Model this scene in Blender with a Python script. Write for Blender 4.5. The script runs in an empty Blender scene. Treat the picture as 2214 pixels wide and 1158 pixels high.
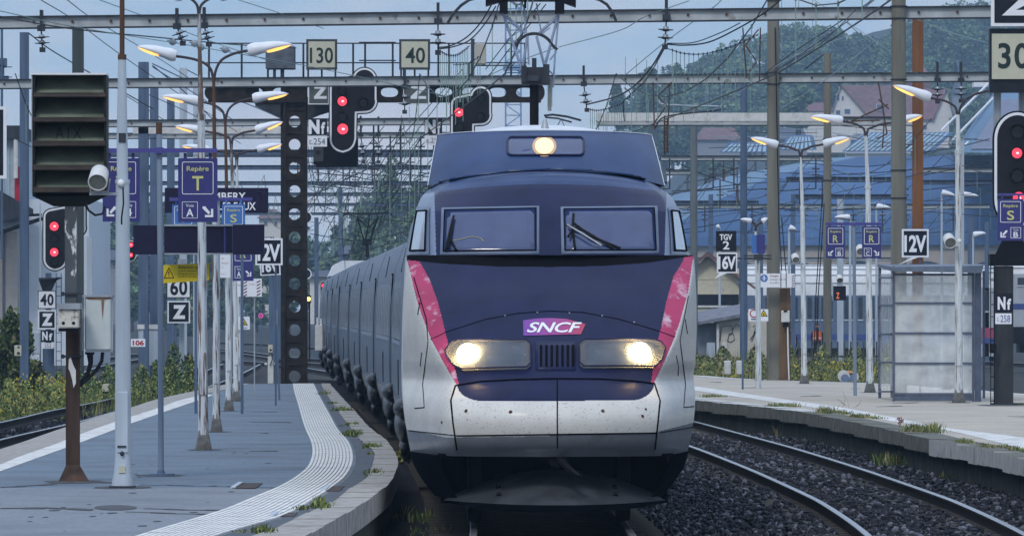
import bpy, bmesh, math, random
import numpy as np
from mathutils import Vector, Matrix

random.seed(7)
RNG = np.random.default_rng(7)
SC = bpy.context.scene
COL = SC.collection
R = math.radians

# ------------------------------------------------------------------ camera
# the photograph is 2214 x 1158; F is the focal length in its pixels, HY its horizon row
W0, H0, F, CX, HY, CZ = 2214.0, 1158.0, 16125.0, 1107.0, 665.0, 2.24
cam_d = bpy.data.cameras.new("camera")
cam = bpy.data.objects.new("camera", cam_d); COL.objects.link(cam)
cam.location = (0, 0, CZ); cam.rotation_euler = (R(90), 0, 0)
cam_d.sensor_width = 36.0; cam_d.lens = 36.0 * F / W0
cam_d.shift_y = (HY - H0 / 2) / W0
cam_d.clip_start = 1.0; cam_d.clip_end = 9000.0
SC.camera = cam

# ------------------------------------------------------------------ light
SUN_EL, SUN_AZ = 42.0, 200.0           # azimuth from +Y clockwise
EXPOSURE = 0.15
HAZE = 0.0002
world = bpy.data.worlds.new("World"); SC.world = world; world.use_nodes = True
nt = world.node_tree; nt.nodes.clear()
def wn(t, **k):
    n = nt.nodes.new(t)
    for a, b in k.items(): setattr(n, a, b)
    return n
out = wn('ShaderNodeOutputWorld'); bg1 = wn('ShaderNodeBackground'); bg2 = wn('ShaderNodeBackground'); mixs = wn('ShaderNodeMixShader')
sky = wn('ShaderNodeTexSky', sky_type='NISHITA', sun_disc=False, sun_elevation=R(SUN_EL), sun_rotation=R(SUN_AZ), altitude=300, air_density=1.2, dust_density=1.5, ozone_density=4.0)
nt.links.new(sky.outputs[0], bg1.inputs[0]); bg1.inputs[1].default_value = 0.10
tc = wn('ShaderNodeTexCoord'); sep = wn('ShaderNodeSeparateXYZ'); nt.links.new(tc.outputs['Generated'], sep.inputs[0])
ramp = wn('ShaderNodeValToRGB'); nt.links.new(sep.outputs['Z'], ramp.inputs[0])
cr = ramp.color_ramp
cr.elements[0].position = 0.0; cr.elements[0].color = (0.46, 0.60, 0.78, 1)
cr.elements[1].position = 1.0; cr.elements[1].color = (1.22, 1.50, 1.95, 1)
e = cr.elements.new(0.045); e.color = (0.36, 0.53, 0.75, 1)
e = cr.elements.new(0.30); e.color = (0.56, 0.75, 1.02, 1)
# overcast cloud: soft pale bands, a little pink where the cloud is thin
mp = wn('ShaderNodeMapping'); mp.inputs['Scale'].default_value = (9, 9, 30); nt.links.new(tc.outputs['Generated'], mp.inputs[0])
nz = wn('ShaderNodeTexNoise'); nz.inputs['Scale'].default_value = 2.2; nz.inputs['Detail'].default_value = 8; nz.inputs['Roughness'].default_value = 0.6
nt.links.new(mp.outputs[0], nz.inputs[0])
r2 = wn('ShaderNodeValToRGB'); r2.color_ramp.elements[0].position = 0.40; r2.color_ramp.elements[1].position = 0.66
nt.links.new(nz.outputs[0], r2.inputs[0])
mc = wn('ShaderNodeMix', data_type='RGBA'); mc.inputs[7].default_value = (0.74, 0.68, 0.74, 1)
mm = wn('ShaderNodeMath', operation='MULTIPLY'); mm.inputs[1].default_value = 0.7
nt.links.new(r2.outputs[0], mm.inputs[0]); nt.links.new(mm.outputs[0], mc.inputs[0]); nt.links.new(ramp.outputs[0], mc.inputs[6])
nt.links.new(mc.outputs[2], bg2.inputs[0]); bg2.inputs[1].default_value = 0.95
mixs.inputs[0].default_value = 0.8
nt.links.new(bg1.outputs[0], mixs.inputs[1]); nt.links.new(bg2.outputs[0], mixs.inputs[2]); nt.links.new(mixs.outputs[0], out.inputs[0])

sun_d = bpy.data.lights.new("sun", 'SUN'); sun_d.energy = 1.1; sun_d.angle = R(12); sun_d.color = (1.0, 0.95, 0.88)
sun = bpy.data.objects.new("sun", sun_d); COL.objects.link(sun)
_sd = Vector((math.sin(R(SUN_AZ)) * math.cos(R(SUN_EL)), math.cos(R(SUN_AZ)) * math.cos(R(SUN_EL)), math.sin(R(SUN_EL))))
sun.rotation_euler = (-_sd).to_track_quat('-Z', 'Y').to_euler()
SC.view_settings.view_transform = 'Standard'; SC.view_settings.look = 'None'
SC.view_settings.gamma = 1.0; SC.view_settings.exposure = EXPOSURE
SC.view_settings.use_curve_mapping = False
SC.cycles.use_denoising = True
SC.cycles.max_bounces = 6; SC.cycles.volume_bounces = 1; SC.cycles.transparent_max_bounces = 12

# ------------------------------------------------------------------ pixel <-> world
def X(px, d): return (px - CX) / F * d
def Z(py, d): return CZ - (py - HY) / F * d
def P(px, py, d): return Vector((X(px, d), d, Z(py, d)))
def S(n, d): return n * d / F
PLZ = 0.38                                           # platform level above the rail heads
def dP(py, z=PLZ): return F * (CZ - z) / (py - HY)   # distance of a point of level z seen in row py
def interp(tab, x):
    """Catmull-like monotone-ish interpolation of rows (x, a, b, ...)"""
    if x <= tab[0][0]: return tab[0][1:]
    if x >= tab[-1][0]: return tab[-1][1:]
    for i in range(len(tab) - 1):
        a, b = tab[i], tab[i + 1]
        if a[0] <= x <= b[0]:
            t = (x - a[0]) / (b[0] - a[0]); h = b[0] - a[0]
            res = []
            for k in range(1, len(a)):
                m = (b[k] - a[k]) / h
                m0 = m if i == 0 else (m + (a[k] - tab[i-1][k]) / (a[0] - tab[i-1][0])) / 2
                m1 = m if i + 2 >= len(tab) else (m + (tab[i+2][k] - b[k]) / (tab[i+2][0] - b[0])) / 2
                res.append((2*t**3-3*t*t+1)*a[k] + (t**3-2*t*t+t)*h*m0 + (-2*t**3+3*t*t)*b[k] + (t**3-t*t)*h*m1)
            return res

# ------------------------------------------------------------------ materials
def srgb(r, g, b):
    f = lambda c: (c/255/12.92) if c/255 <= 0.04045 else ((c/255+0.055)/1.055)**2.4
    return (f(r), f(g), f(b))
MATS = {}
def M(name, col, rough=0.6, metal=0.0, var=0.18, scale=6.0, bump=0.0, col2=None, amount=0.5, soft=0.08, stretch=1.0,
      coat=0.0, emit=None, estr=0.0, spec=None, scale2=None, detail=6.0):
    """Procedural surface: noisy base colour, optional second colour (rust, dirt, flaking paint) in noise patches."""
    if name in MATS: return MATS[name]
    m = bpy.data.materials.new(name); m.use_nodes = True; MATS[name] = m
    t = m.node_tree; b = t.nodes['Principled BSDF']
    b.inputs['Roughness'].default_value = rough; b.inputs['Metallic'].default_value = metal
    b.inputs['Coat Weight'].default_value = coat; b.inputs['Coat Roughness'].default_value = 0.12
    b.inputs['Specular IOR Level'].default_value = (0.5 if rough < .45 or metal else .16) if spec is None else spec
    tc = t.nodes.new('ShaderNodeTexCoord'); mp = t.nodes.new('ShaderNodeMapping')
    mp.inputs['Scale'].default_value = (1, 1, 1 / stretch)
    t.links.new(tc.outputs['Object'], mp.inputs[0])
    n = t.nodes.new('ShaderNodeTexNoise'); n.inputs['Scale'].default_value = scale; n.inputs['Detail'].default_value = detail
    t.links.new(mp.outputs[0], n.inputs[0])
    mx = t.nodes.new('ShaderNodeMix'); mx.data_type = 'RGBA'
    mx.inputs[6].default_value = (*[max(0, c*(1-var)) for c in col], 1); mx.inputs[7].default_value = (*[min(1, c*(1+var)) for c in col], 1)
    rr = t.nodes.new('ShaderNodeMapRange'); rr.inputs[1].default_value = 0.3; rr.inputs[2].default_value = 0.7
    t.links.new(n.outputs[0], rr.inputs[0]); t.links.new(rr.outputs[0], mx.inputs[0])
    last = mx.outputs[2]
    if col2 is not None:
        n2 = t.nodes.new('ShaderNodeTexNoise'); n2.inputs['Scale'].default_value = scale2 or scale*0.7; n2.inputs['Detail'].default_value = 8; n2.inputs['Roughness'].default_value = 0.65
        t.links.new(mp.outputs[0], n2.inputs[0])
        r2 = t.nodes.new('ShaderNodeMapRange'); r2.inputs[1].default_value = 1-amount-soft; r2.inputs[2].default_value = 1-amount+soft
        t.links.new(n2.outputs[0], r2.inputs[0])
        m2 = t.nodes.new('ShaderNodeMix'); m2.data_type = 'RGBA'; m2.inputs[7].default_value = (*col2, 1)
        t.links.new(r2.outputs[0], m2.inputs[0]); t.links.new(last, m2.inputs[6]); last = m2.outputs[2]
    t.links.new(last, b.inputs['Base Color'])
    if bump:
        bp = t.nodes.new('ShaderNodeBump'); bp.inputs['Strength'].default_value = bump; bp.inputs['Distance'].default_value = 0.02
        t.links.new(n.outputs[0], bp.inputs['Height']); t.links.new(bp.outputs[0], b.inputs['Normal'])
    if emit is not None:
        b.inputs['Emission Color'].default_value = (*emit, 1); b.inputs['Emission Strength'].default_value = estr
    return m
def G(name, col, alpha, rough=0.05, trans=0.0):
    """Thin glass: part is seen through, part (trans) scatters light that falls on its back, the rest is a glossy film."""
    if name in MATS: return MATS[name]
    m = bpy.data.materials.new(name); m.use_nodes = True; MATS[name] = m
    t = m.node_tree; b = t.nodes['Principled BSDF']; o = t.nodes['Material Output']
    n = t.nodes.new('ShaderNodeTexNoise'); n.inputs['Scale'].default_value = 2.5; n.inputs['Detail'].default_value = 6
    tc = t.nodes.new('ShaderNodeTexCoord'); t.links.new(tc.outputs['Object'], n.inputs[0])
    mr = t.nodes.new('ShaderNodeMapRange'); mr.inputs[1].default_value = .3; mr.inputs[2].default_value = .7
    mr.inputs[3].default_value = max(0, alpha-.13); mr.inputs[4].default_value = min(1, alpha+.13)
    t.links.new(n.outputs[0], mr.inputs[0]); t.links.new(mr.outputs[0], b.inputs['Alpha'])
    b.inputs['Base Color'].default_value = (*col, 1); b.inputs['Roughness'].default_value = rough
    if trans:
        tr = t.nodes.new('ShaderNodeBsdfTranslucent'); tr.inputs[0].default_value = (*col, 1); mx = t.nodes.new('ShaderNodeMixShader'); mx.inputs[0].default_value = trans
        t.links.new(b.outputs[0], mx.inputs[1]); t.links.new(tr.outputs[0], mx.inputs[2]); t.links.new(mx.outputs[0], o.inputs['Surface'])
    return m

# ------------------------------------------------------------------ mesh building
ORG = {}
class MB:
    def __init__(s): s.v = []; s.f = []; s.m = []; s.sm = []
    def add(s, vs, fs, mi=0, smooth=False):
        o = len(s.v); s.v += [tuple(p) for p in vs]
        for q in fs: s.f.append(tuple(i + o for i in q)); s.m.append(mi); s.sm.append(smooth)
    def box(s, c, sz, rz=0.0, mi=0, rx=0.0, ry=0.0):
        hx, hy, hz = sz[0]/2, sz[1]/2, sz[2]/2
        vs = [Vector((x, y, z)) for x in (-hx, hx) for y in (-hy, hy) for z in (-hz, hz)]
        if rz or rx or ry:
            m = Matrix.Rotation(rz, 3, 'Z') @ Matrix.Rotation(ry, 3, 'Y') @ Matrix.Rotation(rx, 3, 'X'); vs = [m @ p for p in vs]
        c = Vector(c); vs = [p + c for p in vs]
        s.add(vs, [(0,1,3,2),(4,6,7,5),(0,4,5,1),(2,3,7,6),(0,2,6,4),(1,5,7,3)], mi)
    def bbox(s, x0, x1, y0, y1, z0, z1, mi=0):
        s.box(((x0+x1)/2, (y0+y1)/2, (z0+z1)/2), (abs(x1-x0), abs(y1-y0), abs(z1-z0)), 0, mi)
    def bevbox(s, x0, x1, y0, y1, z0, z1, b, mi=0):
        poly = [(x0+b,z0),(x1-b,z0),(x1,z0+b),(x1,z1-b),(x1-b,z1),(x0+b,z1),(x0,z1-b),(x0,z0+b)]
        s.prism(poly, y0+b, y1, mi)
        inner = [(x0+b,z0+b),(x1-b,z0+b),(x1-b,z1-b),(x0+b,z1-b)]
        vs = [(a, y0+b, c) for a, c in poly] + [(a, y0, c) for a, c in inner]
        s.add(vs, [(8,9,10,11),(0,1,9,8),(1,2,9),(2,3,10,9),(3,4,10),(4,5,11,10),(5,6,11),(6,7,8,11),(7,0,8)], mi)
    def cyl(s, p0, p1, r0, r1=None, n=10, mi=0, caps=True):
        r1 = r0 if r1 is None else r1
        s.tube([p0, p1], [r0, r1], n, mi, caps)
    def tube(s, pts, rad, n=8, mi=0, caps=True, sq=None):
        pts = [Vector(p) for p in pts]
        if not isinstance(rad, (list, tuple)): rad = [rad]*len(pts)
        rings = []; up0 = None
        for i, p in enumerate(pts):
            t = (pts[min(i+1, len(pts)-1)] - pts[max(i-1, 0)])
            t = t.normalized() if t.length > 1e-9 else Vector((0,0,1))
            if up0 is None:
                up0 = Vector((0,1,0)) if abs(t.y) < 0.9 else Vector((0,0,1))
            a = t.cross(up0)
            if a.length < 1e-6: a = t.cross(Vector((1,0,0)))
            a.normalize(); b = a.cross(t).normalized(); up0 = b
            rings.append([p + (a*math.cos(2*math.pi*(k+.5)/n) + b*math.sin(2*math.pi*(k+.5)/n))*rad[i] for k in range(n)])
        vs = [q for r in rings for q in r]; fs = []
        for i in range(len(rings)-1):
            for k in range(n):
                k2 = (k+1) % n; fs.append((i*n+k, i*n+k2, (i+1)*n+k2, (i+1)*n+k))
        s.add(vs, fs, mi, n > 5)
        if caps:
            s.add(rings[0], [tuple(range(n))[::-1]], mi); s.add(rings[-1], [tuple(range(n))], mi)
    def prism(s, poly, y0, y1, mi=0, back=True):
        """polygon of (x, z) facing -Y at y0, extruded to y1"""
        n = len(poly)
        s.add([(x, y0, z) for x, z in poly], [tuple(range(n))], mi)
        if back: s.add([(x, y1, z) for x, z in poly], [tuple(range(n))[::-1]], mi)
        s.add([(x, y0, z) for x, z in poly] + [(x, y1, z) for x, z in poly], [(k, n+k, n+(k+1) % n, (k+1) % n) for k in range(n)], mi)
    def ell(s, c, r, nu=12, nv=8, mi=0, v0=-90, v1=90):
        vs = []; fs = []
        for j in range(nv+1):
            la = R(v0 + (v1-v0)*j/nv)
            for i in range(nu):
                lo = 2*math.pi*i/nu
                vs.append((c[0]+r[0]*math.cos(la)*math.cos(lo), c[1]+r[1]*math.cos(la)*math.sin(lo), c[2]+r[2]*math.sin(la)))
        for j in range(nv):
            for i in range(nu):
                i2 = (i+1) % nu; fs.append((j*nu+i, j*nu+i2, (j+1)*nu+i2, (j+1)*nu+i))
        s.add(vs, fs, mi, True)
    def grid(s, fn, nu, nv, mi=0, smooth=True, mfn=None):
        """fn(i/nu, j/nv) -> point"""
        vs = [fn(i/nu, j/nv) for j in range(nv+1) for i in range(nu+1)]
        o = len(s.v); s.v += [tuple(p) for p in vs]
        for j in range(nv):
            for i in range(nu):
                a = j*(nu+1)+i; q = (a, a+1, a+nu+2, a+nu+1)
                s.f.append(tuple(k+o for k in q)); s.sm.append(smooth)
                if mfn:
                    c = (Vector(vs[q[0]]) + Vector(vs[q[1]]) + Vector(vs[q[2]]) + Vector(vs[q[3]]))/4; s.m.append(mfn(c))
                else: s.m.append(mi)
    def build(s, name, mat, parent=None, org=None, label=None, cat=None, group=None, kind=None):
        mats = mat if isinstance(mat, (list, tuple)) else [mat]
        if parent is not None: o = ORG[parent]
        elif org is not None: o = Vector(org)
        else:
            a = np.array(s.v); o = Vector((float((a[:,0].min()+a[:,0].max())/2), float((a[:,1].min()+a[:,1].max())/2), float(a[:,2].min())))
        me = bpy.data.meshes.new(name)
        me.from_pydata([(x-o.x, y-o.y, z-o.z) for x, y, z in s.v], [], s.f)
        for m in mats: me.materials.append(m)
        me.polygons.foreach_set('material_index', s.m); me.polygons.foreach_set('use_smooth', s.sm)
        me.update()
        ob = bpy.data.objects.new(name, me); COL.objects.link(ob); ORG[ob] = o
        if parent is not None: ob.parent = parent
        else: ob.location = o
        tag(ob, label, cat, group, kind)
        return ob
def tag(o, label=None, cat=None, group=None, kind=None):
    if label: o['label'] = label
    if cat: o['category'] = cat
    if group: o['group'] = group
    if kind: o['kind'] = kind
    return o
def thing(name, loc, label, cat, group=None):
    o = bpy.data.objects.new(name, None); COL.objects.link(o); o.location = loc; o.empty_display_size = 0.2
    ORG[o] = Vector(loc); return tag(o, label, cat, group)
def text_mesh(body, bold=0.0, shear=0.0, spacing=1.0):
    cu = bpy.data.curves.new('lettering', 'FONT'); cu.body = body; cu.offset = bold; cu.shear = shear; cu.space_character = spacing; cu.resolution_u = 4
    ob = bpy.data.objects.new('lettering_tmp', cu); COL.objects.link(ob)
    dg = bpy.context.evaluated_depsgraph_get(); dg.update()
    me = ob.evaluated_get(dg).to_mesh()
    vs = [tuple(v.co) for v in me.vertices]; fs = [tuple(p.vertices) for p in me.polygons]
    ob.evaluated_get(dg).to_mesh_clear(); bpy.data.objects.remove(ob); bpy.data.curves.remove(cu)
    return vs, fs
def letters(mb, body, x0, y0, x1, y1, d, mi=0, bold=0.0, shear=0.0, spacing=1.0, th=0.006):
    """text fitted to the photo box x0..x1, y0..y1 on a board at distance d, standing th in front of it"""
    vs, fs = text_mesh(body, bold, shear, spacing)
    a = np.array(vs); lo = a.min(0); hi = a.max(0)
    X0, X1, Z0, Z1 = X(x0, d), X(x1, d), Z(y1, d), Z(y0, d)
    f = lambda p: (X0 + (p[0]-lo[0])/(hi[0]-lo[0])*(X1-X0), Z0 + (p[1]-lo[1])/(hi[1]-lo[1])*(Z1-Z0))
    q = [f(p) for p in vs]
    mb.add([(x, d-th, z) for x, z in q], fs, mi)
def poly_px(pts, d): return [(X(a, d), Z(b, d)) for a, b in pts]
def arc(cx, cy, r, a0, a1, n=8, ry=None):
    ry = r if ry is None else ry
    return [(cx + r*math.cos(R(a0+(a1-a0)*k/n)), cy + ry*math.sin(R(a0+(a1-a0)*k/n))) for k in range(n+1)]
def offset_poly(p, o):
    n = len(p); area = sum(p[i][0]*p[(i+1) % n][1]-p[(i+1) % n][0]*p[i][1] for i in range(n)); sg = 1 if area > 0 else -1
    res = []
    for i in range(n):
        a, b, c = p[i-1], p[i], p[(i+1) % n]
        e1 = Vector((b[0]-a[0], b[1]-a[1])); e2 = Vector((c[0]-b[0], c[1]-b[1]))
        if e1.length < 1e-9 or e2.length < 1e-9: e = (e1 if e1.length > e2.length else e2).normalized(); nn = Vector((e.y, -e.x))
        else:
            e1.normalize(); e2.normalize(); n1 = Vector((e1.y, -e1.x)); n2 = Vector((e2.y, -e2.x)); nn = n1+n2
            nn = nn.normalized()/max(0.5, math.cos(n1.angle(n2)/2)) if nn.length > 1e-6 else n1
        res.append((b[0]+nn.x*o*sg, b[1]+nn.y*o*sg))
    return res
def inside(p, poly):
    c = False; x, y = p; n = len(poly); j = n-1
    for i in range(n):
        a, b = poly[i], poly[j]
        if (a[1] > y) != (b[1] > y) and x < (b[0]-a[0])*(y-a[1])/(b[1]-a[1])+a[0]: c = not c
        j = i
    return c
def rrect(x0, y0, x1, y1, r, n=4):
    return arc(x1-r, y0+r, r, -90, 0, n) + arc(x1-r, y1-r, r, 0, 90, n) + arc(x0+r, y1-r, r, 90, 180, n) + arc(x0+r, y0+r, r, 180, 270, n)

# shared surfaces
RUST = srgb(96, 58, 34)
m_black = M('black_paint', (0.005, 0.005, 0.008), 0.6, var=.3, spec=.12)
m_white = M('white_paint', (0.72, 0.72, 0.72), 0.45, var=.06)
m_dirtywhite = M('dirty_white', (0.60, 0.60, 0.58), 0.55, var=.1, col2=(.33,.3,.26), amount=.3, soft=.15)
m_cream = M('cream_enamel', (0.50, 0.49, 0.38), 0.5, var=.06, col2=(.35,.3,.2), amount=.25, soft=.15)
m_galv = M('galvanised_steel', (0.30, 0.33, 0.36), 0.5, metal=.3, var=.2, stretch=6, scale=10)
m_bluesteel = M('blue_grey_steel', (0.085, 0.125, 0.195), 0.55, var=.25, stretch=8, scale=6)
m_lightsteel = M('light_blue_steel', (0.40, 0.46, 0.52), 0.5, var=.15, stretch=8, scale=6)
m_darksteel = M('dark_steel', (0.035, 0.04, 0.05), 0.55, var=.3, stretch=6)
m_greensteel = M('dark_green_steel', (0.05, 0.06, 0.06), 0.6, var=.25, stretch=10, scale=6)
m_rust = M('rusty_steel', (0.09, 0.05, 0.032), 0.85, var=.45, stretch=6, scale=7, bump=.3)
m_brownsteel = M('brown_riveted_steel', (0.021, 0.017, 0.016), 0.75, var=.4, col2=(.075,.042,.026), amount=.36, soft=.1, scale=5)
m_beam = M('painted_beam', (0.42, 0.45, 0.46), 0.55, var=.2, col2=(.16,.11,.07), amount=.33, soft=.05, scale=2.5, scale2=1.6)
m_peel = M('peeling_lamp_paint', (0.52, 0.57, 0.60), 0.6, var=.12, col2=RUST, amount=.455, soft=.05, stretch=20, scale=34, scale2=30)
m_peel2 = M('peeling_lamp_paint_pale', (0.58, 0.62, 0.63), 0.6, var=.12, col2=(.16,.10,.07), amount=.42, soft=.05, stretch=18, scale=34, scale2=28)
m_concrete = M('concrete_pole', (0.185, 0.18, 0.15), 0.85, var=.25, col2=(.14,.105,.065), amount=.36, soft=.15, stretch=14, scale=5)
m_cable = M('black_cable', (0.012, 0.013, 0.018), 0.5)
m_copper = M('aged_copper_wire', (0.20, 0.30, 0.27), 0.6)
m_ins = M('brown_insulator', (0.05, 0.045, 0.06), 0.25)
m_insglass = M('grey_insulator', (0.25, 0.28, 0.33), 0.2)
m_navy = M('navy_sign_enamel', (0.045, 0.045, 0.17), 0.45, var=.06)
m_bluesign = M('blue_sign_enamel', (0.06, 0.16, 0.42), 0.45, var=.06)
m_darknavy = M('dark_violet_panel', (0.012, 0.010, 0.035), 0.5, var=.1)
m_signwhite = M('sign_white', (0.75, 0.77, 0.80), 0.5, var=.03)
m_signyellow = M('sign_pale_yellow', (0.55, 0.55, 0.22), 0.5, var=.03)
m_signblack = M('sign_black', (0.010, 0.012, 0.022), 0.5, var=.1)
m_yellow = M('yellow_board', (0.62, 0.47, 0.02), 0.5, var=.05)
m_red = M('red_paint', (0.38, 0.02, 0.04), 0.5, var=.1)
m_lampwhite = M('lamp_cover_white', (0.68, 0.70, 0.74), 0.35, var=.06)
m_sodium = M('sodium_tube', (0.9, 0.6, 0.2), 0.4, emit=(1.0, 0.50, 0.12), estr=1.6)
m_redlight = M('red_signal_lens', (0.5, 0.02, 0.04), 0.3, emit=(1.0, 0.05, 0.09), estr=1.6)
m_redhot = M('red_signal_filament', (0.8, 0.3, 0.3), 0.3, emit=(1.0, 0.45, 0.45), estr=2.0)
m_lensoff = M('dark_lens', (0.004, 0.004, 0.006), 0.25)
# ================================================================== THE TRAIN
TRK = [(20,-1.6),(30,-.95),(45,-.1),(55,.2),(65,.37),(75,.40),(85,.30),(97,.06),(116,-.42),(134,-1.0),(153,-1.65),(172,-2.3),(190,-2.95),
       (209,-3.6),(228,-4.2),(246,-4.8),(300,-6.4),(400,-9.2),(600,-15),(900,-24)]
def trk(y, off=0.0):
    x = interp(TRK, y)[0]; s = (interp(TRK, y+1)[0]-interp(TRK, y-1)[0])/2
    return x + off*math.sqrt(1+s*s)
D0, XT, YAW = 75.0, 0.445, 0.018            # nose tip
VB = Vector((-YAW, 1, 0)).normalized(); VU = Vector((VB.y, -VB.x, 0))
def LW(u, v, z): return Vector((XT, D0, z)) + VU*u + VB*v
def to_px(p): return (CX + p[0]*F/p[1], HY - (p[2]-CZ)*F/p[1])
# rows of the lower nose: z, depth of the centre line, half width of the front face, half width of the body
NOSE = [(.74,.20,.99,1.45),(.85,.07,1.01,1.47),(1.0,.0,1.03,1.495),(1.15,.0,1.05,1.515),(1.31,.10,1.045,1.53),(1.40,.20,1.02,1.534),(1.5,.33,1.0,1.534),
        (1.7,.55,1.12,1.534),(1.93,.85,1.24,1.53),(2.12,1.10,1.31,1.525),(2.36,1.45,1.39,1.515),(2.55,1.75,1.44,1.505),(2.785,2.10,1.478,1.492)]
CAB = [(2.72,2.28,1.20,1.495),(2.80,2.36,1.205,1.485),(3.05,2.66,1.215,1.435),(3.28,2.95,1.215,1.386),(3.42,3.15,1.20,1.36),(3.52,3.30,1.16,1.33),(3.60,3.45,1.08,1.27),(3.66,3.62,.98,1.17),(3.685,3.85,.9,1.08)]
def row_pt(tab, z, x, ext=0.0):
    """depth behind the tip of the surface at half width |x|"""
    yc, xc, w = interp(tab, z); ax = abs(x)
    b = .34 if tab is NOSE else .20
    if ax <= xc: return yc + b*(ax/xc)**2.6
    t = (ax-xc)/max(1e-4, w-xc)
    return yc + b + (w-xc)*(5.5 if tab is NOSE else 4.2)*min(t, 1)**1.5
def warp(tab, z, u):
    if tab is NOSE: return 0.0
    k = .13*min(1, max(0, (z-3.25)/.35)); return -k*(u/1.3)**2
def surf(tab, u, z):
    z0 = z
    for _ in range(4): z0 = z - warp(tab, z0, u)
    return row_pt(tab, min(max(z0, tab[0][0]), tab[-1][0]), u)
def npt(tab, px, py, off=0.0):
    """point of the nose surface seen at a place of the photograph, lifted off along the surface normal"""
    v = 1.0
    for _ in range(14):
        d = D0 + v; x = X(px, d); z = Z(py, d); u = x - XT + YAW*v
        v = .5*v + .5*surf(tab, u, z)
    e = .01
    if off:
        du = (surf(tab, u+e, z)-surf(tab, u-e, z))/(2*e); dz = (surf(tab, u, z+e)-surf(tab, u, z-e))/(2*e)
        n = Vector((du, -1, dz)).normalized()*off
        return LW(u+n.x, v+n.y, z+n.z)
    return LW(u, v, z)
def px_path(pts, step=14):
    res = []
    for a, b in zip(pts[:-1], pts[1:]):
        n = max(1, int(math.hypot(b[0]-a[0], b[1]-a[1])/step))
        res += [(a[0]+(b[0]-a[0])*k/n, a[1]+(b[1]-a[1])*k/n) for k in range(n)]
    return res + [pts[-1]]
def patch(mb, tab, poly, off, mi=0, rings=6, step=10, edge=True, centre=None):
    """a convex patch of the photograph laid on the nose surface"""
    p = px_path(poly + [poly[0]], step)[:-1]; n = len(p)
    c = centre or (sum(q[0] for q in p)/n, sum(q[1] for q in p)/n)
    vs = [npt(tab, c[0], c[1], off)]
    for r in range(1, rings+1):
        for q in p: vs.append(npt(tab, c[0]+(q[0]-c[0])*r/rings, c[1]+(q[1]-c[1])*r/rings, off))
    fs = [(0, 1+k, 1+(k+1) % n) for k in range(n)]
    for r in range(rings-1):
        for k in range(n):
            a = 1+r*n; b = a+n; fs.append((a+k, b+k, b+(k+1) % n, a+(k+1) % n))
    if edge:
        o = len(vs); vs += [npt(tab, q[0], q[1], -.03) for q in p]; a = 1+(rings-1)*n
        fs += [(a+k, o+k, o+(k+1) % n, a+(k+1) % n) for k in range(n)]
    mb.add(vs, fs, mi, True)
def seam(mb, tab, pts, r, off=0.0, mi=0): mb.tube([npt(tab, a, b, off) for a, b in px_path(pts, 12)], r, 5, mi)
def gloss(name, col, rough, coat, var=.1, **k): return M(name, col, rough, coat=coat, var=var, **k)

t_navy = gloss('train_navy_paint', (.0085, .0125, .052), .26, .0, .3, scale=3, col2=(.016,.020,.058), amount=.40, soft=.25, spec=.14)
t_white = gloss('train_white_paint', (.60, .585, .545), .45, .1, .07, scale=3, col2=(.12,.115,.105), amount=.365, soft=.06, scale2=48)
t_grey = gloss('train_grey_paint', (.15, .16, .18), .45, .25, .12, scale=4, col2=(.06,.06,.06), amount=.32, soft=.1)
t_pink = gloss('train_magenta_stripe', (.36, .035, .105), .45, .1, .22, scale=2.2, col2=(.56,.38,.46), amount=.40, soft=.05, scale2=3.4)
t_black = gloss('train_black_rubber_and_shade', (.003, .003, .005), .8, 0, .1, spec=.05)
t_skirt = gloss('train_dark_skirt', (.004, .005, .008), .9, 0, .3, spec=.0)
t_roof = gloss('train_roof_fairing', (.018, .044, .125), .34, .0, .2, scale=2.5, col2=(.045,.07,.14), amount=.33, soft=.2, spec=.22)
t_roofwhite = gloss('train_roof_pale', (.66, .69, .72), .45, .2, .08)
t_side = gloss('train_side_grey', (.036, .064, .118), .40, .1, .14, scale=2.0, col2=(.06,.08,.12), amount=.35, soft=.2)
t_post = gloss('train_window_post', (.20,.25,.32), .45, .1)
t_bogie = gloss('train_bogie_cover', (.010,.012,.016), .38, 0, .25, spec=.35)
t_band = gloss('train_window_band', (.016, .020, .030), .25, .4, .15)
t_glass = gloss('train_glass', (.030, .046, .125), .10, 0, .1, spec=.7)
t_glassbright = gloss('train_side_glass_sky_reflection', (.40, .45, .52), .05, .6, .05)  # sky reflection put into the pale base colour of the side panes
t_frame = gloss('train_window_frame', (.12, .16, .25), .4, .3, .15)
t_lens = G('train_lamp_cover', (.30, .325, .36), .18, .08, .34)
t_refl = M('train_lamp_reflector', (.08, .12, .18), .35, metal=.35, var=.3, scale=5)
t_lamp = M('train_headlight_bulb', (1, .9, .7), .3, emit=(1.0, .64, .25), estr=65)
t_lamptop = M('train_top_lamp', (.3, .25, .2), .3, emit=(1.0, .70, .32), estr=1.15, var=.3, scale=30)
t_plough = M('train_plough_metal', (.22, .24, .27), .30, metal=.75, var=.3, scale=3, col2=(.05,.05,.05), amount=.35, soft=.2)

train = thing('high_speed_train', (XT, D0, 0), 'navy and white high speed train with lit headlights filling the centre track', 'train')
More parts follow.
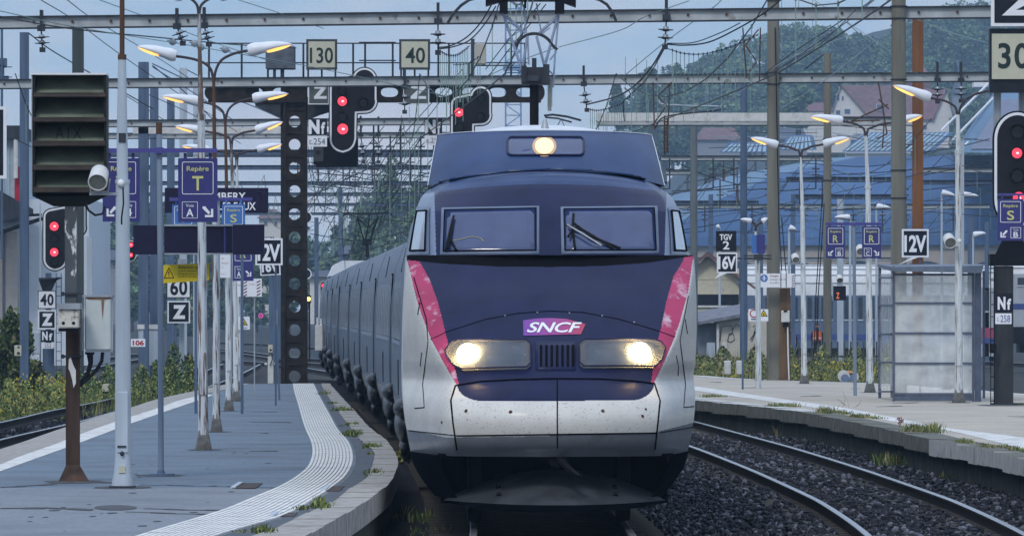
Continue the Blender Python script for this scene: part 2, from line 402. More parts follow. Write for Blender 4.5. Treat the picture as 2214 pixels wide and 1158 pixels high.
# ---- nose shell, painted in zones
navy_poly = [(993,833),(966,731),(957,692),(946,651),(929,604),(910,570),(900,556),(1480,552),(1476,565),(1456,598),(1441,651),(1430,706),(1423,733),(1407,829),(1330,822),(1205,818),(1090,821)]
pink_l = [(870,545),(881,565),(901,648),(915,689),(932,733),(957,780),(988,833),(993,833),(966,731),(957,692),(946,651),(929,604),(910,570),(900,556)]
pink_r = [(1510,545),(1498,561),(1488,631),(1470,695),(1459,728),(1437,780),(1413,829),(1407,829),(1423,733),(1430,706),(1441,651),(1456,598),(1476,565),(1480,552)]
hatch_dark = [(988,832),(1040,824),(1120,820),(1205,818),(1300,819),(1370,823),(1414,829)] + arc(1362,829,52,0,90,8,36) + [(1200,866)] + arc(1042,830,54,90,180,8,36)
black_poly = [(880,562),(880,520),(1500,520),(1500,553),(1400,568),(1300,575),(1190,577),(1080,576),(960,570)]  # shade of the recess below the windscreens, painted black on the hood
def nose_zone(c):
    q = to_px(c)
    if (c - LW(0, 0, 0)).dot(VB) > 3.0: return 4 if c.z < .95 else 1
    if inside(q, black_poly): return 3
    if inside(q, hatch_dark) or inside(q, navy_poly): return 0
    if inside(q, pink_l) or inside(q, pink_r): return 2
    gl = 937 + (3 if q[0] < 1190 else -6)*abs(q[0]-1190)/220 - max(0, abs(q[0]-1190)-225)*.22
    if q[1] > gl + (5 if q[0] < 1190 else 3): return 4
    return 1
mb = MB()
NR, NC = 320, 420
def nose_fn(a, b):
    z = .74 + 2.045*b; yc, xc, w = interp(NOSE, z)
    s = 2*a-1; sg = -1 if s < 0 else 1; s = abs(s)
    if s < .8:
        t = s/.8; u = w*t; return LW(sg*u, row_pt(NOSE, z, u), z)
    t = (s-.8)/.2; v0 = row_pt(NOSE, z, w); return LW(sg*w, v0 + (7.0-v0)*t, z)
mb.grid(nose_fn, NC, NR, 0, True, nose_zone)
# underside lip
mb.grid(lambda a, b: (lambda p, q: p.lerp(q, b))(nose_fn(a, 0), LW((2*a-1)*1.25, 1.3+2*abs(2*a-1), .74)), 60, 2, 4)
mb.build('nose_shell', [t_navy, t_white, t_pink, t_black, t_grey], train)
# ---- cab above the sill
mb = MB()
def cab_zone(c):
    q = to_px(c); y = q[1]
    ex = 250 - 3*(y-450)/100
    if abs(q[0]-1190) < ex and y > 398 + 0.00028*(q[0]-1190)**2: return 0
    if y < 398 + 0.00028*(q[0]-1190)**2 and y < 446: return 1
    return 2
def cab_fn(a, b):
    z = 2.72 + .965*b; yc, xc, w = interp(CAB, z)
    s = 2*a-1; sg = -1 if s < 0 else 1; s = abs(s)
    if s < .85: u = w*s/.85; v = row_pt(CAB, z, u)
    else: u = w; v0 = row_pt(CAB, z, w); v = v0 + (7.0-v0)*(s-.85)/.15
    return LW(sg*u, v, z + warp(CAB, z, u))
mb.grid(cab_fn, 380, 150, 0, True, cab_zone)
mb.grid(lambda a, b: (lambda p: LW((2*a-1)*1.05, 3.8+3.2*b, 3.69 - .13*((2*a-1)*1.05/1.3)**2))(0), 20, 4, 1)
mb.build('cab_shell', [t_navy, t_roof, t_frame], train)
mb = MB(); mb.grid(lambda a, b: LW((2*a-1)*1.49, 2.0+.5*b+ .5*abs(2*a-1)**2, 2.78), 20, 2); mb.build('windscreen_sill', t_black, train)
# ---- raised roof fairing
def fair_fn(a, b):
    s = 2*a-1
    w = 1.262 + (1.157-1.262)*b; u = s*w
    zb = 3.69 - .15*s*s; zt = 4.135 - .035*s*s; v = 3.95 + .9*b - .06*math.sin(math.pi*b) + .10*s*s + .42*abs(s)**5
    return LW(u, v, zb + (zt-zb)*b)
mb = MB(); mb.grid(fair_fn, 60, 24, 0)
def fside(sg):
    def f(a, b):
        w = (1.262 + (1.157-1.262)*b)*(1-.10*a)
        return LW(sg*w, 4.47+.9*b-.06*math.sin(math.pi*b) + a*(17.3-.9*b), 3.54+.56*b)
    return f
mb.grid(fside(1), 8, 8, 1); mb.grid(fside(-1), 8, 8, 1)
mb.grid(lambda a, b: LW((2*a-1)*1.157*(1-.10*b), 4.85+.10*(2*a-1)**2+.42*abs(2*a-1)**5+b*16, 4.135-.035*(2*a-1)**2), 20, 4, 1)
fa = mb.build('roof_fairing', [t_roof, t_roofwhite], train)
mb = MB(); mb.tube([fair_fn(0, k/12)+Vector((0,-.004,.004)) for k in range(13)] + [fair_fn(k/24, 1)+Vector((0,-.004,.006)) for k in range(1, 24)] + [fair_fn(1, 1-k/12)+Vector((0,-.004,.004)) for k in range(13)], .0045, 6); mb.build('edge_highlight', t_roofwhite, fa)  # pale tube drawing the light caught along the fairing edges
mb = MB(); mb.grid(lambda a, b: LW((2*a-1)*(.98), 5.5+ b*13.5 + .5*(2*a-1)**2, 4.10+ .135*max(0, 1-abs(2*a-1)**2.2)*min(1, b*13)**.5), 30, 26); cap = mb.build('roof_cover', t_roofwhite, train)
mb = MB(); seam(mb, CAB, [(925,402),(1000,388),(1100,376),(1190,371),(1280,374),(1380,386),(1440,400)], .012, .03); mb.build('gutter_strip', t_roof, train)
mb = MB(); p = LW(.02, 6.0, 4.135); mb.cyl(p, p+Vector((0,0,.03)), .09, .085, 10); mb.cyl(p+Vector((0,0,.03)), p+Vector((0,0,.15)), .055, .02, 8); mb.build('roof_beacon', m_galv, train)
# top headlight
def fpt(px, py, off=0.0):
    a, b = .5, .5
    for _ in range(20):
        q = to_px(fair_fn(a, b)); a += (px-q[0])/480*.8; b -= (py-q[1])/95*.8; a = min(1, max(0, a)); b = min(1, max(0, b))
    return fair_fn(a, b) + Vector((0, -off, off*.4))
mb = MB(); poly = px_path(rrect(1097,297,1262,336,9) + [rrect(1097,297,1262,336,9)[0]], 8)[:-1]
mb.add([fpt(1180,316,.006)] + [fpt(a, b, .006) for a, b in poly], [(0, 1+k, 1+(k+1) % len(poly)) for k in range(len(poly))])
tl = mb.build('top_headlight', t_glass, train)
mb = MB(); mb.tube([fpt(a, b, .012) for a, b in poly+[poly[0]]], .013, 6); mb.build('lamp_frame', t_navy, tl)
def disc(r, off):
    mb = MB(); pts = [fpt(1177+r*math.cos(2*math.pi*k/28), 316.5+r*.86*math.sin(2*math.pi*k/28), off) for k in range(28)]; base = [fpt(1177+r*math.cos(2*math.pi*k/28), 316.5+r*.86*math.sin(2*math.pi*k/28), 0) for k in range(28)]
    mb.add(pts + [fpt(1177,316.5,off+.004)] + base, [(k, (k+1) % 28, 28) for k in range(28)] + [(29+k, 29+(k+1) % 28, (k+1) % 28, k) for k in range(28)]); return mb
disc(26, .012).build('lamp_glow_ring', M('train_top_lamp_glow', (.2,.15,.1), .3, emit=(1.0,.60,.26), estr=.34, var=.2), tl)  # dim emissive ring painting the soft glow around the bulb
disc(20, .020).build('bulb', t_lamptop, tl)
# ---- windscreens
for nm, q, lab in (('l', [(955,451),(1166,447),(1166,549),(952,551)], None), ('r', [(1212,449),(1421,447),(1425,548),(1214,549)], None)):
    mb = MB(); patch(mb, CAB, q, .014, 0, 4, 20); ws = mb.build('windscreen', t_frame, train)
    cx = sum(a for a, b in q)/4; cy = sum(b for a, b in q)/4
    gi = [(a+(7 if a < cx else -7), b+(6 if b < cy else -5)) for a, b in q]
    mb = MB(); patch(mb, CAB, gi, .022, 0, 5, 16); mb.build('pane', t_glass, ws)
    mb = MB(); seam(mb, CAB, gi+[gi[0]], .007, .023); mb.build('rubber_seal', t_black, ws)
# side windows of the cab
for sg in (-1, 1):
    def sp(s, z, off=0):
        yc, xc, w = interp(CAB, z); u = xc + (w-xc)*s; return LW(sg*(u+off), row_pt(CAB, z, u), z)
    mb = MB(); mb.grid(lambda a, b: sp(.16+.80*a, 2.80+.50*b, .012), 6, 6); sw = mb.build('side_window', t_frame, train)
    mb = MB(); mb.grid(lambda a, b: sp(.30+.50*a, 2.85+.40*b, .022), 6, 6); mb.build('pane', t_glassbright, sw)
    mb = MB(); mb.tube([sp(.28,2.84,.024), sp(.28,3.26,.024), sp(.84,3.26,.024), sp(.84,2.84,.024), sp(.28,2.84,.024)], .012, 5); mb.build('rubber_seal', t_black, sw)
mb = MB(); seam(mb, CAB, [(981,524),(1000,520),(1022,515),(1040,519),(1046,526)], .004, .026); mb.build('glass_crack', M('dry_grass_straw', (.45,.42,.22), .7), train)
# wipers
def wiper(paths, r):
    mb = MB()
    for p in paths: seam(mb, CAB, p, r, .05)
    mb.build('wiper', m_black, train)
wiper([[(983,475),(974,512),(966,548)],[(977,505),(970,545)],[(980,490),(974,530)],[(976,522),(988,548)]], .014)
wiper([[(1240,470),(1238,500),(1243,545)],[(1224,494),(1262,506),(1325,544)],[(1240,490),(1280,520),(1340,544)],[(1238,505),(1228,520)]], .014)
mb = MB(); seam(mb, CAB, [(1226,496),(1258,515),(1300,541)], .011, .065); mb.build('wiper_arm', m_galv, train)
# ---- headlights: a recessed reflector, a lit bulb and a cover
for poly, bc in (([(966,762),(978,744),(995,740),(1138,741),(1147,749),(1148,790),(1139,799),(1002,801),(986,793),(970,775)], (1014,770)),
                 ([(1252,750),(1262,740),(1410,739),(1426,744),(1435,757),(1428,780),(1412,795),(1262,797),(1253,789)], (1381,768))):
    mb = MB(); patch(mb, NOSE, poly, .010, 0, 4, 14); hl = mb.build('headlight', t_refl, train)
    mb = MB(); patch(mb, NOSE, poly, .045, 0, 5, 14); mb.build('cover', t_lens, hl)
    mb = MB(); seam(mb, NOSE, poly+[poly[0]], .009, .045); mb.build('bezel', t_navy, hl)
    c = npt(NOSE, bc[0], bc[1], .03); mb = MB()
    mb.ell(c, (.112, .075, .112), 24, 14); mb.build('bulb', t_lamp, hl)
# centre grille
mb = MB(); patch(mb, NOSE, rrect(1157,738,1246,801,3), .008, 0, 3, 20); gr = mb.build('grille', t_navy, train)
for k in range(7):
    x = 1167 + k*11.6; mb = MB(); patch(mb, NOSE, rrect(x, 747, x+5.5, 794, 2.5), .014, 0, 2, 14, False); mb.build('slot', t_black, gr)
# logo plate
lg = bpy.data.materials.new('logo_plate_colours'); lg.use_nodes = True; t = lg.node_tree
tcn = t.nodes.new('ShaderNodeTexCoord'); sx = t.nodes.new('ShaderNodeSeparateXYZ'); t.links.new(tcn.outputs['Object'], sx.inputs[0])
mr = t.nodes.new('ShaderNodeMapRange'); mr.inputs[1].default_value = -.32; mr.inputs[2].default_value = .30; t.links.new(sx.outputs[0], mr.inputs[0])
rp = t.nodes.new('ShaderNodeValToRGB'); t.links.new(mr.outputs[0], rp.inputs[0])
rp.color_ramp.elements[0].color = (.16,.035,.30,1); rp.color_ramp.elements[1].color = (.40,.03,.07,1)
ee = rp.color_ramp.elements.new(.5); ee.color = (.30,.045,.24,1)
t.links.new(rp.outputs[0], t.nodes['Principled BSDF'].inputs['Base Color']); t.nodes['Principled BSDF'].inputs['Roughness'].default_value = .4
logo_poly = [(1131,693),(1160,689),(1190,688),(1225,690),(1266,701),(1256,723),(1200,724),(1132,726)]
mb = MB(); patch(mb, NOSE, logo_poly, .006, 0, 4, 12, False); lp = mb.build('logo_plate', lg, train)
vs, fs = text_mesh('SNCF', .018, .32, .96); a = np.array(vs); lo, hi = a.min(0), a.max(0)
mb = MB(); mb.add([npt(NOSE, 1139+(p[0]-lo[0])/(hi[0]-lo[0])*119, 720-(p[1]-lo[1])/(hi[1]-lo[1])*22, .012) for p in vs], fs); mb.build('lettering', m_signwhite, lp)
# panel seams
mb = MB()
for pts, r in (([(985,833),(975,866),(980,915),(988,971)], .010), ([(1415,829),(1427,866),(1422,915),(1416,970)], .010), ([(1205,821),(1205,968)], .007),
               ([(988,941),(1205,938),(1417,935)], .008), ([(985,833),(1040,824),(1120,820),(1205,818),(1300,819),(1370,823),(1415,829)], .011),
               ([(932,733),(966,717),(1050,690),(1120,677),(1190,672),(1260,675),(1340,690),(1420,714),(1459,728)], .005),
               ([(895,600),(922,690),(926,738),(914,830),(918,880),(897,882)], .006), ([(1488,640),(1470,735),(1482,830),(1478,880),(1500,878)], .006),
               ([(908,655),(904,680)], .008), ([(1481,690),(1486,720)], .007), ([(885,930),(990,941)], .006), ([(1417,936),(1503,922)], .006),
               ([(912,762),(909,790)], .006), ([(1462,768),(1467,795),(1466,812)], .005)):
    seam(mb, NOSE, pts, r, .002)
mb.build('panel_seam', t_black, train)
# bolts and marks on the hood, weathered spots on the bumper
mb = MB()
for a, b in ((1092,683),(1162,676),(1231,677),(1302,683),(1371,697)):
    mb.ell(npt(NOSE, a, b, .004), (.010,.010,.010), 6, 4)
mb.build('bolt', m_galv, train)
mb = MB()
for a, b, r in ((1008,888,.02),(1104,890,.02),(1303,888,.02),(1396,884,.014),(1389,899,.018),(956,912,.016)):
    mb.ell(npt(NOSE, a, b, .0), (r,.012,r), 8, 4)
mb.build('hatch_latch', m_rust, train)
# coupler, dark void under the bumper and the plough
mb = MB(); mb.bbox(XT-1.2, XT+1.2, D0+3.9, D0+4.2, .18, .80); mb.bbox(XT-1.2, XT+1.2, D0+.8, D0+4.0, .735, .76); mb.build('underframe_or_added_dark_plates', t_black, train)  # black back plate and roof plate added to keep the void dark
mb = MB(); p = LW(.02, .25, .72); mb.cyl(p+Vector((0,.6,0)), p, .10, .09, 10); mb.tube([p+Vector((.02,0,0)), LW(.14,.1,.62), LW(.24,.05,.55)], [.05,.035,.02], 8); mb.build('coupler', m_black, train)
mb = MB()
for sg in (-1, 1):
    def skirt(a, b):
        w = interp([(0,1.452),(.3,1.42),(.6,1.345),(1,1.20)], b)[0]
        if a < .7: u = w*(.80+.20*a/.7); v = .62 + .5*b + 2.2*(a/.7)**1.6
        else: u = w; v = 2.82 + .5*b + 4*(a-.7)/.3
        return LW(sg*u, v, .745-.47*b)
    mb.grid(skirt, 16, 10)
mb.build('skirt', t_skirt, train)
mb = MB()
def plough(a, b):
    s = 2*a-1; u = 1.135*s; top = .60 - .335*abs(s)**2.0; bot = .285 - .03*(1-s*s)
    return LW(u+.02, .12 + .85*abs(s)**2.2 + .80*b, bot + (top-bot)*b**.8)
mb.grid(plough, 60, 10, 0)
mb.grid(lambda a, b: plough(a, 0) + Vector((0, .03*b, -.075*b*(1-.75*abs(2*a-1)**3))), 60, 2, 1)
pl = mb.build('snow_plough', [t_plough, t_skirt], train)
for a in (.24, .76):
    for b in (.25, .55):
        mb = MB(); p = plough(a, b)+Vector((0,-.02,.012)); mb.box(p, (.05,.03,.03), 0, 0, -.6); mb.build('bracket', m_black, pl)
# front bogie wheels in the dark under the nose
for sg in (-1, 1):
    mb = MB(); c = LW(sg*.78, 3.4, .46); mb.cyl(c-VU*.07, c+VU*.07, .46, .46, 20); mb.build('wheel', m_darksteel, train)

# ---- the rest of the set: body sections swept along the curve of the track
def frame_at(s):
    """point on the track centre line s metres behind the nose tip, and its right hand"""
    y = D0 + s*.9994; x = trk(y); k = (trk(y+1)-trk(y-1))/2; n = Vector((1, -k, 0)).normalized()
    bl = max(0, 1-s/14.0); x = x*(1-bl) + (XT - YAW*s)*bl
    return Vector((x, y, 0)), n
SEC = [(-1.30,.50),(-1.40,.72),(-1.452,1.0),(-1.455,1.6),(-1.44,2.3),(-1.39,2.85),(-1.25,3.22),(-1.0,3.36),(-.5,3.42),(0,3.44)]
SEC = SEC + [(-u, z) for u, z in SEC[::-1][1:]]
def sweep(mb, s0, s1, sec, n, mi=0, scale=1.0, mfn=None):
    n = max(2, n)
    def f(a, b):
        i = a*(len(sec)-1); k = int(round(i)); c, r = frame_at(s0+(s1-s0)*b); u, z = sec[k]; return c + r*(u*scale) + Vector((0,0,z))
    mb.grid(f, len(sec)-1, n, mi, True)
    for s in (s0, s1):
        c, r = frame_at(s); mb.add([c + r*u*scale + Vector((0,0,z)) for u, z in sec], [tuple(range(len(sec)))], mi)
def on_side(s, z, sg, off):
    c, r = frame_at(s)
    u = interp([(z2, -u2) for u2, z2 in SEC[:9]], z)[0]
    return c + r*(sg*(u+off)) + Vector((0,0,z))
def side_quad(mb, s0, s1, z0, z1, sg, off, mi=0, n=2):
    mb.grid(lambda a, b: on_side(s0+(s1-s0)*a, z0+(z1-z0)*b, sg, off), n, 3, mi, False)
    for s in (s0, s1): mb.add([on_side(s,z0,sg,off), on_side(s,z1,sg,off), on_side(s,z1,sg,0), on_side(s,z0,sg,0)], [(0,1,2,3)], mi)
SEC_PC = [(-1.36,.45),(-1.452,.74),(-1.53,1.3),(-1.52,2.1),(-1.49,2.75),(-1.38,3.3),(-1.25,3.55),(-1.15,3.6),(0,3.62)]
SEC_PC = SEC_PC + [(-u, z) for u, z in SEC_PC[::-1][1:]]
mb = MB(); sweep(mb, 6.9, 22.0, SEC_PC, 14); pc = mb.build('power_car_body', t_side, train)
ss = 22.5
for k in range(9):
    ln = 18.3 if k < 8 else 21.5
    mb = MB(); last = k == 8
    if last: sweep(mb, ss, ss+ln, SEC, 12); sweep(mb, ss+3, ss+ln-4, [(-1.2,3.3),(-1.02,3.70),(-.75,3.82),(.75,3.82),(1.02,3.70),(1.2,3.3)], 8, 1)
    else: sweep(mb, ss, ss+ln, SEC, 10)
    car = mb.build('passenger_car' if not last else 'rear_power_car', [t_side, t_roofwhite], train)
    # stripe of lower panel, gutter and joints
    mb = MB()
    for sg in (-1, 1):
        side_quad(mb, ss+.05, ss+ln-.05, .52, .95, sg, .006, 0, 8)
    mb.build('lower_panel', t_grey, car)
    if not last:
        for sg in (-1, 1):
            for s0, s1, nw in ((ss+2.6, ss+ln-2.6, 7),):
                mb = MB(); side_quad(mb, s0, s1, 1.78, 2.62, sg, .010, 0, 8); wb = mb.build('window_band', t_band, car)
                mb = MB(); side_quad(mb, s0, s1, 1.72, 1.775, sg, .022, 0, 8); mb.build('sill_strip', t_post, car)
                if sg < 0:
                    for w in range(nw+1):
                        s = s0 + (s1-s0)*w/nw; mb = MB(); side_quad(mb, s-.20, s+.20, 1.80, 2.60, sg, .02, 0, 1); mb.build('window_post', t_post, car)
            if sg < 0:
                for s0 in (ss+1.1,):
                    mb = MB(); side_quad(mb, s0, s0+.9, .95, 2.75, sg, .016, 0, 1); dr = mb.build('door', t_side, car)
                    mb = MB(); side_quad(mb, s0-.05, s0, .95, 2.78, sg, .018); side_quad(mb, s0+.9, s0+.95, .95, 2.78, sg, .018); mb.build('door_seal', t_black, dr)
                for q in range(1):
                    mb = MB(); s = ss+9+q*4.4; side_quad(mb, s, s+.06, 1.0, 1.5, sg, .012); mb.build('panel_joint', t_black, car); mb = MB(); side_quad(mb, s, s+.05, 2.75, 3.1, sg, .012); mb.build('panel_joint', t_black, car)
    # dark joint and the rounded fairing over the shared bogie
    mb = MB(); sweep(mb, ss-.42, ss-.02, SEC, 2, 0, .985); mb.build('gangway_bellows', t_black, car)
    for sg in (-1, 1):
        c, r = frame_at(ss-.2); mb = MB()
        q = c + r*sg*1.43
        mb.ell((q.x, q.y, .74), (.16, 1.35, .27), 14, 10); mb.ell((q.x+.03*sg, q.y-1.0, .95), (.13, .45, .13), 12, 8); mb.ell((q.x, q.y+.5, .46), (.10, 1.0, .22), 12, 8)
        mb.build('bogie_fairing', t_bogie, car)
        mb = MB()
        for dy in (-1.5, 1.5): mb.cyl(q+Vector((-.55*sg-.06, dy, .46)), q+Vector((-.55*sg+.06, dy, .46)), .46, .46, 16)
        mb.build('wheelset', m_black, car)
    mb = MB(); c, r = frame_at(ss+ln/2); sweep(mb, ss+1.8, ss+ln-1.8, [(-1.28,.52),(-1.2,.22),(1.2,.22),(1.28,.52)], 4); mb.build('underfloor_box', t_black, car)
    ss += ln + .42
SEND = ss
# lit red reflections and numerals are left to the glossy paint; the rear pantograph
def pantograph(c0, sc, raise_, parent, r=1.0, name='pantograph'):
    """c0: foot on the roof; half-diamond arm with a wide bow, built across the track"""
    Q = lambda x, y, z: c0 + Vector((x*sc, y*sc, z*sc))
    H = raise_
    mb = MB(); mb.tube([Q(0,0,-.1), Q(0,0,.62*H)], .055*sc*r, 12)
    pg = mb.build(name, m_black, parent)
    return pg, Q
DP = 92.0
foot = P(1155, 268, DP)
mb = MB(); mb.tube([P(1155,275,DP), P(1155,180,DP)], S(10,DP), 14)
pg = mb.build('pantograph', m_black, train)
mb = MB()
mb.bbox(X(1129,DP), X(1185,DP), DP-.12, DP+.12, Z(184,DP), Z(146,DP)); mb.bbox(X(1127,DP), X(1139,DP), DP-.15, DP+.15, Z(180,DP), Z(143,DP))
mb.bbox(X(1174,DP), X(1188,DP), DP-.15, DP+.15, Z(182,DP), Z(140,DP)); mb.bbox(X(1150,DP), X(1160,DP), DP-.05, DP+.05, Z(146,DP), Z(126,DP)); mb.bbox(X(1140,DP), X(1165,DP), DP-.2, DP-.12, Z(176,DP), Z(164,DP))
mb.build('knuckle_box', m_darksteel, pg)
mb = MB(); q = lambda x, y, o=0: P(x, y, DP+o)
for pts, r in (([(1128,150),(1088,30)],3.2),([(1176,150),(1208,30)],3.2),([(1094,36),(1136,72)],3.4),([(1166,72),(1206,36)],3.4),([(1130,148),(1140,78)],3.0),([(1178,146),(1160,78)],3.0),
               ([(1141,78),(1143,140)],2.0),([(1137,72),(1133,10)],2.6),([(1170,70),(1160,8)],1.6),([(1189,60),(1166,78)],1.6),([(1208,34),(1200,120),(1196,190)],2.2),([(1203,112),(1189,130)],2.0),([(1184,150),(1200,165)],1.8)):
    mb.tube([q(a, b) for a, b in pts], S(r, DP), 8)
mb.build('arm', M('pantograph_tube', (.26,.31,.42), .4, metal=.3, var=.15), pg)
mb = MB(); hoop = [q(1155+44*math.sin(R(t)), 119-46*math.cos(R(t))) for t in range(-66, 67, 8)] + [q(1205,108)]; mb.tube(hoop, S(3.6,DP), 8); mb.build('hoop', m_darksteel, pg)
mb = MB(); bow = [(968,50),(980,30),(997,12),(1015,0),(1050,-8),(1155,-10),(1265,-8),(1296,0),(1312,10),(1324,26),(1332,46)]
for o in (-.18, .18): mb.tube([q(a, b, o) for a, b in bow], S(3.4, DP), 8)
mb.build('bow', m_darksteel, pg)
mb = MB(); mb.prism(poly_px([(1050,-14),(1245,-14),(1245,16),(1228,10),(1210,3),(1088,3),(1050,14)], DP), DP-.22, DP+.22); mb.bbox(X(1080,DP), X(1098,DP), DP-.2, DP+.2, Z(30,DP), Z(-5,DP)); mb.bbox(X(1200,DP), X(1220,DP), DP-.2, DP+.2, Z(30,DP), Z(-5,DP))
mb.bbox(X(1133,DP), X(1138,DP), DP-.1, DP+.1, Z(18,DP), Z(-8,DP)); mb.build('collector_head', m_black, pg)
mb = MB(); mb.tube([q(1190,170), q(1188,240)], S(4.5,DP), 8)
for k in range(12): mb.cyl(q(1189,172+k*5), q(1189,174+k*5), S(6.5,DP), None, 10)
mb.build('insulator', M('ribbed_insulator', (.22,.24,.22), .5), pg)
mb = MB(); mb.tube([q(1178,250), q(1195,248,.5), q(1225,252,1), q(1255,260,1.4)], S(2.5,DP), 6); mb.tube([q(1180,254), q(1205,256,.5), q(1235,264,1)], S(2,DP), 6); mb.build('roof_cable', m_cable, pg)
# rear pantograph, far behind
DR = D0+SEND-14
mb = MB(); q = lambda x, y, o=0: P(x, y, DR+o)
mb.tube([q(794,556), q(794,530)], S(4,DR), 8); mb.bbox(X(784,DR), X(804,DR), DR-.2, DR+.2, Z(530,DR), Z(516,DR))
for pts in ([(787,520),(772,468)],[(800,520),(818,468)],[(790,518),(796,490),(799,462)],[(772,470),(795,492)],[(818,470),(797,492)]): mb.tube([q(a, b) for a, b in pts], S(1.8,DR), 6)
mb.tube([q(a, b) for a, b in ((742,466),(752,460),(772,462),(818,462),(836,459),(848,464))], S(2,DR), 6)
mb.build('rear_pantograph', m_black, train)
# ================================================================== GROUND, TRACKS, PLATFORMS
m_ground = M('yard_ground', (.032, .033, .042), .95, var=.45, scale=.9, col2=(.05,.055,.035), amount=.45, soft=.15, scale2=.12, bump=.4)
m_ballast = M('dark_ballast', (.010, .010, .014), .9, var=.6, scale=16, bump=.6)
m_stone = M('ballast_stone', (.014, .0145, .021), .6, var=.7, scale=3.3)
m_stone2 = M('ballast_stone_pale', (.105, .11, .135), .55, var=.6, scale=3.3)
m_rail = M('rail_side', (.018, .014, .013), .8, var=.4, scale=5)
m_railtop = M('rail_head', (.36, .37, .38), .24, metal=.9, var=.12)
m_asph = M('platform_asphalt', (.150, .195, .245), .85, var=.22, scale=22, col2=(.115,.140,.165), amount=.44, soft=.12, scale2=.55, bump=.25)
m_asph2 = M('platform_asphalt_pale', (.45, .41, .345), .85, var=.16, scale=18, col2=(.33,.305,.27), amount=.44, soft=.14, scale2=.6, bump=.2)
m_cope = M('coping_stone', (.35, .335, .315), .85, var=.2, scale=7, col2=(.20,.195,.17), amount=.42, soft=.12, bump=.3)
m_patch = M('asphalt_patch', (.075, .08, .09), .85, var=.2)
m_line = M('platform_white_line', (.72, .72, .70), .6, var=.08, col2=(.40,.39,.36), amount=.47, soft=.1, scale=4)
m_wall = M('platform_wall', (.055, .058, .05), .9, var=.4, scale=3, col2=(.03,.04,.02), amount=.4, soft=.1, bump=.4)

def strip(mb, pts, width=None, mi=0):
    pass
def ribbon(mb, a, b, z, n=90, mi=0, t=0.0):
    """sheet between two curves a(t), b(t) -> (x, y)"""
    mb.grid(lambda s, q: (lambda p, r: (p[0]+(r[0]-p[0])*s, p[1]+(r[1]-p[1])*s, z))(a(q), b(q)), 1, n, mi, False)
def wcurve(pts, z=PLZ):
    """photo polyline on a horizontal level -> smooth function of t in world x, y"""
    w = []
    for px, py in pts:
        d = dP(py, z); w.append((X(px, d), d))
    L = [0.0]
    for i in range(1, len(w)): L.append(L[-1] + math.hypot(w[i][0]-w[i-1][0], (w[i][1]-w[i-1][1])*.25))
    tab = [(l/L[-1], p[0], p[1]) for l, p in zip(L, w)]
    return lambda t: tuple(interp(tab, t))
dlt = lambda y: np.interp(y, [40,60,74,87,102,121,150], [-.9,-.40,-.18,0,.10,.17,.2])
# --- ground sheet with the hill rising behind
def hill_z(x, y):
    a = max(0, (y-1250)/900.0); r = 1/(1+math.exp(-(x-52)/20.0))
    return -.45 + 88*min(1, a)**1.15*(.015+.985*r)
mb = MB()
ys = [-40, 30, 60, 100, 150, 200, 300, 450, 700, 1000, 1250] + [1250+60*k for k in range(1, 22)]
xs = [-900, -400, -200, -120] + [-100+12*k for k in range(0, 26)] + [260, 400, 900]
mb.add([(x, y, hill_z(x, y)) for y in ys for x in xs], [(j*len(xs)+i, j*len(xs)+i+1, (j+1)*len(xs)+i+1, (j+1)*len(xs)+i) for j in range(len(ys)-1) for i in range(len(xs)-1)], 0, True)
mb.build('ground', m_ground, org=(0,0,-.45), kind='structure')
# --- track bed of the two near tracks
mb = MB()
mb.grid(lambda a, b: (trk(45+205*b**1.3)-2.2+9.2*a, 45+205*b**1.3, -.17+.03*math.sin(a*37+b*91)*math.sin(a*11+b*53) - (.10 if .27 < a < .30 else 0)), 60, 260)
mb.build('ballast_bed', m_ballast, org=(0,45,-.17), kind='structure')
# stones
def stones(name, n, gen, r0, r1, mats):
    ico = np.array([(0,0,1),(.89,0,.45),(.28,.85,.45),(-.72,.53,.45),(-.72,-.53,.45),(.28,-.85,.45),(.72,.53,-.45),(-.28,.85,-.45),(-.89,0,-.45),(-.28,-.85,-.45),(.72,-.53,-.45)])
    fc = [(0,1,2),(0,2,3),(0,3,4),(0,4,5),(0,5,1),(1,6,2),(2,7,3),(3,8,4),(4,9,5),(5,10,1),(6,7,2),(7,8,3),(8,9,4),(9,10,5),(10,6,1)]
    mb = MB()
    for k in range(n):
        x, y, z = gen(); r = r0+(r1-r0)*RNG.random()**2
        sc = r*(.55+.8*RNG.random(3)); q = ico*(.75+.5*RNG.random((11,1)))*sc; th = RNG.random()*6.28; c, s = math.cos(th), math.sin(th)
        q = np.stack([q[:,0]*c-q[:,1]*s+x, q[:,0]*s+q[:,1]*c+y, q[:,2]+z], 1)
        mb.add(q.tolist(), fc, 0 if RNG.random() < .83 else 1)
    return mb.build(name, mats, kind='stuff', org=(0,60,-.1))
def g_near():
    while True:
        y = 56 + 84*RNG.random()**1.6; o = 1.2 + 5.6*RNG.random()
        if min(abs(o-3.3), abs(o-4.87)) > .16: return trk(y, o)+(float(dlt(y)) if o > 2 else 0), y, -.15 + .05*RNG.random()
stones('ballast_stones', 34000, g_near, .018, .046, [m_stone, m_stone2])
stones('ballast_stones', 2500, lambda: (-8.0-3.2*RNG.random(), 100+90*RNG.random(), -.38+.05*RNG.random()), .04, .09, [m_stone, m_stone2])
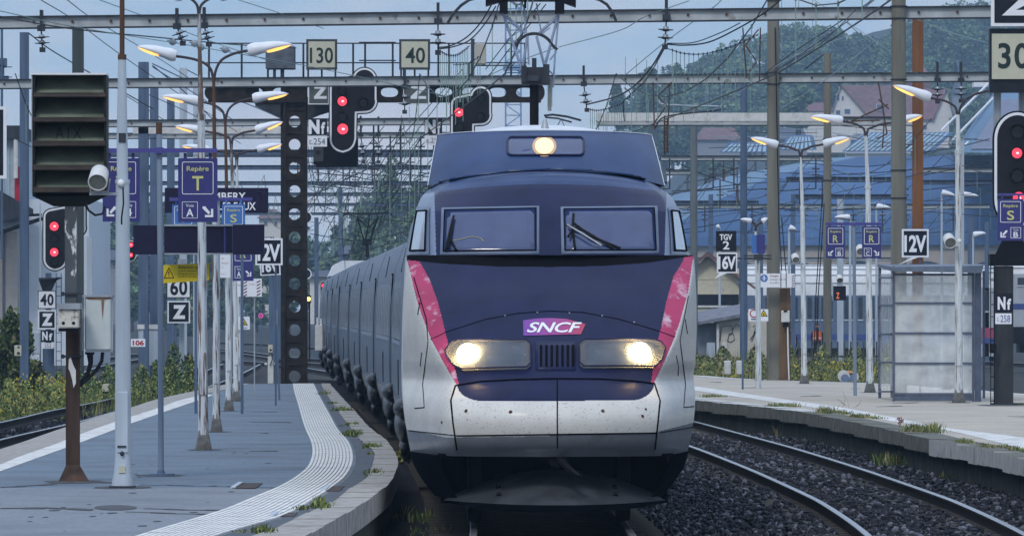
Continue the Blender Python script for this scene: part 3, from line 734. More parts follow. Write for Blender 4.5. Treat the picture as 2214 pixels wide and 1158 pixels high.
# --- rails
RP = [(-.07,-.17),(-.07,-.155),(-.018,-.13),(-.018,-.045),(-.037,-.035),(-.037,-.006),(-.030,0),(.030,0),(.037,-.006),(.037,-.035),(.018,-.045),(.018,-.13),(.07,-.155),(.07,-.17)]
def rail(name, fn, n, label, group, base=0.0):
    mb = MB(); pts = [Vector((*fn(k/n)[:2], base)) for k in range(n+1)]; vs = []
    for i, p in enumerate(pts):
        t = (pts[min(i+1, n)]-pts[max(i-1, 0)]).normalized(); r = Vector((t.y, -t.x, 0))
        if r.x < 0: r = -r
        vs += [p + r*a + Vector((0,0,b)) for a, b in RP]
    m = len(RP)
    for i in range(n):
        for k in range(m-1):
            mb.add([vs[i*m+k], vs[i*m+k+1], vs[(i+1)*m+k+1], vs[(i+1)*m+k]], [(0,1,2,3)], 1 if 5 <= k <= 7 else 0)
    return mb.build(name, [m_rail, m_railtop], label=label, cat='rail', group=group)
near = lambda o: (lambda t: (trk(40+210*t**1.2, o) + (float(dlt(40+210*t**1.2)) if o > 2 else 0), 40+210*t**1.2))
for o, lab in ((-.785,'dark rail under the left wheels of the high speed train'), (.785,'rail under the right wheels of the high speed train, glimpsed below the plough'),
               (3.30,'shiny curved rail right beside the train, nearer of the two on the empty track'), (4.87,'shiny curved rail of the empty track, next to the right platform edge')):
    rail('rail', near(o), 150, lab, 'rails of the two near tracks')
lt = [(40,-8.7),(100,-8.75),(129,-8.80),(150,-8.62),(165,-8.66),(180,-8.5),(230,-8.9),(320,-10.5)]
rail('rail', lambda t: (interp(lt, 60+240*t)[0], 60+240*t), 80, 'rail along the far side of the left platform, nearer of its pair', 'rails of the left track', -.02)
rail('rail', lambda t: (interp(lt, 60+240*t)[0]-1.5, 60+240*t), 80, 'rail behind the nearer one of the left track, beside the yellow weeds', 'rails of the left track', -.02)
for i, (pp, lab) in enumerate(((((470,738),(560,742),(650,748),(720,752)), 'farthest shiny yard rail crossing behind the brown gantry mast'), (((470,752),(540,760),(640,772),(720,777)), 'shiny yard rail crossing just above the end of the left platform, second from the back'),
                (((470,757),(540,766),(640,780),(722,788)), 'shiny yard rail crossing behind the platform end, third from the back'), (((480,777),(560,782),(650,793),(724,805)), 'nearest yard rail crossing right behind the left platform end'),
                (((175,806),(210,793),(260,782),(300,776)), 'yard rail rising behind the yellow weeds at left, lower of two'), (((175,785),(215,776),(260,768),(300,764)), 'yard rail rising behind the yellow weeds at left, upper of two'),
                (((2100,778),(2140,781),(2180,783),(2240,786)), 'shiny rail under the white and blue coach at the right edge'), (((2100,838),(2150,845),(2200,852),(2260,860)), 'rail along the back of the right platform beside the signal mast'))):
    rail('rail', wcurve(pp, -.02 if i < 7 else 0.0), 24, lab, 'rails of the yard', -.02)
m_stain = M('rust_stained_ballast', (.040,.033,.026), .9, var=.4, scale=9, bump=.3)
for lo, hi in ((2.70,3.17),(4.30,4.74),(5.0,5.25),(.95,1.25)):
    mb = MB(); mb.grid(lambda a, b: (trk(48+150*b**1.3, lo+(hi-lo)*a)+(float(dlt(48+150*b**1.3)) if lo > 2 else 0), 48+150*b**1.3, -.115+.02*math.sin(b*900+a*9)*math.sin(b*311)-.03*abs(2*a-1)**3), 4, 300); mb.build('stained_ballast', m_stain, org=(4,60,-.12), kind='structure')
# sleepers of the near tracks, mostly buried
mb = MB()
for c in (0, 4.085):
    for k in range(230):
        y = 50 + .6*k; x = trk(y, c); mb.box((x, y, -.20), (2.5, .25, .14))
mb.build('sleepers', M('concrete_sleeper', (.055,.05,.045), .9, var=.3), kind='stuff', org=(0,50,-.3))

# --- left platform
outer = wcurve([(540,1200),(640,1170),(671,1155),(695,1141),(733,1121),(782,1091),(816,1067),(840,1048),(854,1024),(861,1000),(854,979),(834,951),(802,927),(771,893),(740,860),(722,840),(713,830)])
inner = wcurve([(430,1200),(520,1170),(560,1155),(609,1136),(685,1100),(716,1086),(764,1052),(785,1040),(797,1024),(806,1000),(808,979),(778,950),(750,915),(728,885),(708,855),(698,838),(694,829)])
outer2 = [outer(k/120) for k in range(121)]
def by_y(fn, n=400):
    tab = sorted([(fn(k/n)[1], fn(k/n)[0]) for k in range(n+1)]); ty = [q[0] for q in tab]; tx = [q[1] for q in tab]
    return lambda y: float(np.interp(y, ty, tx))
fo = by_y(outer); fi = by_y(inner)
left_edge = lambda y: interp([(40,-5.2),(60,-5.9),(80,-6.4),(94,-6.67),(101,-6.73),(116,-6.93),(140,-7.09),(151,-7.19),(167,-7.07),(184,-6.9)], y)[0]
YE = 183.0
Ys = [52 + (YE-52)*(k/130) for k in range(131)]
mb = MB()
for a, b in zip(Ys[:-1], Ys[1:]):
    xa = [left_edge(a)+(fi(a)-left_edge(a))*k/6 for k in range(7)]; xb = [left_edge(b)+(fi(b)-left_edge(b))*k/6 for k in range(7)]
    for k in range(6): mb.add([(xa[k],a,PLZ),(xa[k+1],a,PLZ),(xb[k+1],b,PLZ),(xb[k],b,PLZ)], [(0,1,2,3)], 1 if b < 78.2 else 0)
mb.add([(left_edge(YE),YE,PLZ),(fi(YE),YE,PLZ),(fi(YE)-.3,YE+9,-.3),(left_edge(YE)+.3,YE+9,-.3)], [(0,1,2,3)])
mb.build('platform', [m_asph, M('platform_asphalt_worn', (.20,.222,.25), .85, var=.2, scale=20, col2=(.155,.175,.20), amount=.42, soft=.1, scale2=.7, bump=.25)], org=(-4,100,0), kind='structure')
# coping stones with joints
mb = MB()
a0 = Ys[0]; y = 52.0; k = 0
while y < YE-.1:
    y2 = min(YE, y+1.9); g = .03; n = 4; tz = .006*((k*7) % 5-2)/2
    for j in range(n):
        p, q = y+g+(y2-y-2*g)*j/n, y+g+(y2-y-2*g)*(j+1)/n
        mb.add([(fi(p)+.004,p,PLZ+.012+tz),(fo(p),p,PLZ+.012+tz),(fo(q),q,PLZ+.012+tz),(fi(q)+.004,q,PLZ+.012+tz),(fo(p),p,PLZ-.22),(fo(q),q,PLZ-.22)], [(0,1,2,3),(1,4,5,2)])
    mb.add([(fi(y+g),y+g,PLZ+.012+tz),(fo(y+g),y+g,PLZ+.012+tz),(fo(y+g),y+g,PLZ-.22),(fi(y+g),y+g,PLZ-.22)], [(0,3,2,1)])
    y = y2; k += 1
mb.build('platform_kerb', m_cope, org=(0,60,0), kind='structure')
mb = MB()
for a, b in zip(Ys[:-1], Ys[1:]): mb.add([(fo(a)-.07,a,PLZ-.2),(fo(a)-.07,a,-.35),(fo(b)-.07,b,-.35),(fo(b)-.07,b,PLZ-.2)], [(0,1,2,3)]); mb.add([(fi(a),a,PLZ-.01),(fo(a)-.01,a,PLZ-.01),(fo(b)-.01,b,PLZ-.01),(fi(b),b,PLZ-.01)], [(0,1,2,3)])
for a, b in zip(Ys[:-1], Ys[1:]): mb.add([(left_edge(a),a,PLZ-.003),(left_edge(a),a,-.45),(left_edge(b),b,-.45),(left_edge(b),b,PLZ-.003)], [(0,1,2,3)])
mb.build('platform_wall', m_wall, org=(0,60,0), kind='structure')
# ribbed guidance strip
tr = wcurve([(380,1200),(470,1158),(540,1137),(609,1117),(685,1076),(713,1058),(747,1031),(761,1007),(764,986),(754,955),(733,931),(713,896),(692,858),(678,829)])
tl_ = wcurve([(180,1200),(300,1158),(400,1128),(484,1102),(540,1079),(612,1048),(661,1014),(673,993),(675,965),(659,924),(644,872),(636,845),(633,827)])
m_tac = M('tactile_strip_white', (.70, .70, .67), .65, var=.07, col2=(.40,.40,.39), amount=.42, soft=.12, scale=5)
m_groove = M('tactile_groove', (.37, .37, .37), .8, var=.2)
tab_r = by_y(tr); tab_l = by_y(tl_)
mb = MB()
Yt = [52 + (YE-.4-52)*(k/110) for k in range(111)]
for a, b in zip(Yt[:-1], Yt[1:]):
    la, ra, lb, rb = tab_l(a), tab_r(a), tab_l(b), tab_r(b)
    if (int(a/1.35)) != (int(b/1.35)): b2 = b-.05
    else: b2 = b
    mb.add([(la,a,PLZ+.004),(ra,a,PLZ+.004),(rb,b,PLZ+.004),(lb,b,PLZ+.004)], [(0,1,2,3)], 1)
    for k in range(12):
        t0, t1 = (k+.10)/12, (k+.80)/12
        if k == 0: t0 = 0
        mb.add([(la+(ra-la)*t0,a,PLZ+.013),(la+(ra-la)*t1,a,PLZ+.013),(lb+(rb-lb)*t1,b2,PLZ+.013),(lb+(rb-lb)*t0,b2,PLZ+.013)], [(0,1,2,3)], 0)
        mb.add([(la+(ra-la)*t1,a,PLZ+.013),(la+(ra-la)*t1,a,PLZ+.004),(lb+(rb-lb)*t1,b2,PLZ+.004),(lb+(rb-lb)*t1,b2,PLZ+.013)], [(0,1,2,3)], 0)
mb.build('tactile_path', [m_tac, m_groove], org=(-2,80,PLZ), kind='structure')
mb = MB()
for a, b in zip(Yt[:-1], Yt[1:]): mb.add([(tab_r(a)+.03,a,PLZ+.004),(fi(a)-.005,a,PLZ+.004),(fi(b)-.005,b,PLZ+.004),(tab_r(b)+.03,b,PLZ+.004)], [(0,1,2,3)])
mb.build('edge_asphalt', M('edge_asphalt_dark', (.085,.10,.12), .9, var=.25, scale=14, col2=(.14,.155,.17), amount=.4, soft=.12, scale2=1.2, bump=.25), org=(-2,80,PLZ), kind='structure')
# white line at the left edge
wl_u = by_y(wcurve([(423,849),(283,894),(173,938),(0,988),(-120,1030)])); wl_l = by_y(wcurve([(423,867),(283,915),(173,958),(0,1020),(-120,1065)]))
mb = MB()
for a, b in zip(Ys[:-1], Ys[1:]):
    if a < 78 or b > 160: continue
    q = lambda y: float(np.interp(y, [70,93,110,131,163], [-6.4,-6.38,-6.40,-6.66,-6.85])); r = lambda y: float(np.interp(y, [70,84.5,102,120,148,163], [-5.75,-5.82,-5.95,-6.13,-6.30,-6.40]))
    mb.add([(q(a),a,PLZ+.004),(r(a),a,PLZ+.004),(r(b),b,PLZ+.004),(q(b),b,PLZ+.004)], [(0,1,2,3)])
mb.build('white_line', m_line, org=(-6,100,PLZ), kind='structure')
mb = MB()
for a, b in zip(Ys[:-1], Ys[1:]):
    mb.add([(left_edge(a)-.02,a,PLZ+.006),(left_edge(a)+.5,a,PLZ+.006),(left_edge(b)+.5,b,PLZ+.006),(left_edge(b)-.02,b,PLZ+.006)], [(0,1,2,3)]); mb.add([(left_edge(a)-.02,a,PLZ+.006),(left_edge(b)-.02,b,PLZ+.006),(left_edge(b)-.02,b,PLZ-.2),(left_edge(a)-.02,a,PLZ-.2)], [(0,1,2,3)])
mb.build('platform_kerb', m_cope, org=(-6,100,0), kind='structure')
# cracks, patches and a shallow puddle-like repair in the asphalt
mb = MB()
def pline(pts, w, z=PLZ+.005):
    q = [(X(a, dP(b)), dP(b)) for a, b in pts]
    for (x0, y0), (x1, y1) in zip(q[:-1], q[1:]):
        n = max(2, int(abs(x1-x0)*3)); 
        for k in range(n):
            f = lambda t: (x0+(x1-x0)*t+.0, y0+(y1-y0)*t+.12*math.sin(11*t+x0)*.5)
            a, b = f(k/n), f((k+1)/n); ww = w*(.5+.5*abs(math.sin(k*1.7)))
            mb.add([(a[0],a[1]-ww,z),(b[0],b[1]-ww,z),(b[0],b[1]+ww,z),(a[0],a[1]+ww,z)], [(0,1,2,3)])
pline([(0,1053),(60,1050),(120,1046)], .30); pline([(190,1043),(245,1043)], .22); pline([(300,1048),(420,1050),(560,1053)], .10); pline([(0,1099),(100,1098),(200,1102)], .26)
pline([(310,1099),(400,1102),(485,1103)], .14); pline([(270,1106),(380,1110),(470,1112)], .12); pline([(540,975),(600,975)], .2); pline([(540,912),(630,913)], .25); pline([(540,890),(600,890)], .2); pline([(560,936),(580,936)], .2); pline([(530,1053),(640,1055)], .12)
mb.build('asphalt_cracks', m_patch, org=(-4,80,PLZ), kind='structure')
mb = MB()
for k in range(90):
    px, py = 60+560*RNG.random(), 850+300*RNG.random()**.8; d = dP(py); x = X(px, d)
    if left_edge(d)+1.3 < x < tab_l(d)-.15:
        r = .012+.05*RNG.random()**3; mb.add([(x+r*math.cos(q)*(.7+.5*RNG.random()), d+r*4*math.sin(q)*(.7+.5*RNG.random()), PLZ+.0042) for q in np.arange(0, 6.2, .8)], [tuple(range(8))])
mb.build('asphalt_stains', M('gum_and_oil_stain', (.09,.10,.115), .8, var=.3), org=(-4,80,PLZ), kind='structure')
mb = MB(); c = [(250,1097,46,5.5)]
for a, b, rx, ry in c:
    mb.add([(X(a+rx*math.cos(R(t)), dP(b+ry*math.sin(R(t)))), dP(b+ry*math.sin(R(t))), PLZ+.0045) for t in range(0, 360, 15)], [tuple(range(24))])
mb.build('asphalt_patch', m_patch, org=(-4,70,PLZ), kind='structure')
def cover(px0, px1, py0, py1, label):
    mb = MB(); d0, d1 = dP(py1), dP(py0); mb.box(((X(px0,d0)+X(px1,d1))/2, (d0+d1)/2, PLZ+.0075), (X(px1,d0)-X(px0,d0), d1-d0, .006)); o = mb.build('cable_cover', M('rusty_cover', (.065,.052,.05), .8, var=.3), label=label, cat='cover plate')
    f = MB(); f.box((X(px0,d0)-.03, (d0+d1)/2, PLZ+.012), (.05, d1-d0, .02)); f.build('edge_strip', m_lightsteel, o)
cover(510, 560, 1045, 1056, 'rusty rectangular cover plate set in the left platform asphalt')
cover(705, 740, 1052, 1062, 'brown cover plate at the kerb beside the ribbed white strip, farther one')
cover(595, 640, 1109, 1117, 'brown cover plate at the kerb beside the ribbed white strip, nearest one')
# contact shade painted as dark discs round the feet of the poles
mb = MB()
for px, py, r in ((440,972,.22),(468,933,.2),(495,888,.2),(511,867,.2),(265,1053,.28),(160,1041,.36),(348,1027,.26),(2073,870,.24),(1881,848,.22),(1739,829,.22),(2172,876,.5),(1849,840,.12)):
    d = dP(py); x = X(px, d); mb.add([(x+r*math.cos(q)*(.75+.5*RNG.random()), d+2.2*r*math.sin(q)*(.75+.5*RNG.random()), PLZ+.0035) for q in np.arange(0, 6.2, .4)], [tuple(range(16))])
mb.build('contact_shade_patches', M('foot_contact_shade', (.075,.08,.085), .9, var=.35, scale=9), org=(0,100,PLZ), kind='structure')
# --- right platform
ro = by_y(wcurve([(1380,850),(1500,866),(1709,889),(1828,911),(1944,936),(2027,956),(2103,969),(2214,996),(2330,1030),(2430,1062)]))
ru = by_y(wcurve([(1380,822),(1511,836),(1613,851),(1705,864),(1811,879),(1927,901),(2043,924),(2214,946),(2400,985),(2600,1030)]))
rl = by_y(wcurve([(1380,828),(1511,845),(1613,860),(1705,873),(1811,889),(1944,913),(2043,929),(2214,970),(2350,1003),(2480,1040)]))
rb_ = lambda y: interp([(60,15.0),(110,13.2),(150,12.0),(172,10.0),(185,8.7),(192,6.7),(205,5.2),(240,2.5)], y)[0]
Yr = [72 + (212-72)*(k/110) for k in range(111)]
mb = MB()
for a, b in zip(Yr[:-1], Yr[1:]):
    for k in range(8):
        f = lambda y, t: ro(y)+.55 + (rb_(y)-ro(y)-.55)*t
        mb.add([(f(a,k/8),a,PLZ),(f(a,(k+1)/8),a,PLZ),(f(b,(k+1)/8),b,PLZ),(f(b,k/8),b,PLZ)], [(0,1,2,3)])
mb.build('platform', m_asph2, org=(8,120,0), kind='structure')
mb = MB(); y = 72.0; k = 0
while y < 211:
    y2 = y+1.3; g = .02; tz = .008*((k*5) % 7-3)/3; ov = .05*((k*3) % 4-1.5)/1.5
    white = y < 104 or y > 131
    mi = 1 if white else 0
    for p, q in ((y+g, (y+y2)/2), ((y+y2)/2, y2-g)):
        xa, xb = ro(p), ro(q)
        mb.add([(xa,p,PLZ+.02+tz),(xa+.55,p,PLZ+.01),(xb+.55,q,PLZ+.01),(xb,q,PLZ+.02+tz)], [(0,1,2,3)], 1 if y > 131 else 0)
        mb.add([(xa,p,PLZ+.02+tz),(xb,q,PLZ+.02+tz),(xb,q,PLZ-.19+ov*.3),(xa,p,PLZ-.19+ov*.3)], [(0,1,2,3)], mi if y < 104 else 0)
    mb.add([(ro(y+g),y+g,PLZ+.02+tz),(ro(y+g),y+g,PLZ-.18),(ro(y+g)+.5,y+g,PLZ-.18),(ro(y+g)+.5,y+g,PLZ+.01)], [(0,1,2,3)], mi if y < 104 else 0)
    y = y2; k += 1
mb.build('platform_kerb', [M('dark_coping_stone', (.17,.168,.15), .9, var=.25, scale=6, col2=(.09,.10,.075), amount=.45, soft=.14, bump=.35), M('whitewashed_coping', (.50,.50,.49), .8, var=.1, col2=(.2,.2,.18), amount=.36, soft=.1, scale=4)], org=(6,110,0), kind='structure')
mb = MB()
for a, b in zip(Yr[:-1], Yr[1:]): mb.add([(ro(a)+.12,a,PLZ-.1),(ro(b)+.12,b,PLZ-.1),(ro(b)+.12,b,-.4),(ro(a)+.12,a,-.4)], [(0,1,2,3)])
for a, b in zip(Yr[:-1], Yr[1:]): mb.add([(rb_(a),a,PLZ),(rb_(b),b,PLZ),(rb_(b),b,-.4),(rb_(a),a,-.4)], [(0,1,2,3)])
mb.build('platform_wall', m_wall, org=(6,110,0), kind='structure')
mb = MB()
for a, b in zip(Yr[:-1], Yr[1:]): mb.add([(rl(a),a,PLZ+.004),(ru(a),a,PLZ+.004),(ru(b),b,PLZ+.004),(rl(b),b,PLZ+.004)], [(0,1,2,3)])
for a, b in zip(Yr[:-1], Yr[1:]):
    if b < 205: mb.add([(rb_(a)-.3,a,PLZ+.004),(rb_(a)-.02,a,PLZ+.004),(rb_(b)-.02,b,PLZ+.004),(rb_(b)-.3,b,PLZ+.004)], [(0,1,2,3)])
mb.build('white_line', m_line, org=(8,120,PLZ), kind='structure')
mb = MB()
pline([(1605,838),(1645,837)], .5); pline([(1730,857),(1775,855)], .45); pline([(1535,826),(1560,826)], .5); pline([(1895,879),(1950,877)], .3); pline([(1930,872),(1985,870)], .3); pline([(1810,862),(1828,876)], .25); pline([(2180,900),(2230,901)], .3)
mb.build('asphalt_cracks', m_patch, org=(8,120,PLZ), kind='structure')

# ================================================================== VEGETATION
g1 = M('leaf_green', (.105, .155, .04), .7, var=.5, scale=2.0); g2 = M('leaf_dark_green', (.035, .058, .024), .7, var=.5, scale=2.0)
g3 = M('leaf_yellow_green', (.27, .27, .085), .7, var=.4, scale=2.0); g4 = M('flower_yellow', (.50, .42, .05), .6, var=.2); g5 = M('dry_stem', (.24, .21, .13), .8, var=.3); g6 = M('flower_orange', (.45,.16,.02), .6)
g7 = M('leaf_blue_green', (.028,.058,.032), .7, var=.5, scale=.5)
def leaves(mb, n, gen, size, nm, up=0.0, asp=.36):
    c = np.array([gen() for _ in range(n)]); th = RNG.random(n)*6.283; ph = (RNG.random(n)-.5)*2.4
    s = size*(.5+RNG.random(n)); mi = RNG.integers(0, nm, n) if isinstance(nm, int) else RNG.choice(len(nm), n, p=nm)
    a = np.stack([np.cos(th), np.sin(th), 0*th], 1)*(s*asp)[:, None]
    b = np.stack([-np.sin(th)*np.sin(ph)*(1-up), np.cos(th)*np.sin(ph)*(1-up), np.cos(ph)*(1-up)+up], 1)*s[:, None]
    v = np.stack([c-a*.3, c+b*.45-a, c+b, c+b*.45+a], 1).reshape(-1, 3).tolist(); o = len(mb.v)
    mb.v += v; mb.f += [(o+4*k, o+4*k+1, o+4*k+2, o+4*k+3) for k in range(n)]; mb.m += [int(q) for q in mi]; mb.sm += [False]*n
class in_ell:
    """random points in an ellipsoid, fewer near its middle"""
    def __init__(q, c, r, lo=.35): q.c, q.r, q.lo, q.buf = np.array(c), np.array(r), lo, []
    def __call__(q):
        if not q.buf:
            v = RNG.random((160, 3))*2-1; l = np.sqrt((v*v).sum(1)); v = v[(l < 1) & (l > q.lo*RNG.random(160))]; q.buf = (q.c+v*q.r).tolist()
        return q.buf.pop()
def blades(mb, n, gen, h0, h1, w, nm, lean=.35):
    for k in range(n):
        x, y, z = gen(); h = h0+(h1-h0)*RNG.random(); th = RNG.random()*6.283; l = lean*h*(RNG.random()+.2); dx, dy = math.cos(th)*l, math.sin(th)*l; px_, py_ = -math.sin(th)*w, math.cos(th)*w
        if abs(px_) < w*.4: px_ = w*.6
        mi = int(RNG.choice(len(nm), p=nm))
        mb.add([(x-px_,y,z),(x+px_,y,z),(x+dx*.5+px_*.7,y+dy*.5,z+h*.6),(x+dx*.5-px_*.7,y+dy*.5,z+h*.6),(x+dx,y+dy,z+h)], [(0,1,2,3),(3,2,4)], mi)
def tuft(px, py, w, h, n, z=PLZ, nm=(.36,.44,.15,.05), mats=None, name='grass_tuft', label=None):
    d = dP(py, z); wx = S(w, d); mb = MB(); cl = [(RNG.normal()*.22, RNG.normal()*.5, .45+.75*RNG.random()) for _ in range(7)]
    for cx_, cy_, hh in cl:
        hh *= max(.25, 1-1.6*abs(cx_))
        blades(mb, int(n/6), lambda: (X(px, d)+wx*(cx_+.10*RNG.normal()), d+cy_+.3*RNG.normal(), z), S(h, d)*.2, S(h, d)*hh*1.3, .008, nm, .9)
    return mb.build(name, mats or [g1, g2, g3, g5], label=label, kind='stuff')
for px, py, w, h, n, lab in ((733,888,60,16,260,'dry grass tuft in the left kerb joint, beside the first third of the ribbed strip'),(716,872,30,10,80,'small weed at the far part of the left kerb joint'),(766,940,62,16,300,'broad green weed tuft in the joint beside the middle of the left kerb'),
      (758,918,40,10,120,'flat green weed strip in the left kerb joint, above the broad tuft'),(800,966,44,18,220,'dark round weed tuft on the left kerb near its widest bend'),(802,981,24,8,60,'tiny weed under the dark tuft on the left kerb'),(808,1023,60,9,200,'long flat weed crossing the left kerb stone'),
      (688,1096,64,20,300,'dry brownish weed tuft at the near left kerb'),(570,1148,70,16,260,'grassy clump at the bottom edge of the photo beside the ribbed strip'),(700,852,30,14,100,'weed with a yellow flower at the far end of the left kerb')):
    tuft(px, py, w, h, n, label=lab)
for px, py, w, h, n, lab in ((1540,857,70,8,200,'low reddish weed strip on the right platform near the train'),(1700,878,90,12,320,'green weed strip on the right kerb, first from the train'),(1790,893,90,18,420,'tall green weed strip on the right kerb beside the pale stones'),(1870,903,90,12,320,'low green weed strip on the right kerb before the grassy mound'),
      (2000,935,110,24,700,'thick grassy mound on the right kerb'),(2085,957,50,14,200,'small weed patch right of the grassy mound on the kerb'),(2150,966,90,12,300,'dry weed patch on the right kerb near the photo edge'),(2200,975,50,12,200,'last weed patch on the right kerb, cut by the photo edge')):
    tuft(px, py, w, h, n, nm=(.35,.2,.2,.25), label=lab)
# red leaved plant on the right kerb
d = dP(926); mb = MB(); mb.tube([P(1944,926,d), P(1946,915,d), P(1943,905,d)], .012, 5, 1); leaves(mb, 40, in_ell(P(1945,912,d), (.055,.05,.075)), .035, 1)
mb.build('red_plant', [M('red_leaf', (.20,.03,.04), .6), g5], label='small red leaved plant growing on the right platform edge', cat='plant')
d = dP(880); mb = MB()
for a, b in (((1820,882),(1826,858)),((1846,884),(1862,864)),((1836,884),(1822,845)),((1836,884),(1858,872))): mb.tube([P(*a,d), P((a[0]+b[0])/2+3,(a[1]+b[1])/2,d), P(*b,d)], .004, 4)
mb.build('dry_stalk', g5, label='thin dry stalks standing on the right platform edge', cat='plant')
# weeds under the right platform wall and between the tracks
mb = MB()
for px, py, w, h, n in ((1730,945,110,45,500),(1600,905,60,30,150),(1905,955,90,40,260),(1960,1010,130,50,500),(2100,1040,120,40,160),(2050,985,60,35,140)):
    d = dP(py, -.15); wx = S(w, d); blades(mb, n, lambda: (X(px, d)+(RNG.random()-.5)*wx, d+(RNG.random()-.5)*2.5, -.17), .05, S(h, d)*.8, .014, (.25,.5,.1,.15), .5)
mb.build('track_weeds', [g1, g2, g3, g5], kind='stuff', org=(5,90,-.2))
mb = MB(); d = dP(1000, .2)
leaves(mb, 140, in_ell(P(872,985,d), (.13,.3,.13)), .06, [.25,.4,.25,.1]); mb.build('flowering_weed', [g1, g2, g3, g4], label='yellow flowered weed between the left kerb and the train', cat='weeds')
mb = MB()
for px, py, w, h, n in ((860,1120,150,60,120),(930,1150,100,40,60)):
    d = dP(py, -.15); blades(mb, n, lambda: (X(px, d)+(RNG.random()-.5)*S(w, d), d+(RNG.random()-.5)*3, -.2), .05, S(h, d)*.7, .014, (.25,.55,.1,.1), .5)
mb.build('track_weeds', [g1, g2, g3, g5], kind='stuff', org=(-1,70,-.2))
# yellow flowering bank on the left, scrub behind the right platform
mb = MB(); DB = 196.0
def g_bank(x0, x1, y0, y1, d0, d1):
    def g():
        d = d0+(d1-d0)*RNG.random(); px = x0+(x1-x0)*RNG.random(); t = RNG.random()
        yy = y1 + (y0-y1)*t**1.25*(.5+.5*abs(math.sin(px*.045)+.35*math.sin(px*.13)))
        return tuple(P(px, yy, d))
    return g
leaves(mb, 15000, g_bank(-20,150,818,915,170,200), .075, [.44,.14,.40,.015,.005])
leaves(mb, 8000, g_bank(120,440,796,868,185,215), .075, [.46,.34,.20,.0,.0]); leaves(mb, 5000, g_bank(330,432,755,858,200,215), .08, [.45,.45,.10,.0,.0])
for _ in range(26):
    px = -10+150*RNG.random(); py = 815+70*RNG.random(); leaves(mb, 40, in_ell(P(px,py,172+10*RNG.random()), (.25,.3,.18)), .05, [.1,0,.3,.55,.05])
blades(mb, 900, lambda: (X(-20+460*RNG.random(), 180), 172+30*RNG.random(), -.4), .3, .8, .008, [.4,.2,.4,.0,0], .3)
mb.build('flowering_scrub', [g1, g2, g3, g4, g6], kind='stuff', org=(-11,190,-.4))
mb = MB()
leaves(mb, 20000, g_bank(1500,1960,758,822,212,250), .085, [.34,.20,.20,.0,.26]); leaves(mb, 6000, g_bank(1660,1960,772,824,208,222), .07, [.38,.16,.34,.02,.10])
for _ in range(16):
    px = 1690+250*RNG.random(); py = 780+36*RNG.random(); leaves(mb, 40, in_ell(P(px,py,207), (.3,.3,.16)), .05, [.1,0,.35,.5,.05])
blades(mb, 2200, lambda: (X(1500+460*RNG.random(), 214), 206+36*RNG.random(), -.4), .6, 1.5, .009, [.25,.2,.3,0,.25], .3)
mb.build('trackside_scrub', [g1, g2, g3, g4, g5], kind='stuff', org=(9,220,-.4))
# ================================================================== BACKGROUND: WOOD, HOUSES, ROUNDHOUSE, COACHES
f1 = M('forest_leaf', (.10, .16, .09), .8, var=.5, scale=.3); f2 = M('forest_leaf_dark', (.05, .085, .07), .8, var=.5, scale=.3); f3 = M('forest_leaf_light', (.18, .24, .12), .8, var=.4, scale=.3)
bark = M('bark', (.06,.05,.04), .9, var=.3)
SKY = [(1295,262),(1312,228),(1330,196),(1345,205),(1362,236),(1380,165),(1410,150),(1440,168),(1470,132),(1510,118),(1545,92),(1590,80),(1640,62),(1700,46),(1760,34),(1800,44),(1850,52),(1905,58),(1950,42),(1985,24),(2020,8),(2080,-6),(2150,-20),(2230,-30)]
def wood(name, trees, leafn, size, kind_label):
    mb = MB()
    for (px, pyt, w, h, d) in trees:
        cx, zt = X(px, d), Z(pyt, d); rw, rh = S(w, d)/2, S(h, d)/2
        n = int(leafn*(.7+.6*RNG.random()))
        mb.cyl((cx, d, zt-2*rh*1.25), (cx, d, zt-rh*.6), rw*.09, rw*.03, 6, 3)
        tone = RNG.random(); pr = [.5,.2,.3] if tone > .6 else ([.35,.5,.15] if tone < .35 else [.5,.35,.15])
        k = 7
        for j in range(k):
            a = RNG.random()*6.283; rr = .62*RNG.random()**.5; zz = (RNG.random()*1.5-.75)
            sh = math.sqrt(max(.1, 1-zz*zz*.7))
            c = (cx+math.cos(a)*rr*rw*sh, d+math.sin(a)*rr*rw*sh, zt-rh+zz*rh*.82)
            leaves(mb, n//k, in_ell(c, (rw*.42, rw*.42, rh*.30), .6), size, pr, 0, .7)
    return mb.build(name, [f1, f2, f3, bark], kind='stuff', label=kind_label)
trees = []
for i in range(46):
    px = 1370 + 870*(i+.5*RNG.random())/46; top = interp(SKY, px)[0] + 6*RNG.random(); d = 1640+160*RNG.random()
    trees.append((px, top, 70+50*RNG.random(), 110+50*RNG.random(), d))
for i in range(150):
    px = 1360 + 880*RNG.random(); t = RNG.random(); top0 = interp(SKY, px)[0]+20; top = top0 + (265-top0)*t
    trees.append((px, top, 80+60*RNG.random(), 100+50*RNG.random(), 1620-300*t))
wood('hillside_wood', trees, 1500, .52, 'wooded hillside behind the houses')
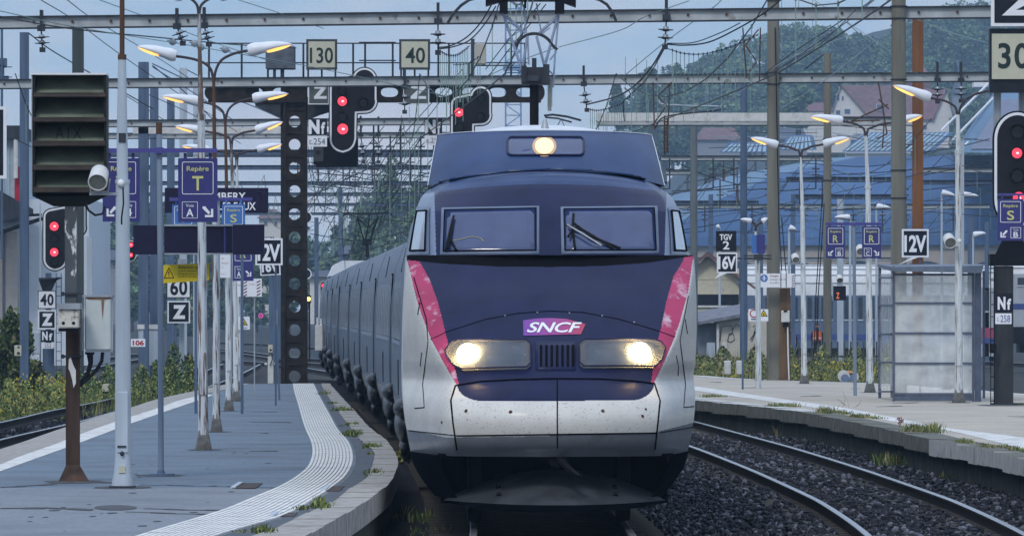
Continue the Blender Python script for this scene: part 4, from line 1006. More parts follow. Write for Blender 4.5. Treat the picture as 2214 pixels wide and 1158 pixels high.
def tree(px, top, base, w, d, label, group, dense=700, leaf=.6, mats=None, pr=(.5,.3,.2), trunk=.06):
    z0 = Z(base, d); t = thing('tree', (X(px, d), d, z0), label, 'tree', group); zt = Z(top, d); h = zt-z0; rw = S(w, d)/2
    mb = MB(); mb.tube([(X(px,d), d, z0), (X(px,d)+rw*.06, d, z0+h*.45), (X(px,d)-rw*.04, d, z0+h*.85)], [rw*trunk*2, rw*trunk*1.4, rw*trunk*.4], 7)
    for k in range(5):
        a = k*1.25; zz = z0+h*(.35+.1*k); mb.tube([(X(px,d), d, zz), (X(px,d)+math.cos(a)*rw*.7, d+math.sin(a)*rw*.7, zz+h*.14)], [rw*trunk, rw*trunk*.3], 5)
    mb.build('trunk', bark, t)
    mb = MB()
    for k in range(12):
        zz = .22+.72*(k+RNG.random()*.6)/12; a = RNG.random()*6.283; prof = math.sin(math.pi*min(1, zz*.95+.06))**.6; rr = .45*prof*RNG.random()**.5
        c = (X(px,d)+math.cos(a)*rr*rw, d+math.sin(a)*rr*rw, z0+h*zz)
        leaves(mb, dense//12, in_ell(c, (rw*.55*prof+.1, rw*.55*prof+.1, h*.10), .6), leaf, list(pr), 0, .7)
    mb.build('crown', mats or [f1, f2, f3], t)
for px, top, base, w, d, lab in ((1334,184,300,48,1250,'slim pale tree standing alone against the sky, left end of the wooded hill'),(1405,148,300,92,1300,'broad tree second from the left end of the wooded hill'),(1462,140,300,70,1320,'tall tree between the broad tree and the start of the closed wood'),
                        (1725,184,300,110,1190,'round light green bush tree left of the white gabled house'),(2010,212,310,60,1330,'small light green tree between the two red roofs')):
    tree(px, top, base, w, d, lab, 'trees at the foot of the hill', 2600, .45)
# belt of trees and gardens far behind the yard, centre and left
tr2 = []
for i in range(64):
    px = 180 + 860*(i+RNG.random())/64; base_top = 452 + 40*math.sin(px*.011+1)+26*math.sin(px*.037)
    if 820 < px < 960: base_top -= 46
    tr2.append((px, base_top+40*RNG.random(), 60+46*RNG.random(), 110+60*RNG.random(), 820+240*RNG.random()))
for i in range(70):
    px = 180+780*RNG.random(); tr2.append((px, 530+110*RNG.random(), 70+40*RNG.random(), 70+50*RNG.random(), 700+160*RNG.random()))
for i in range(60):
    px = (-620+590*RNG.random()) if i % 2 else (2260+640*RNG.random()); tr2.append((px, 500+90*RNG.random(), 60+46*RNG.random(), 110+60*RNG.random(), 760+240*RNG.random()))
wood('far_tree_belt', tr2, 700, .42, 'belt of trees behind the yard')
for px, top, w, d, lab in ((905,395,80,640,'grey green tree rising just left of the cab of the train'),(838,330,96,760,'tall pale green tree left of the cab, above the wires'),(780,440,60,600,'small tree above the far white train roof')):
    tree(px, top, 660, w, d, lab, 'trees behind the yard', 2200, .26, pr=(.45,.05,.50))
# --- houses on the slope
def house(x0, x1, ye, yr, yb, d, wallm, roofm, label, gable=None, depth=10, wins=(), chim=()):
    t = thing('house', ((X(x0,d)+X(x1,d))/2, d+depth/2, Z(yb, d)), label, 'house', 'houses on the slope')
    mb = MB(); mb.bbox(X(x0,d), X(x1,d), d, d+depth, Z(yb,d), Z(ye,d)); 
    if gable: mb.prism(poly_px([(gable[0],ye+1),(gable[1],ye+1),(gable[2],yr+2)], d), d-.05, d+depth*.5)
    mb.build('wall', wallm, t)
    mb = MB(); e = S(5,d)
    if gable:
        gx0, gx1, ga = gable
        # roof slope facing the camera on one side of the gable, plus the two gable slopes
        rx = x1 if (gx0+gx1)/2 < (x0+x1)/2 else x0
        a = [P(ga,yr,d+depth*.5), P(rx+(4 if rx==x1 else -4),yr,d+depth*.5), P(rx+(4 if rx==x1 else -4),ye+3,d-.5), P(gx1 if rx==x1 else gx0,ye+3,d-.5)]
        mb.add(a+[p+Vector((0,0,-.25)) for p in a], [(0,1,2,3),(7,6,5,4),(0,3,7,4),(1,5,6,2),(3,2,6,7)])
        for s, g in ((0,gx0),(1,gx1)):
            q = [P(ga,yr-2,d-.6), P(g+(-4 if s==0 else 4),ye+6,d-.6), P(g+(-4 if s==0 else 4),ye+6,d+depth*.5), P(ga,yr-2,d+depth*.5)]
            mb.add(q+[p+Vector((0,0,-.3)) for p in q], [(0,1,2,3),(7,6,5,4),(0,4,5,1),(1,5,6,2)])
    else:
        q = [P(x0-5,ye+2,d-.6), P(x1+5,ye+2,d-.6), P(x1-14,yr,d+depth*.5), P(x0+14,yr,d+depth*.5), P(x0-5,ye+2,d+depth+.6), P(x1+5,ye+2,d+depth+.6)]
        mb.add(q, [(0,1,2,3),(0,3,4),(1,5,2),(3,2,5,4),(0,4,5,1)])
    rf = mb.build('roof', roofm, t)
    for cx, cy in chim:
        mb = MB(); mb.bbox(X(cx-4,d), X(cx+4,d), d+depth*.3, d+depth*.3+.8, Z(cy+22,d), Z(cy,d)); mb.build('chimney', wallm, rf)
    for wx, wy, ww, wh in wins:
        mb = MB(); mb.bbox(X(wx-ww/2-1,d), X(wx+ww/2+1,d), d-.12, d-.02, Z(wy+wh/2+1,d), Z(wy-wh/2-1,d)); f = mb.build('window', m_dirtywhite, t)
        mb = MB(); mb.bbox(X(wx-ww/2,d), X(wx+ww/2,d), d-.16, d-.10, Z(wy+wh/2,d), Z(wy-wh/2,d)); mb.build('pane', m_hpane, f)
    return t
m_hpane = M('house_window_pane', (.07,.09,.15), .2); m_hwall = M('house_render', (.62,.59,.55), .85, var=.12); m_hwall2 = M('house_render_grey', (.24,.25,.28), .85, var=.12)
m_roofbr = M('roof_brown_tile', (.16,.10,.10), .85, var=.2, scale=1.2); m_roofred = M('roof_red_tile', (.17,.09,.095), .85, var=.2, scale=1.2); m_roofslate = M('roof_slate', (.08,.09,.12), .7, var=.2, scale=1.0)
house(1797,1962,252,184,330,1240,m_hwall,m_roofbr,'white gabled house with a brown tiled roof, behind the tall concrete pole',(1797,1880,1818),10,((1812,210,5,14),(1822,213,4,9),(1812,243,9,9),(1832,241,12,10),(1902,232,12,12),(1912,300,10,14)),())
house(1740,1800,238,222,330,1275,m_hwall,m_roofred,'small house with a red roof, left of the white gabled house',None,9,((1760,255,6,8),))
house(1955,2052,254,192,320,1260,m_hwall,m_roofred,'house with a red roof right of the rusty pole',(2020,2060,2046),10,((1975,270,8,10),(2000,275,7,10)),())
house(1962,2012,168,145,215,1420,m_roofred,m_roofred,'red roof peeping from the trees beside the rusty pole',None,9)
house(2062,2080,200,130,300,1400,m_hwall2,m_roofslate,'narrow pale grey tower house among the trees above the street lamp',None,6)
house(1505,1600,300,276,340,1230,m_hwall2,m_roofbr,'house with a pink brown roof behind the white topped beam',None,9,((1580,308,6,12),))
house(1655,1745,300,272,345,1210,m_hwall2,m_roofslate,'grey slate roofed house left of the second concrete pole',None,9,((1700,312,9,9),(1720,312,9,9)))
house(1832,1965,330,288,360,1215,m_hwall,m_hwall2,'lower white house wing with blue balcony under the gabled house',None,8,((1852,308,26,12),(1905,308,9,12)))
for x0, x1, ye, yr, d, w, r, lab in ((196,262,560,540,640,m_hwall2,m_roofslate,'grey house behind the lamp pole at left'),(560,612,470,452,900,m_hwall,m_roofbr,'small pale house left of the brown gantry mast'),
                             (735,800,548,530,620,m_hwall2,m_roofslate,'grey shed above the white roof of the rear power car'),(670,735,596,584,560,m_hwall,m_roofslate,'low white shed behind the far round signal')):
    house(x0, x1, ye, yr, 700, d, w, r, lab, None, 8, ((x0+14, ye+12, 6, 8), (x1-16, ye+12, 6, 8)))
# --- roundhouse: a huge shallow dome with a lantern, glazed roof lights and arched windows
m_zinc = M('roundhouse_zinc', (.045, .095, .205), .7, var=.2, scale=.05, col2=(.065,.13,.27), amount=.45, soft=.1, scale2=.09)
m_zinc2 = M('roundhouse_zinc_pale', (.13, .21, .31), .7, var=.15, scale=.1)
m_glasroof = M('roundhouse_roof_light', (.19, .30, .36), .35, var=.2, scale=.6); m_rwall = M('roundhouse_wall', (.38, .34, .30), .85, var=.12, scale=.3)
DRH = 700.0; rh = thing('roundhouse', (X(2230, DRH), DRH+42, Z(655, DRH)), 'huge blue domed engine roundhouse with a lantern and arched windows, right background', 'roundhouse')
cx, cy = X(2230, DRH), DRH+46.0; RR = S(960, DRH)
mb = MB()
PROF = [(1.0,528),(.985,508),(.93,470),(.82,420),(.66,365),(.5,335),(.42,322)]
def dome(a, b):
    i = b*(len(PROF)-1); k = min(int(i), len(PROF)-2); t = i-k; r = PROF[k][0]+(PROF[k+1][0]-PROF[k][0])*t; y = PROF[k][1]+(PROF[k+1][1]-PROF[k][1])*t
    th = 2*math.pi*a; return Vector((cx+RR*r*math.cos(th), cy+RR*r*math.sin(th)*.95, Z(y, DRH)))
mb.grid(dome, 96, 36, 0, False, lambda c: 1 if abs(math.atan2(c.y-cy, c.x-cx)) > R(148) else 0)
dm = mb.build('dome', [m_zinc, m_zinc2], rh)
mb = MB(); 
mb.add([P(2060,330,DRH-20), P(2260,330,DRH-20), P(2290,190,DRH+6), P(2155,190,DRH+6), P(2060,330,DRH+40), P(2260,330,DRH+40), P(2290,190,DRH+10), P(2155,190,DRH+10)], [(0,1,2,3),(4,7,6,5),(0,3,7,4),(1,5,6,2),(3,2,6,7)]); ln = mb.build('lantern_roof', m_zinc2, rh)
mb = MB(); mb.add([P(2098,322,DRH-19), P(2250,322,DRH-19), P(2262,215,DRH-1), P(2168,215,DRH-1)], [(0,1,2,3)]); mb.build('lantern_glazing', M('lantern_dark_glazing', (.06,.065,.13), .25, var=.2, scale=.5), rh)
mb = MB()
for o in (0, 16, 30): mb.tube([P(2036+o,282+o*1.8,DRH-22), P(2140+o*1.1,178+o*1.5,DRH+4)], S(2.6,DRH), 4)
mb.bbox(X(2110,DRH), X(2160,DRH), DRH+3, DRH+6, Z(186,DRH), Z(176,DRH)); mb.build('ridge_rail', m_white, rh)
def slopes(x0, x1, xt0, xt1, y0, y1, n, off):
    mb = MB()
    for k in range(n):
        a, b = k/n, (k+.62)/n
        f = lambda t: (P(x0+(x1-x0)*t, y1, DRH+off), P(xt0+(xt1-xt0)*t, y0, DRH+off+12))
        (p0, q0), (p1, q1) = f(a), f(b); mb.add([p0, p1, q1, q0], [(0,1,2,3)])
    mb.add([P(x0-6,y1+2,DRH+off+.3), P(x1+6,y1+2,DRH+off+.3), P(xt1+6,y0-1,DRH+off+12.3), P(xt0-6,y0-1,DRH+off+12.3), P(x0-6,y1+2,DRH+off+26), P(x1+6,y1+2,DRH+off+26)], [(0,1,2,3),(3,2,5,4),(0,3,4),(1,5,2)], 1)
    mb.build('roof_light', [m_glasroof, m_zinc], rh)
slopes(1826,2010,1878,2056,287,326,17,-34); slopes(1690,1760,1712,1752,293,322,7,-30); slopes(1560,1660,1585,1660,308,328,9,-28)
mb = MB(); mb.grid(lambda a, b: Vector((cx+RR*.985*math.cos(math.pi*(1+a)), cy+RR*.985*.95*math.sin(math.pi*(1+a)), Z(680, DRH)+(Z(527, DRH)-Z(680, DRH))*b)), 60, 2, 0, False); wl = mb.build('wall', m_rwall, rh)
for k in range(20):
    th = math.pi*(1+(k+.5)/20); c = Vector((cx+RR*.985*math.cos(th), cy+RR*.985*.95*math.sin(th), 0)); n = Vector((math.cos(th), math.sin(th), 0)); r = Vector((-n.y, n.x, 0))
    mb = MB(); hw = RR*.985*math.pi/20*.36; zb, zs = Z(650,DRH), Z(592,DRH)
    pts = [(-hw, zb), (hw, zb)] + [(hw*math.cos(R(t)), zs+hw*.55*math.sin(R(t))) for t in range(0, 181, 20)]
    mb.add([c+n*.25+r*a+Vector((0,0,b)) for a, b in pts], [tuple(range(len(pts)))]); mb.build('arched_window', M('roundhouse_window', (.03,.045,.08), .3), wl)
# --- coaches behind the right platform
def coach(x0, x1, yt, yr, yb, d, mats, label, name='railway_coach', wins=None, stripe=None):
    mside, mroof, mwin = mats; t = thing(name, ((X(x0,d)+X(x1,d))/2, d+1.4, Z(yb+22, d)), label, 'coach', 'coaches standing in the yard')
    mb = MB(); mb.bbox(X(x0,d), X(x1,d), d, d+2.8, Z(yb,d), Z(yr,d)); mb.build('body', mside, t)
    mb = MB(); h = Z(yt,d)-Z(yr,d); n = 10
    mb.grid(lambda a, b: Vector((X(x0,d)+(X(x1,d)-X(x0,d))*a, d+1.4-1.4*math.cos(math.pi*b), Z(yr,d)+h*math.sin(math.pi*b)**.8)), 2, n, 0, True)
    for e in (0, 1): mb.add([Vector((X(x0,d)+(X(x1,d)-X(x0,d))*e, d+1.4-1.4*math.cos(math.pi*b/n), Z(yr,d)+h*math.sin(math.pi*b/n)**.8)) for b in range(n+1)], [tuple(range(n+1))])
    for k in range(5):
        a = .1+.10*k; mb.bbox(X(x0,d), X(x1,d), d+1.4-1.4*math.cos(math.pi*a)-.03, d+1.4-1.4*math.cos(math.pi*a), Z(yr,d)+h*math.sin(math.pi*a)**.8-.01, Z(yr,d)+h*math.sin(math.pi*a)**.8+.035, 1)
    mb.build('roof', [mroof, M('coach_roof_rib', (.30,.32,.34), .6)], t)
    for wx0, wx1, wy0, wy1 in wins or ():
        mb = MB(); mb.bbox(X(wx0,d), X(wx1,d), d-.03, d+.02, Z(wy1,d), Z(wy0,d)); w = mb.build('window', mwin, t)
        mb = MB(); mb.bbox(X(wx0-1.5,d), X(wx1+1.5,d), d-.05, d-.031, Z(wy1+3,d), Z(wy1,d)); mb.build('sill', m_lightsteel, w)
    mb = MB(); mb.bbox(X(x0+20,d), X(x1-20,d), d+.3, d+2.5, Z(yb+20,d), Z(yb,d)); mb.build('underframe_or_added_dark_plates', m_black, t)
    if stripe:
        for y0, y1, m in stripe: mb = MB(); mb.bbox(X(x0,d), X(x1,d), d-.02, d+.01, Z(y1,d), Z(y0,d)); mb.build('stripe', m, t)
    return t
m_coach = M('coach_blue_grey', (.10,.14,.21), .45, var=.12, coat=.2); m_coachroof = M('coach_roof_white', (.60,.62,.63), .5, var=.08); m_coachwin = M('coach_window', (.03,.04,.06), .15)
m_croyal = M('coach_stripe_blue', (.035,.06,.22), .4); m_cgrey = M('coach_light_grey', (.36,.39,.43), .45, var=.08); m_cmag = M('coach_magenta', (.30,.06,.12), .5)
W1 = [(x, x+9, 642, 690) for x in list(range(1640,1706,15))+list(range(1716,1792,15))+list(range(1826,1868,15))+list(range(1880,1990,15))]
coach(1612,2128,572,638,752,380,(m_coach,m_coachroof,m_coachwin),'blue grey coach with a white ribbed roof standing behind the right platform', wins=W1, stripe=((722,734,m_croyal),))
coach(2112,2176,572,622,770,330,(m_cgrey,m_coachroof,m_coachwin),'pale grey coach end with a magenta flash between the shelter and the signal mast', wins=[(2128,2136,628,672)], stripe=((708,730,m_cmag),(730,742,m_croyal)))
coach(2186,2330,560,592,742,310,(m_cgrey,m_coachroof,m_coachwin),'white and blue coach cut by the right edge of the photo', wins=[(2200,2330,600,616)], stripe=((656,668,m_croyal),(706,742,m_black)))
# --- signal box like beige building with a lean-to, right of the train
d = 300; t = thing('beige_building', (X(1560,d), d+3, Z(800,d)), 'small beige rendered building with a hipped tile roof, just right of the train', 'building')
mb = MB(); mb.bbox(X(1500,d), X(1598,d), d, d+6, Z(810,d), Z(580,d)); mb.build('wall', M('beige_render', (.56,.52,.40), .9, var=.06, col2=(.35,.33,.28), amount=.3, soft=.15), t)
mb = MB(); q = [P(1492,592,d-.4), P(1632,622,d-.4), P(1530,543,d+3), P(1560,560,d+3), P(1492,592,d+6.4), P(1632,622,d+6.4)]
mb.add([P(1490,578,d-.5), P(1530,543,d-.5), P(1644,628,d-.5), P(1644,634,d-.5), P(1530,552,d-.5), P(1490,584,d-.5), P(1490,578,d+6.5), P(1530,543,d+6.5), P(1644,628,d+6.5)], [(0,1,4,5),(1,2,3,4),(0,6,7,1),(1,7,8,2)]); mb.build('roof', m_roofbr, t)
mb = MB(); mb.prism(poly_px([(1500,580),(1530,553),(1598,603),(1598,582.5),(1500,582.5)][:2]+[(1598,604),(1500,604)], d), d-.02, d+.3); mb.build('gable', MATS['beige_render'], t)
mb = MB(); mb.bbox(X(1505,d), X(1597,d), d-.06, d-.03, Z(660,d), Z(636,d)); f = mb.build('window_band', m_signblack, t)
mb = MB(); mb.bbox(X(1500,d), X(1598,d), d-.1, d-.02, Z(664,d), Z(660,d)); mb.build('ledge', m_dirtywhite, t)
mb = MB(); mb.bbox(X(1593,d), X(1604,d), d-.25, d-.02, Z(612,d), Z(598,d)); mb.build('meter_box', m_galv, t)
d = 280; t = thing('lean_to_shed', (X(1560,d), d+3, Z(800,d)), 'low rendered shed with graffiti and a sloping grey roof, below the beige building', 'shed')
mb = MB(); mb.bbox(X(1550,d), X(1662,d), d, d+5, Z(812,d), Z(690,d)); mb.prism(poly_px([(1550,691),(1662,691),(1662,668),(1604,690)][:3], d), d, d+5); mb.build('wall', M('pale_render', (.50,.47,.40), .9, var=.08), t)
mb = MB(); mb.bbox(X(1500,d), X(1552,d), d+.4, d+5, Z(812,d), Z(698,d)); mb.build('recessed_wall', M('grey_render', (.20,.22,.26), .9, var=.15), t)
mb = MB(); a = [P(1496,704,d-.5), P(1612,684,d-.5), P(1612,662,d+5), P(1496,682,d+5)]; mb.add(a+[p+Vector((0,0,.12)) for p in a], [(0,1,2,3)[::-1],(4,5,6,7),(0,1,5,4),(1,2,6,5),(0,4,7,3)]); mb.build('roof', M('fibre_cement_roof', (.17,.18,.21), .9, var=.3, scale=3), t)
mb = MB(); g = lambda pts: mb.tube([P(a,b,d-.02) for a, b in pts], S(.9,d), 4)
g([(1557,737),(1560,706),(1582,703),(1584,718),(1578,724)]); g([(1584,712),(1592,700),(1602,706),(1602,724)]); g([(1573,737),(1577,720),(1586,722),(1588,734),(1580,739),(1573,737)]); g([(1622,734),(1640,706)]); g([(1625,738),(1634,716)]); g([(1628,706),(1636,700),(1630,720),(1640,712)])
mb.build('graffiti', m_signblack, t)
for x0, x1 in ((1528,1546),(1561,1572)):
    mb = MB(); mb.bbox(X(x0,d), X(x1,d), d-.05, d+.3, Z(772,d), Z(740,d)); mb.build('door', m_lightsteel if x0 < 1550 else m_dirtywhite, t)
mb = MB(); mb.bbox(X(1549,d), X(1554,d), d-.2, d-.05, Z(790,d), Z(700,d)); mb.build('post', m_dirtywhite, t)
# --- buildings at the left edge
d = 250; t = thing('clad_building', (X(60,d), d+4, Z(780,d)), 'pale blue clad building with a black lower roof behind the louvred box, left edge', 'building')
mb = MB(); mb.bbox(X(-160,d), X(44,d), d, d+14, Z(480,d), Z(300,d)); 
for k in range(16): mb.bbox(X(-150+12*k,d), X(-147+12*k,d), d-.04, d, Z(480,d), Z(300,d))
mb.build('cladding', M('pale_blue_cladding', (.36,.44,.50), .6, var=.08), t)
mb = MB(); mb.bbox(X(-160,d), X(44,d), d-.4, d+14, Z(300,d), Z(272,d)); mb.build('roof', m_darksteel, t)
mb = MB(); mb.bbox(X(32,d), X(44,d), d-.1, d-.02, Z(470,d), Z(360,d)); mb.build('red_trim', m_red, t)
mb = MB(); mb.cyl(P(34,385,d-.3), P(34,300,d-.3), S(5,d)); mb.build('downpipe', m_dirtywhite, t)
mb = MB(); mb.bbox(X(-160,d), X(190,d), d+.6, d+14, Z(790,d), Z(430,d)); mb.build('white_wall', M('blue_white_render', (.58,.64,.70), .8, var=.05), t)
mb = MB(); mb.bbox(X(-160,d), X(38,d), d-.1, d+1, Z(790,d), Z(500,d)); mb.bbox(X(-8,d), X(-2,d), d-.15, d-.1, Z(700,d), Z(500,d)); mb.build('beige_wall', M('beige_panel', (.42,.40,.37), .8, var=.08), t)
mb = MB(); mb.bbox(X(6,d), X(10,d), d-.2, d-.1, Z(690,d), Z(500,d)); mb.build('door_edge', m_bluesteel, t)
mb = MB(); a = [P(-160,430,d-2), P(72,470,d-2), P(-20,408,d), P(-160,400,d)]
mb.add([P(-60,400,d-2.5), P(0,412,d-2.5), P(72,452,d-2.5), P(72,462,d-2.5), P(0,480,d-2.5), P(-60,500,d-2.5), P(-60,400,d), P(0,412,d), P(72,452,d), P(72,462,d), P(0,480,d)], [(0,1,4,5),(1,2,3,4),(0,6,7,1),(1,7,8,2),(2,8,9,3),(3,9,10,4)]); cn = mb.build('canopy', m_darksteel, t)
mb = MB(); mb.tube([P(-60,520,d-2.4), P(0,503,d-2.4), P(92,472,d-2.4)], S(6,d), 4); mb.tube([P(-60,470,d-2.4), P(90,464,d-2.4)], S(4,d), 4); mb.build('canopy_edge', m_black, cn)
mb = MB(); mb.bbox(X(186,d), X(198,d), d+.5, d+.7, Z(640,d), Z(510,d)); mb.build('corner_strip', m_lightsteel, t)
# left bush at the edge
def bush(px, top, base, w, d, label, n, pr, leaf):
    t = thing('bush', (X(px,d), d, Z(base,d)), label, 'bush', 'bushes beside the left track'); h = S(base-top,d); rw = S(w,d)/2
    mb = MB()
    for k in range(7): mb.tube([(X(px,d)+(k-3)*rw*.12, d, Z(base,d)), (X(px,d)+(k-3)*rw*.3, d, Z(base,d)+h*.7)], [.03,.01], 5)
    mb.build('stem', bark, t)
    mb = MB()
    for k in range(16):
        c = (X(px,d)+(RNG.random()-.5)*rw*1.5, d+(RNG.random()-.5)*rw, Z(base,d)+h*(.12+.72*RNG.random()))
        leaves(mb, n//16, in_ell(c, (rw*.42,rw*.42,h*.17), .5), leaf, list(pr))
    mb.build('foliage', [g1, g2, g3, g5], t)
bush(14,655,880,110,200,'dark green bush at the left edge behind the dark pole',4200,(.45,.38,.10,.07),.13)
bush(58,778,862,80,208,'dry greenish bush below the round signal at left',2200,(.40,.25,.15,.20),.12)
bush(388,765,862,84,214,'dark bush behind the thin sign pole, beside the left white line',3000,(.42,.48,.10,0),.13)
# ================================================================== POLES, BEAMS, CATENARY
def pole_round(px, w, top, base, d, mat, label, group, zb=-.3, name='catenary_pole', bands=(), taper=.85):
    z0 = Z(base, d) if base else zb; x = X(px, d); t = thing(name, (x, d, z0), label, 'pole', group)
    mb = MB(); r = S(w, d)/2; mb.cyl((x,d,z0), (x,d,Z(top,d)), r, r*taper, 18); mb.build('shaft', mat, t)
    for b in bands:
        mb = MB(); mb.cyl((x,d,Z(b+1.2,d)), (x,d,Z(b-1.2,d)), r*1.05, None, 18); mb.build('band', m_darksteel, t)
    return t
def pole_h(px, w, top, base, d, mat, label, group, zb=-.3, name='catenary_pole', plate=False):
    """rolled H section: two flanges and a web"""
    z0 = Z(base, d) if base else zb; x = X(px, d); t = thing(name, (x, d, z0), label, 'pole', group); w_ = S(w, d); zt = Z(top, d)
    mb = MB(); mb.bbox(x-w_/2, x+w_/2, d, d+.02, z0, zt); mb.bbox(x-w_/2, x+w_/2, d+w_*.9, d+w_*.9+.02, z0, zt); mb.bbox(x-.012, x+.012, d+.02, d+w_*.9, z0, zt); mb.build('shaft', mat, t)
    if plate: mb = MB(); mb.bbox(x-w_*.9, x+w_*.9, d-.1, d+w_+.1, z0-.02, z0+.05); mb.build('base_plate', mat, t)
    return t
GP = 'catenary poles of the yard'
t = pole_round(1943,36,-40,880,155,m_concrete,'thick greenish concrete pole behind the glass shelter',GP,bands=(40,428,368,172,14))
t = pole_round(1672,30,-30,824,192,m_concrete,'tan concrete pole carrying the danger board, right platform',GP,bands=(157,182,2))
mb = MB(); mb.bbox(X(1662,191.6), X(1686,191.6), 191.55, 191.75, Z(824,191.6), Z(600,191.6)); mb.build('casing', m_concrete, t)
mb = MB(); mb.bbox(X(1686,191.5), X(1709,191.5), 191.4, 191.9, Z(824,191.5), Z(622,191.5)); mb.bbox(X(1684,191.5), X(1712,191.5), 191.35, 191.95, Z(824,191.5), Z(818,191.5)); mb.build('rusty_duct', M('ochre_rusty_plate', (.17,.10,.05), .85, var=.35, stretch=8, scale=5, col2=(.09,.06,.04), amount=.45, soft=.2), t)
pole_h(1985,23,34,None,215,M('orange_rust_pole', (.22,.095,.035), .85, var=.45, stretch=8, scale=3, col2=(.05,.022,.014), amount=.40, soft=.25),'orange brown rusty pole right of the thick concrete pole',GP)
pole_round(1789,19,115,None,228,m_concrete,'short dark concrete pole behind the second street lamp, right side',GP,bands=(300,390))
pole_round(1608,17,170,None,240,m_bluesteel,'blue grey round pole left of the tan concrete pole',GP,bands=(176,))
pole_round(1500,18,232,None,246,M('grey_green_pole', (.13,.15,.16), .7, var=.2, stretch=8),'grey green pole just right of the train windscreen',GP)
pole_h(1715,9,420,None,300,m_bluesteel,'thin purple grey post behind the danger board',GP)
pole_h(2076,17,300,None,262,m_lightsteel,'pale lattice like post behind the nearest right street lamp',GP)
pole_h(2100,14,470,None,330,m_bluesteel,'blue post behind the shelter roof, right',GP)
pole_h(52,19,70,905,196,m_bluesteel,'dark blue steel pole at the left edge of the photo',GP)
pole_h(168,24,58,None,212,m_greensteel,'dark green steel pole behind the louvred box',GP)
for i, (px, w, top, d, m, lab) in enumerate(((310,22,134,238,m_bluesteel,'blue steel pole just right of the big lamp pole, taller one of its pair'),(333,18,190,262,m_bluesteel,'blue steel pole behind the thin sign pole, left'),(369,16,215,285,m_bluesteel,'blue steel pole right of the thin sign pole'),
                                     (396,16,147,275,m_lightsteel,'pale blue steel pole with a square top left of the white lamp posts'),(424,13,190,300,m_lightsteel,'pale blue pole half hidden by the nearest white lamp post'),(588,14,560,330,m_bluesteel,'pale blue pole under the tilted speed board'),
                                     (605,12,565,330,m_bluesteel,'slim blue pole left of the brown gantry mast'),(684,9,470,360,m_bluesteel,'blue pole beside the round far signal'),(736,9,405,420,m_bluesteel,'far pole above the white roof of the rear power car'),(1537,10,420,330,m_bluesteel,'blue pole behind the speed boards right of the train'),
                                     (1817,13,430,300,m_lightsteel,'pale post behind the sign R, right platform'),(2134,9,480,330,m_bluesteel,'short blue post beside the hanging sign S'),(1645,10,470,310,m_bluesteel,'blue post left of the tan concrete pole'))):
    pole_h(px, w, top, None, d, m, lab, GP)
# concrete insert: cabinet like housing between the left poles
for x0, x1, y0, y1, d, lab in ((299,310,705,745,236,'narrow pale cabinet on the blue pole by the number plate'),(322,342,705,790,255,'pale blue cabinet behind the thin sign pole')):
    mb = MB(); mb.bevbox(X(x0,d), X(x1,d), d, d+.4, Z(y1,d), Z(y0,d), .02); c = mb.build('cabinet', m_lightsteel, label=lab, cat='cabinet')
    mb = MB(); mb.bbox(X(x0-2,d), X(x1+2,d), d-.05, d+.45, Z(y0+6,d), Z(y0-4,d)); mb.build('cap', m_dirtywhite, c)
# --- painted portal beams
def ins_string(mb, p, l, d, tilt=0.0, discs=2, mi=1):
    """suspension insulator: clamp, rod, bells"""
    q = lambda t: Vector((p[0]+tilt*l*t, p[1], p[2]-l*t))
    mb.box(q(.03), (.16,.16,.12), 0, 0); mb.cyl(q(0), q(1), .018, None, 6, 0)
    for k in range(discs):
        t = .42+.26*k; mb.cyl(q(t-.10), q(t), .05, .07, 10, 2); mb.cyl(q(t), q(t+.03), .17, .15, 12, 1); mb.cyl(q(t+.03), q(t+.07), .10, .05, 10, 1)
    mb.box(q(1), (.12,.1,.1), 0, 0)
def beam(x0, x1, y0, y1, d, h, label, bolts=True, mat=None, zs=None, name='portal_beam'):
    t = thing(name, (X((x0+x1)/2,d), d, min(Z(y0,d), Z(y1,d))-h/2), label, 'beam', 'catenary portal beams')
    za, zb = Z(y0,d), Z(y1,d); xa, xb = X(x0,d), X(x1,d); mb = MB()
    n = max(1, int((xb-xa)/4))
    for k in range(n):
        a, b = xa+(xb-xa)*k/n, xa+(xb-xa)*(k+1)/n; p, q = za+(zb-za)*k/n, za+(zb-za)*(k+1)/n; dy = .012*(k % 2)
        for lo, hi, fy, mi in ((-h/2+.03,h/2-.03,.09,0),(h/2-.03,h/2,0,1),(-h/2,-h/2+.03,0,1)):
            v = [(a,d+fy+dy,p+lo),(b,d+fy+dy,q+lo),(b,d+fy+dy,q+hi),(a,d+fy+dy,p+hi),(a,d+.22,p+lo),(b,d+.22,q+lo),(b,d+.22,q+hi),(a,d+.22,p+hi)]
            mb.add(v, [(0,1,2,3),(4,7,6,5),(3,2,6,7),(0,4,5,1),(0,3,7,4),(1,5,6,2)], mi)
    mb.build('channel', [mat or m_beam, m_darksteel], t)
    if bolts:
        mb = MB(); k = 0; L = xb-xa; s = .8
        while k*s < L: u = k*s/L; mb.cyl((xa+k*s, d+.09, za+(zb-za)*u+.01), (xa+k*s, d+.05, za+(zb-za)*u+.01), .03, None, 6); k += 1
        mb.build('bolts', m_rust, t)['kind'] = 'stuff'
    return t
beam(-260,2320,52,24,155,.27,'long painted beam nearest the top of the photo, crossing the whole picture')
beam(-260,2150,184,166,192,.26,'second painted beam crossing the picture behind the louvred box')
beam(120,1000,268,262,236,.24,'third painted beam behind the left street lamps')
t = beam(1290,1990,262,262,238,.30,'thick white topped beam right of the train roof', mat=m_beam)
mb = MB(); d = 236; mb.bbox(X(1290,d), X(1800,d), d, d+.5, Z(262,d), Z(244,d)); mb.build('white_cover', m_dirtywhite, t)
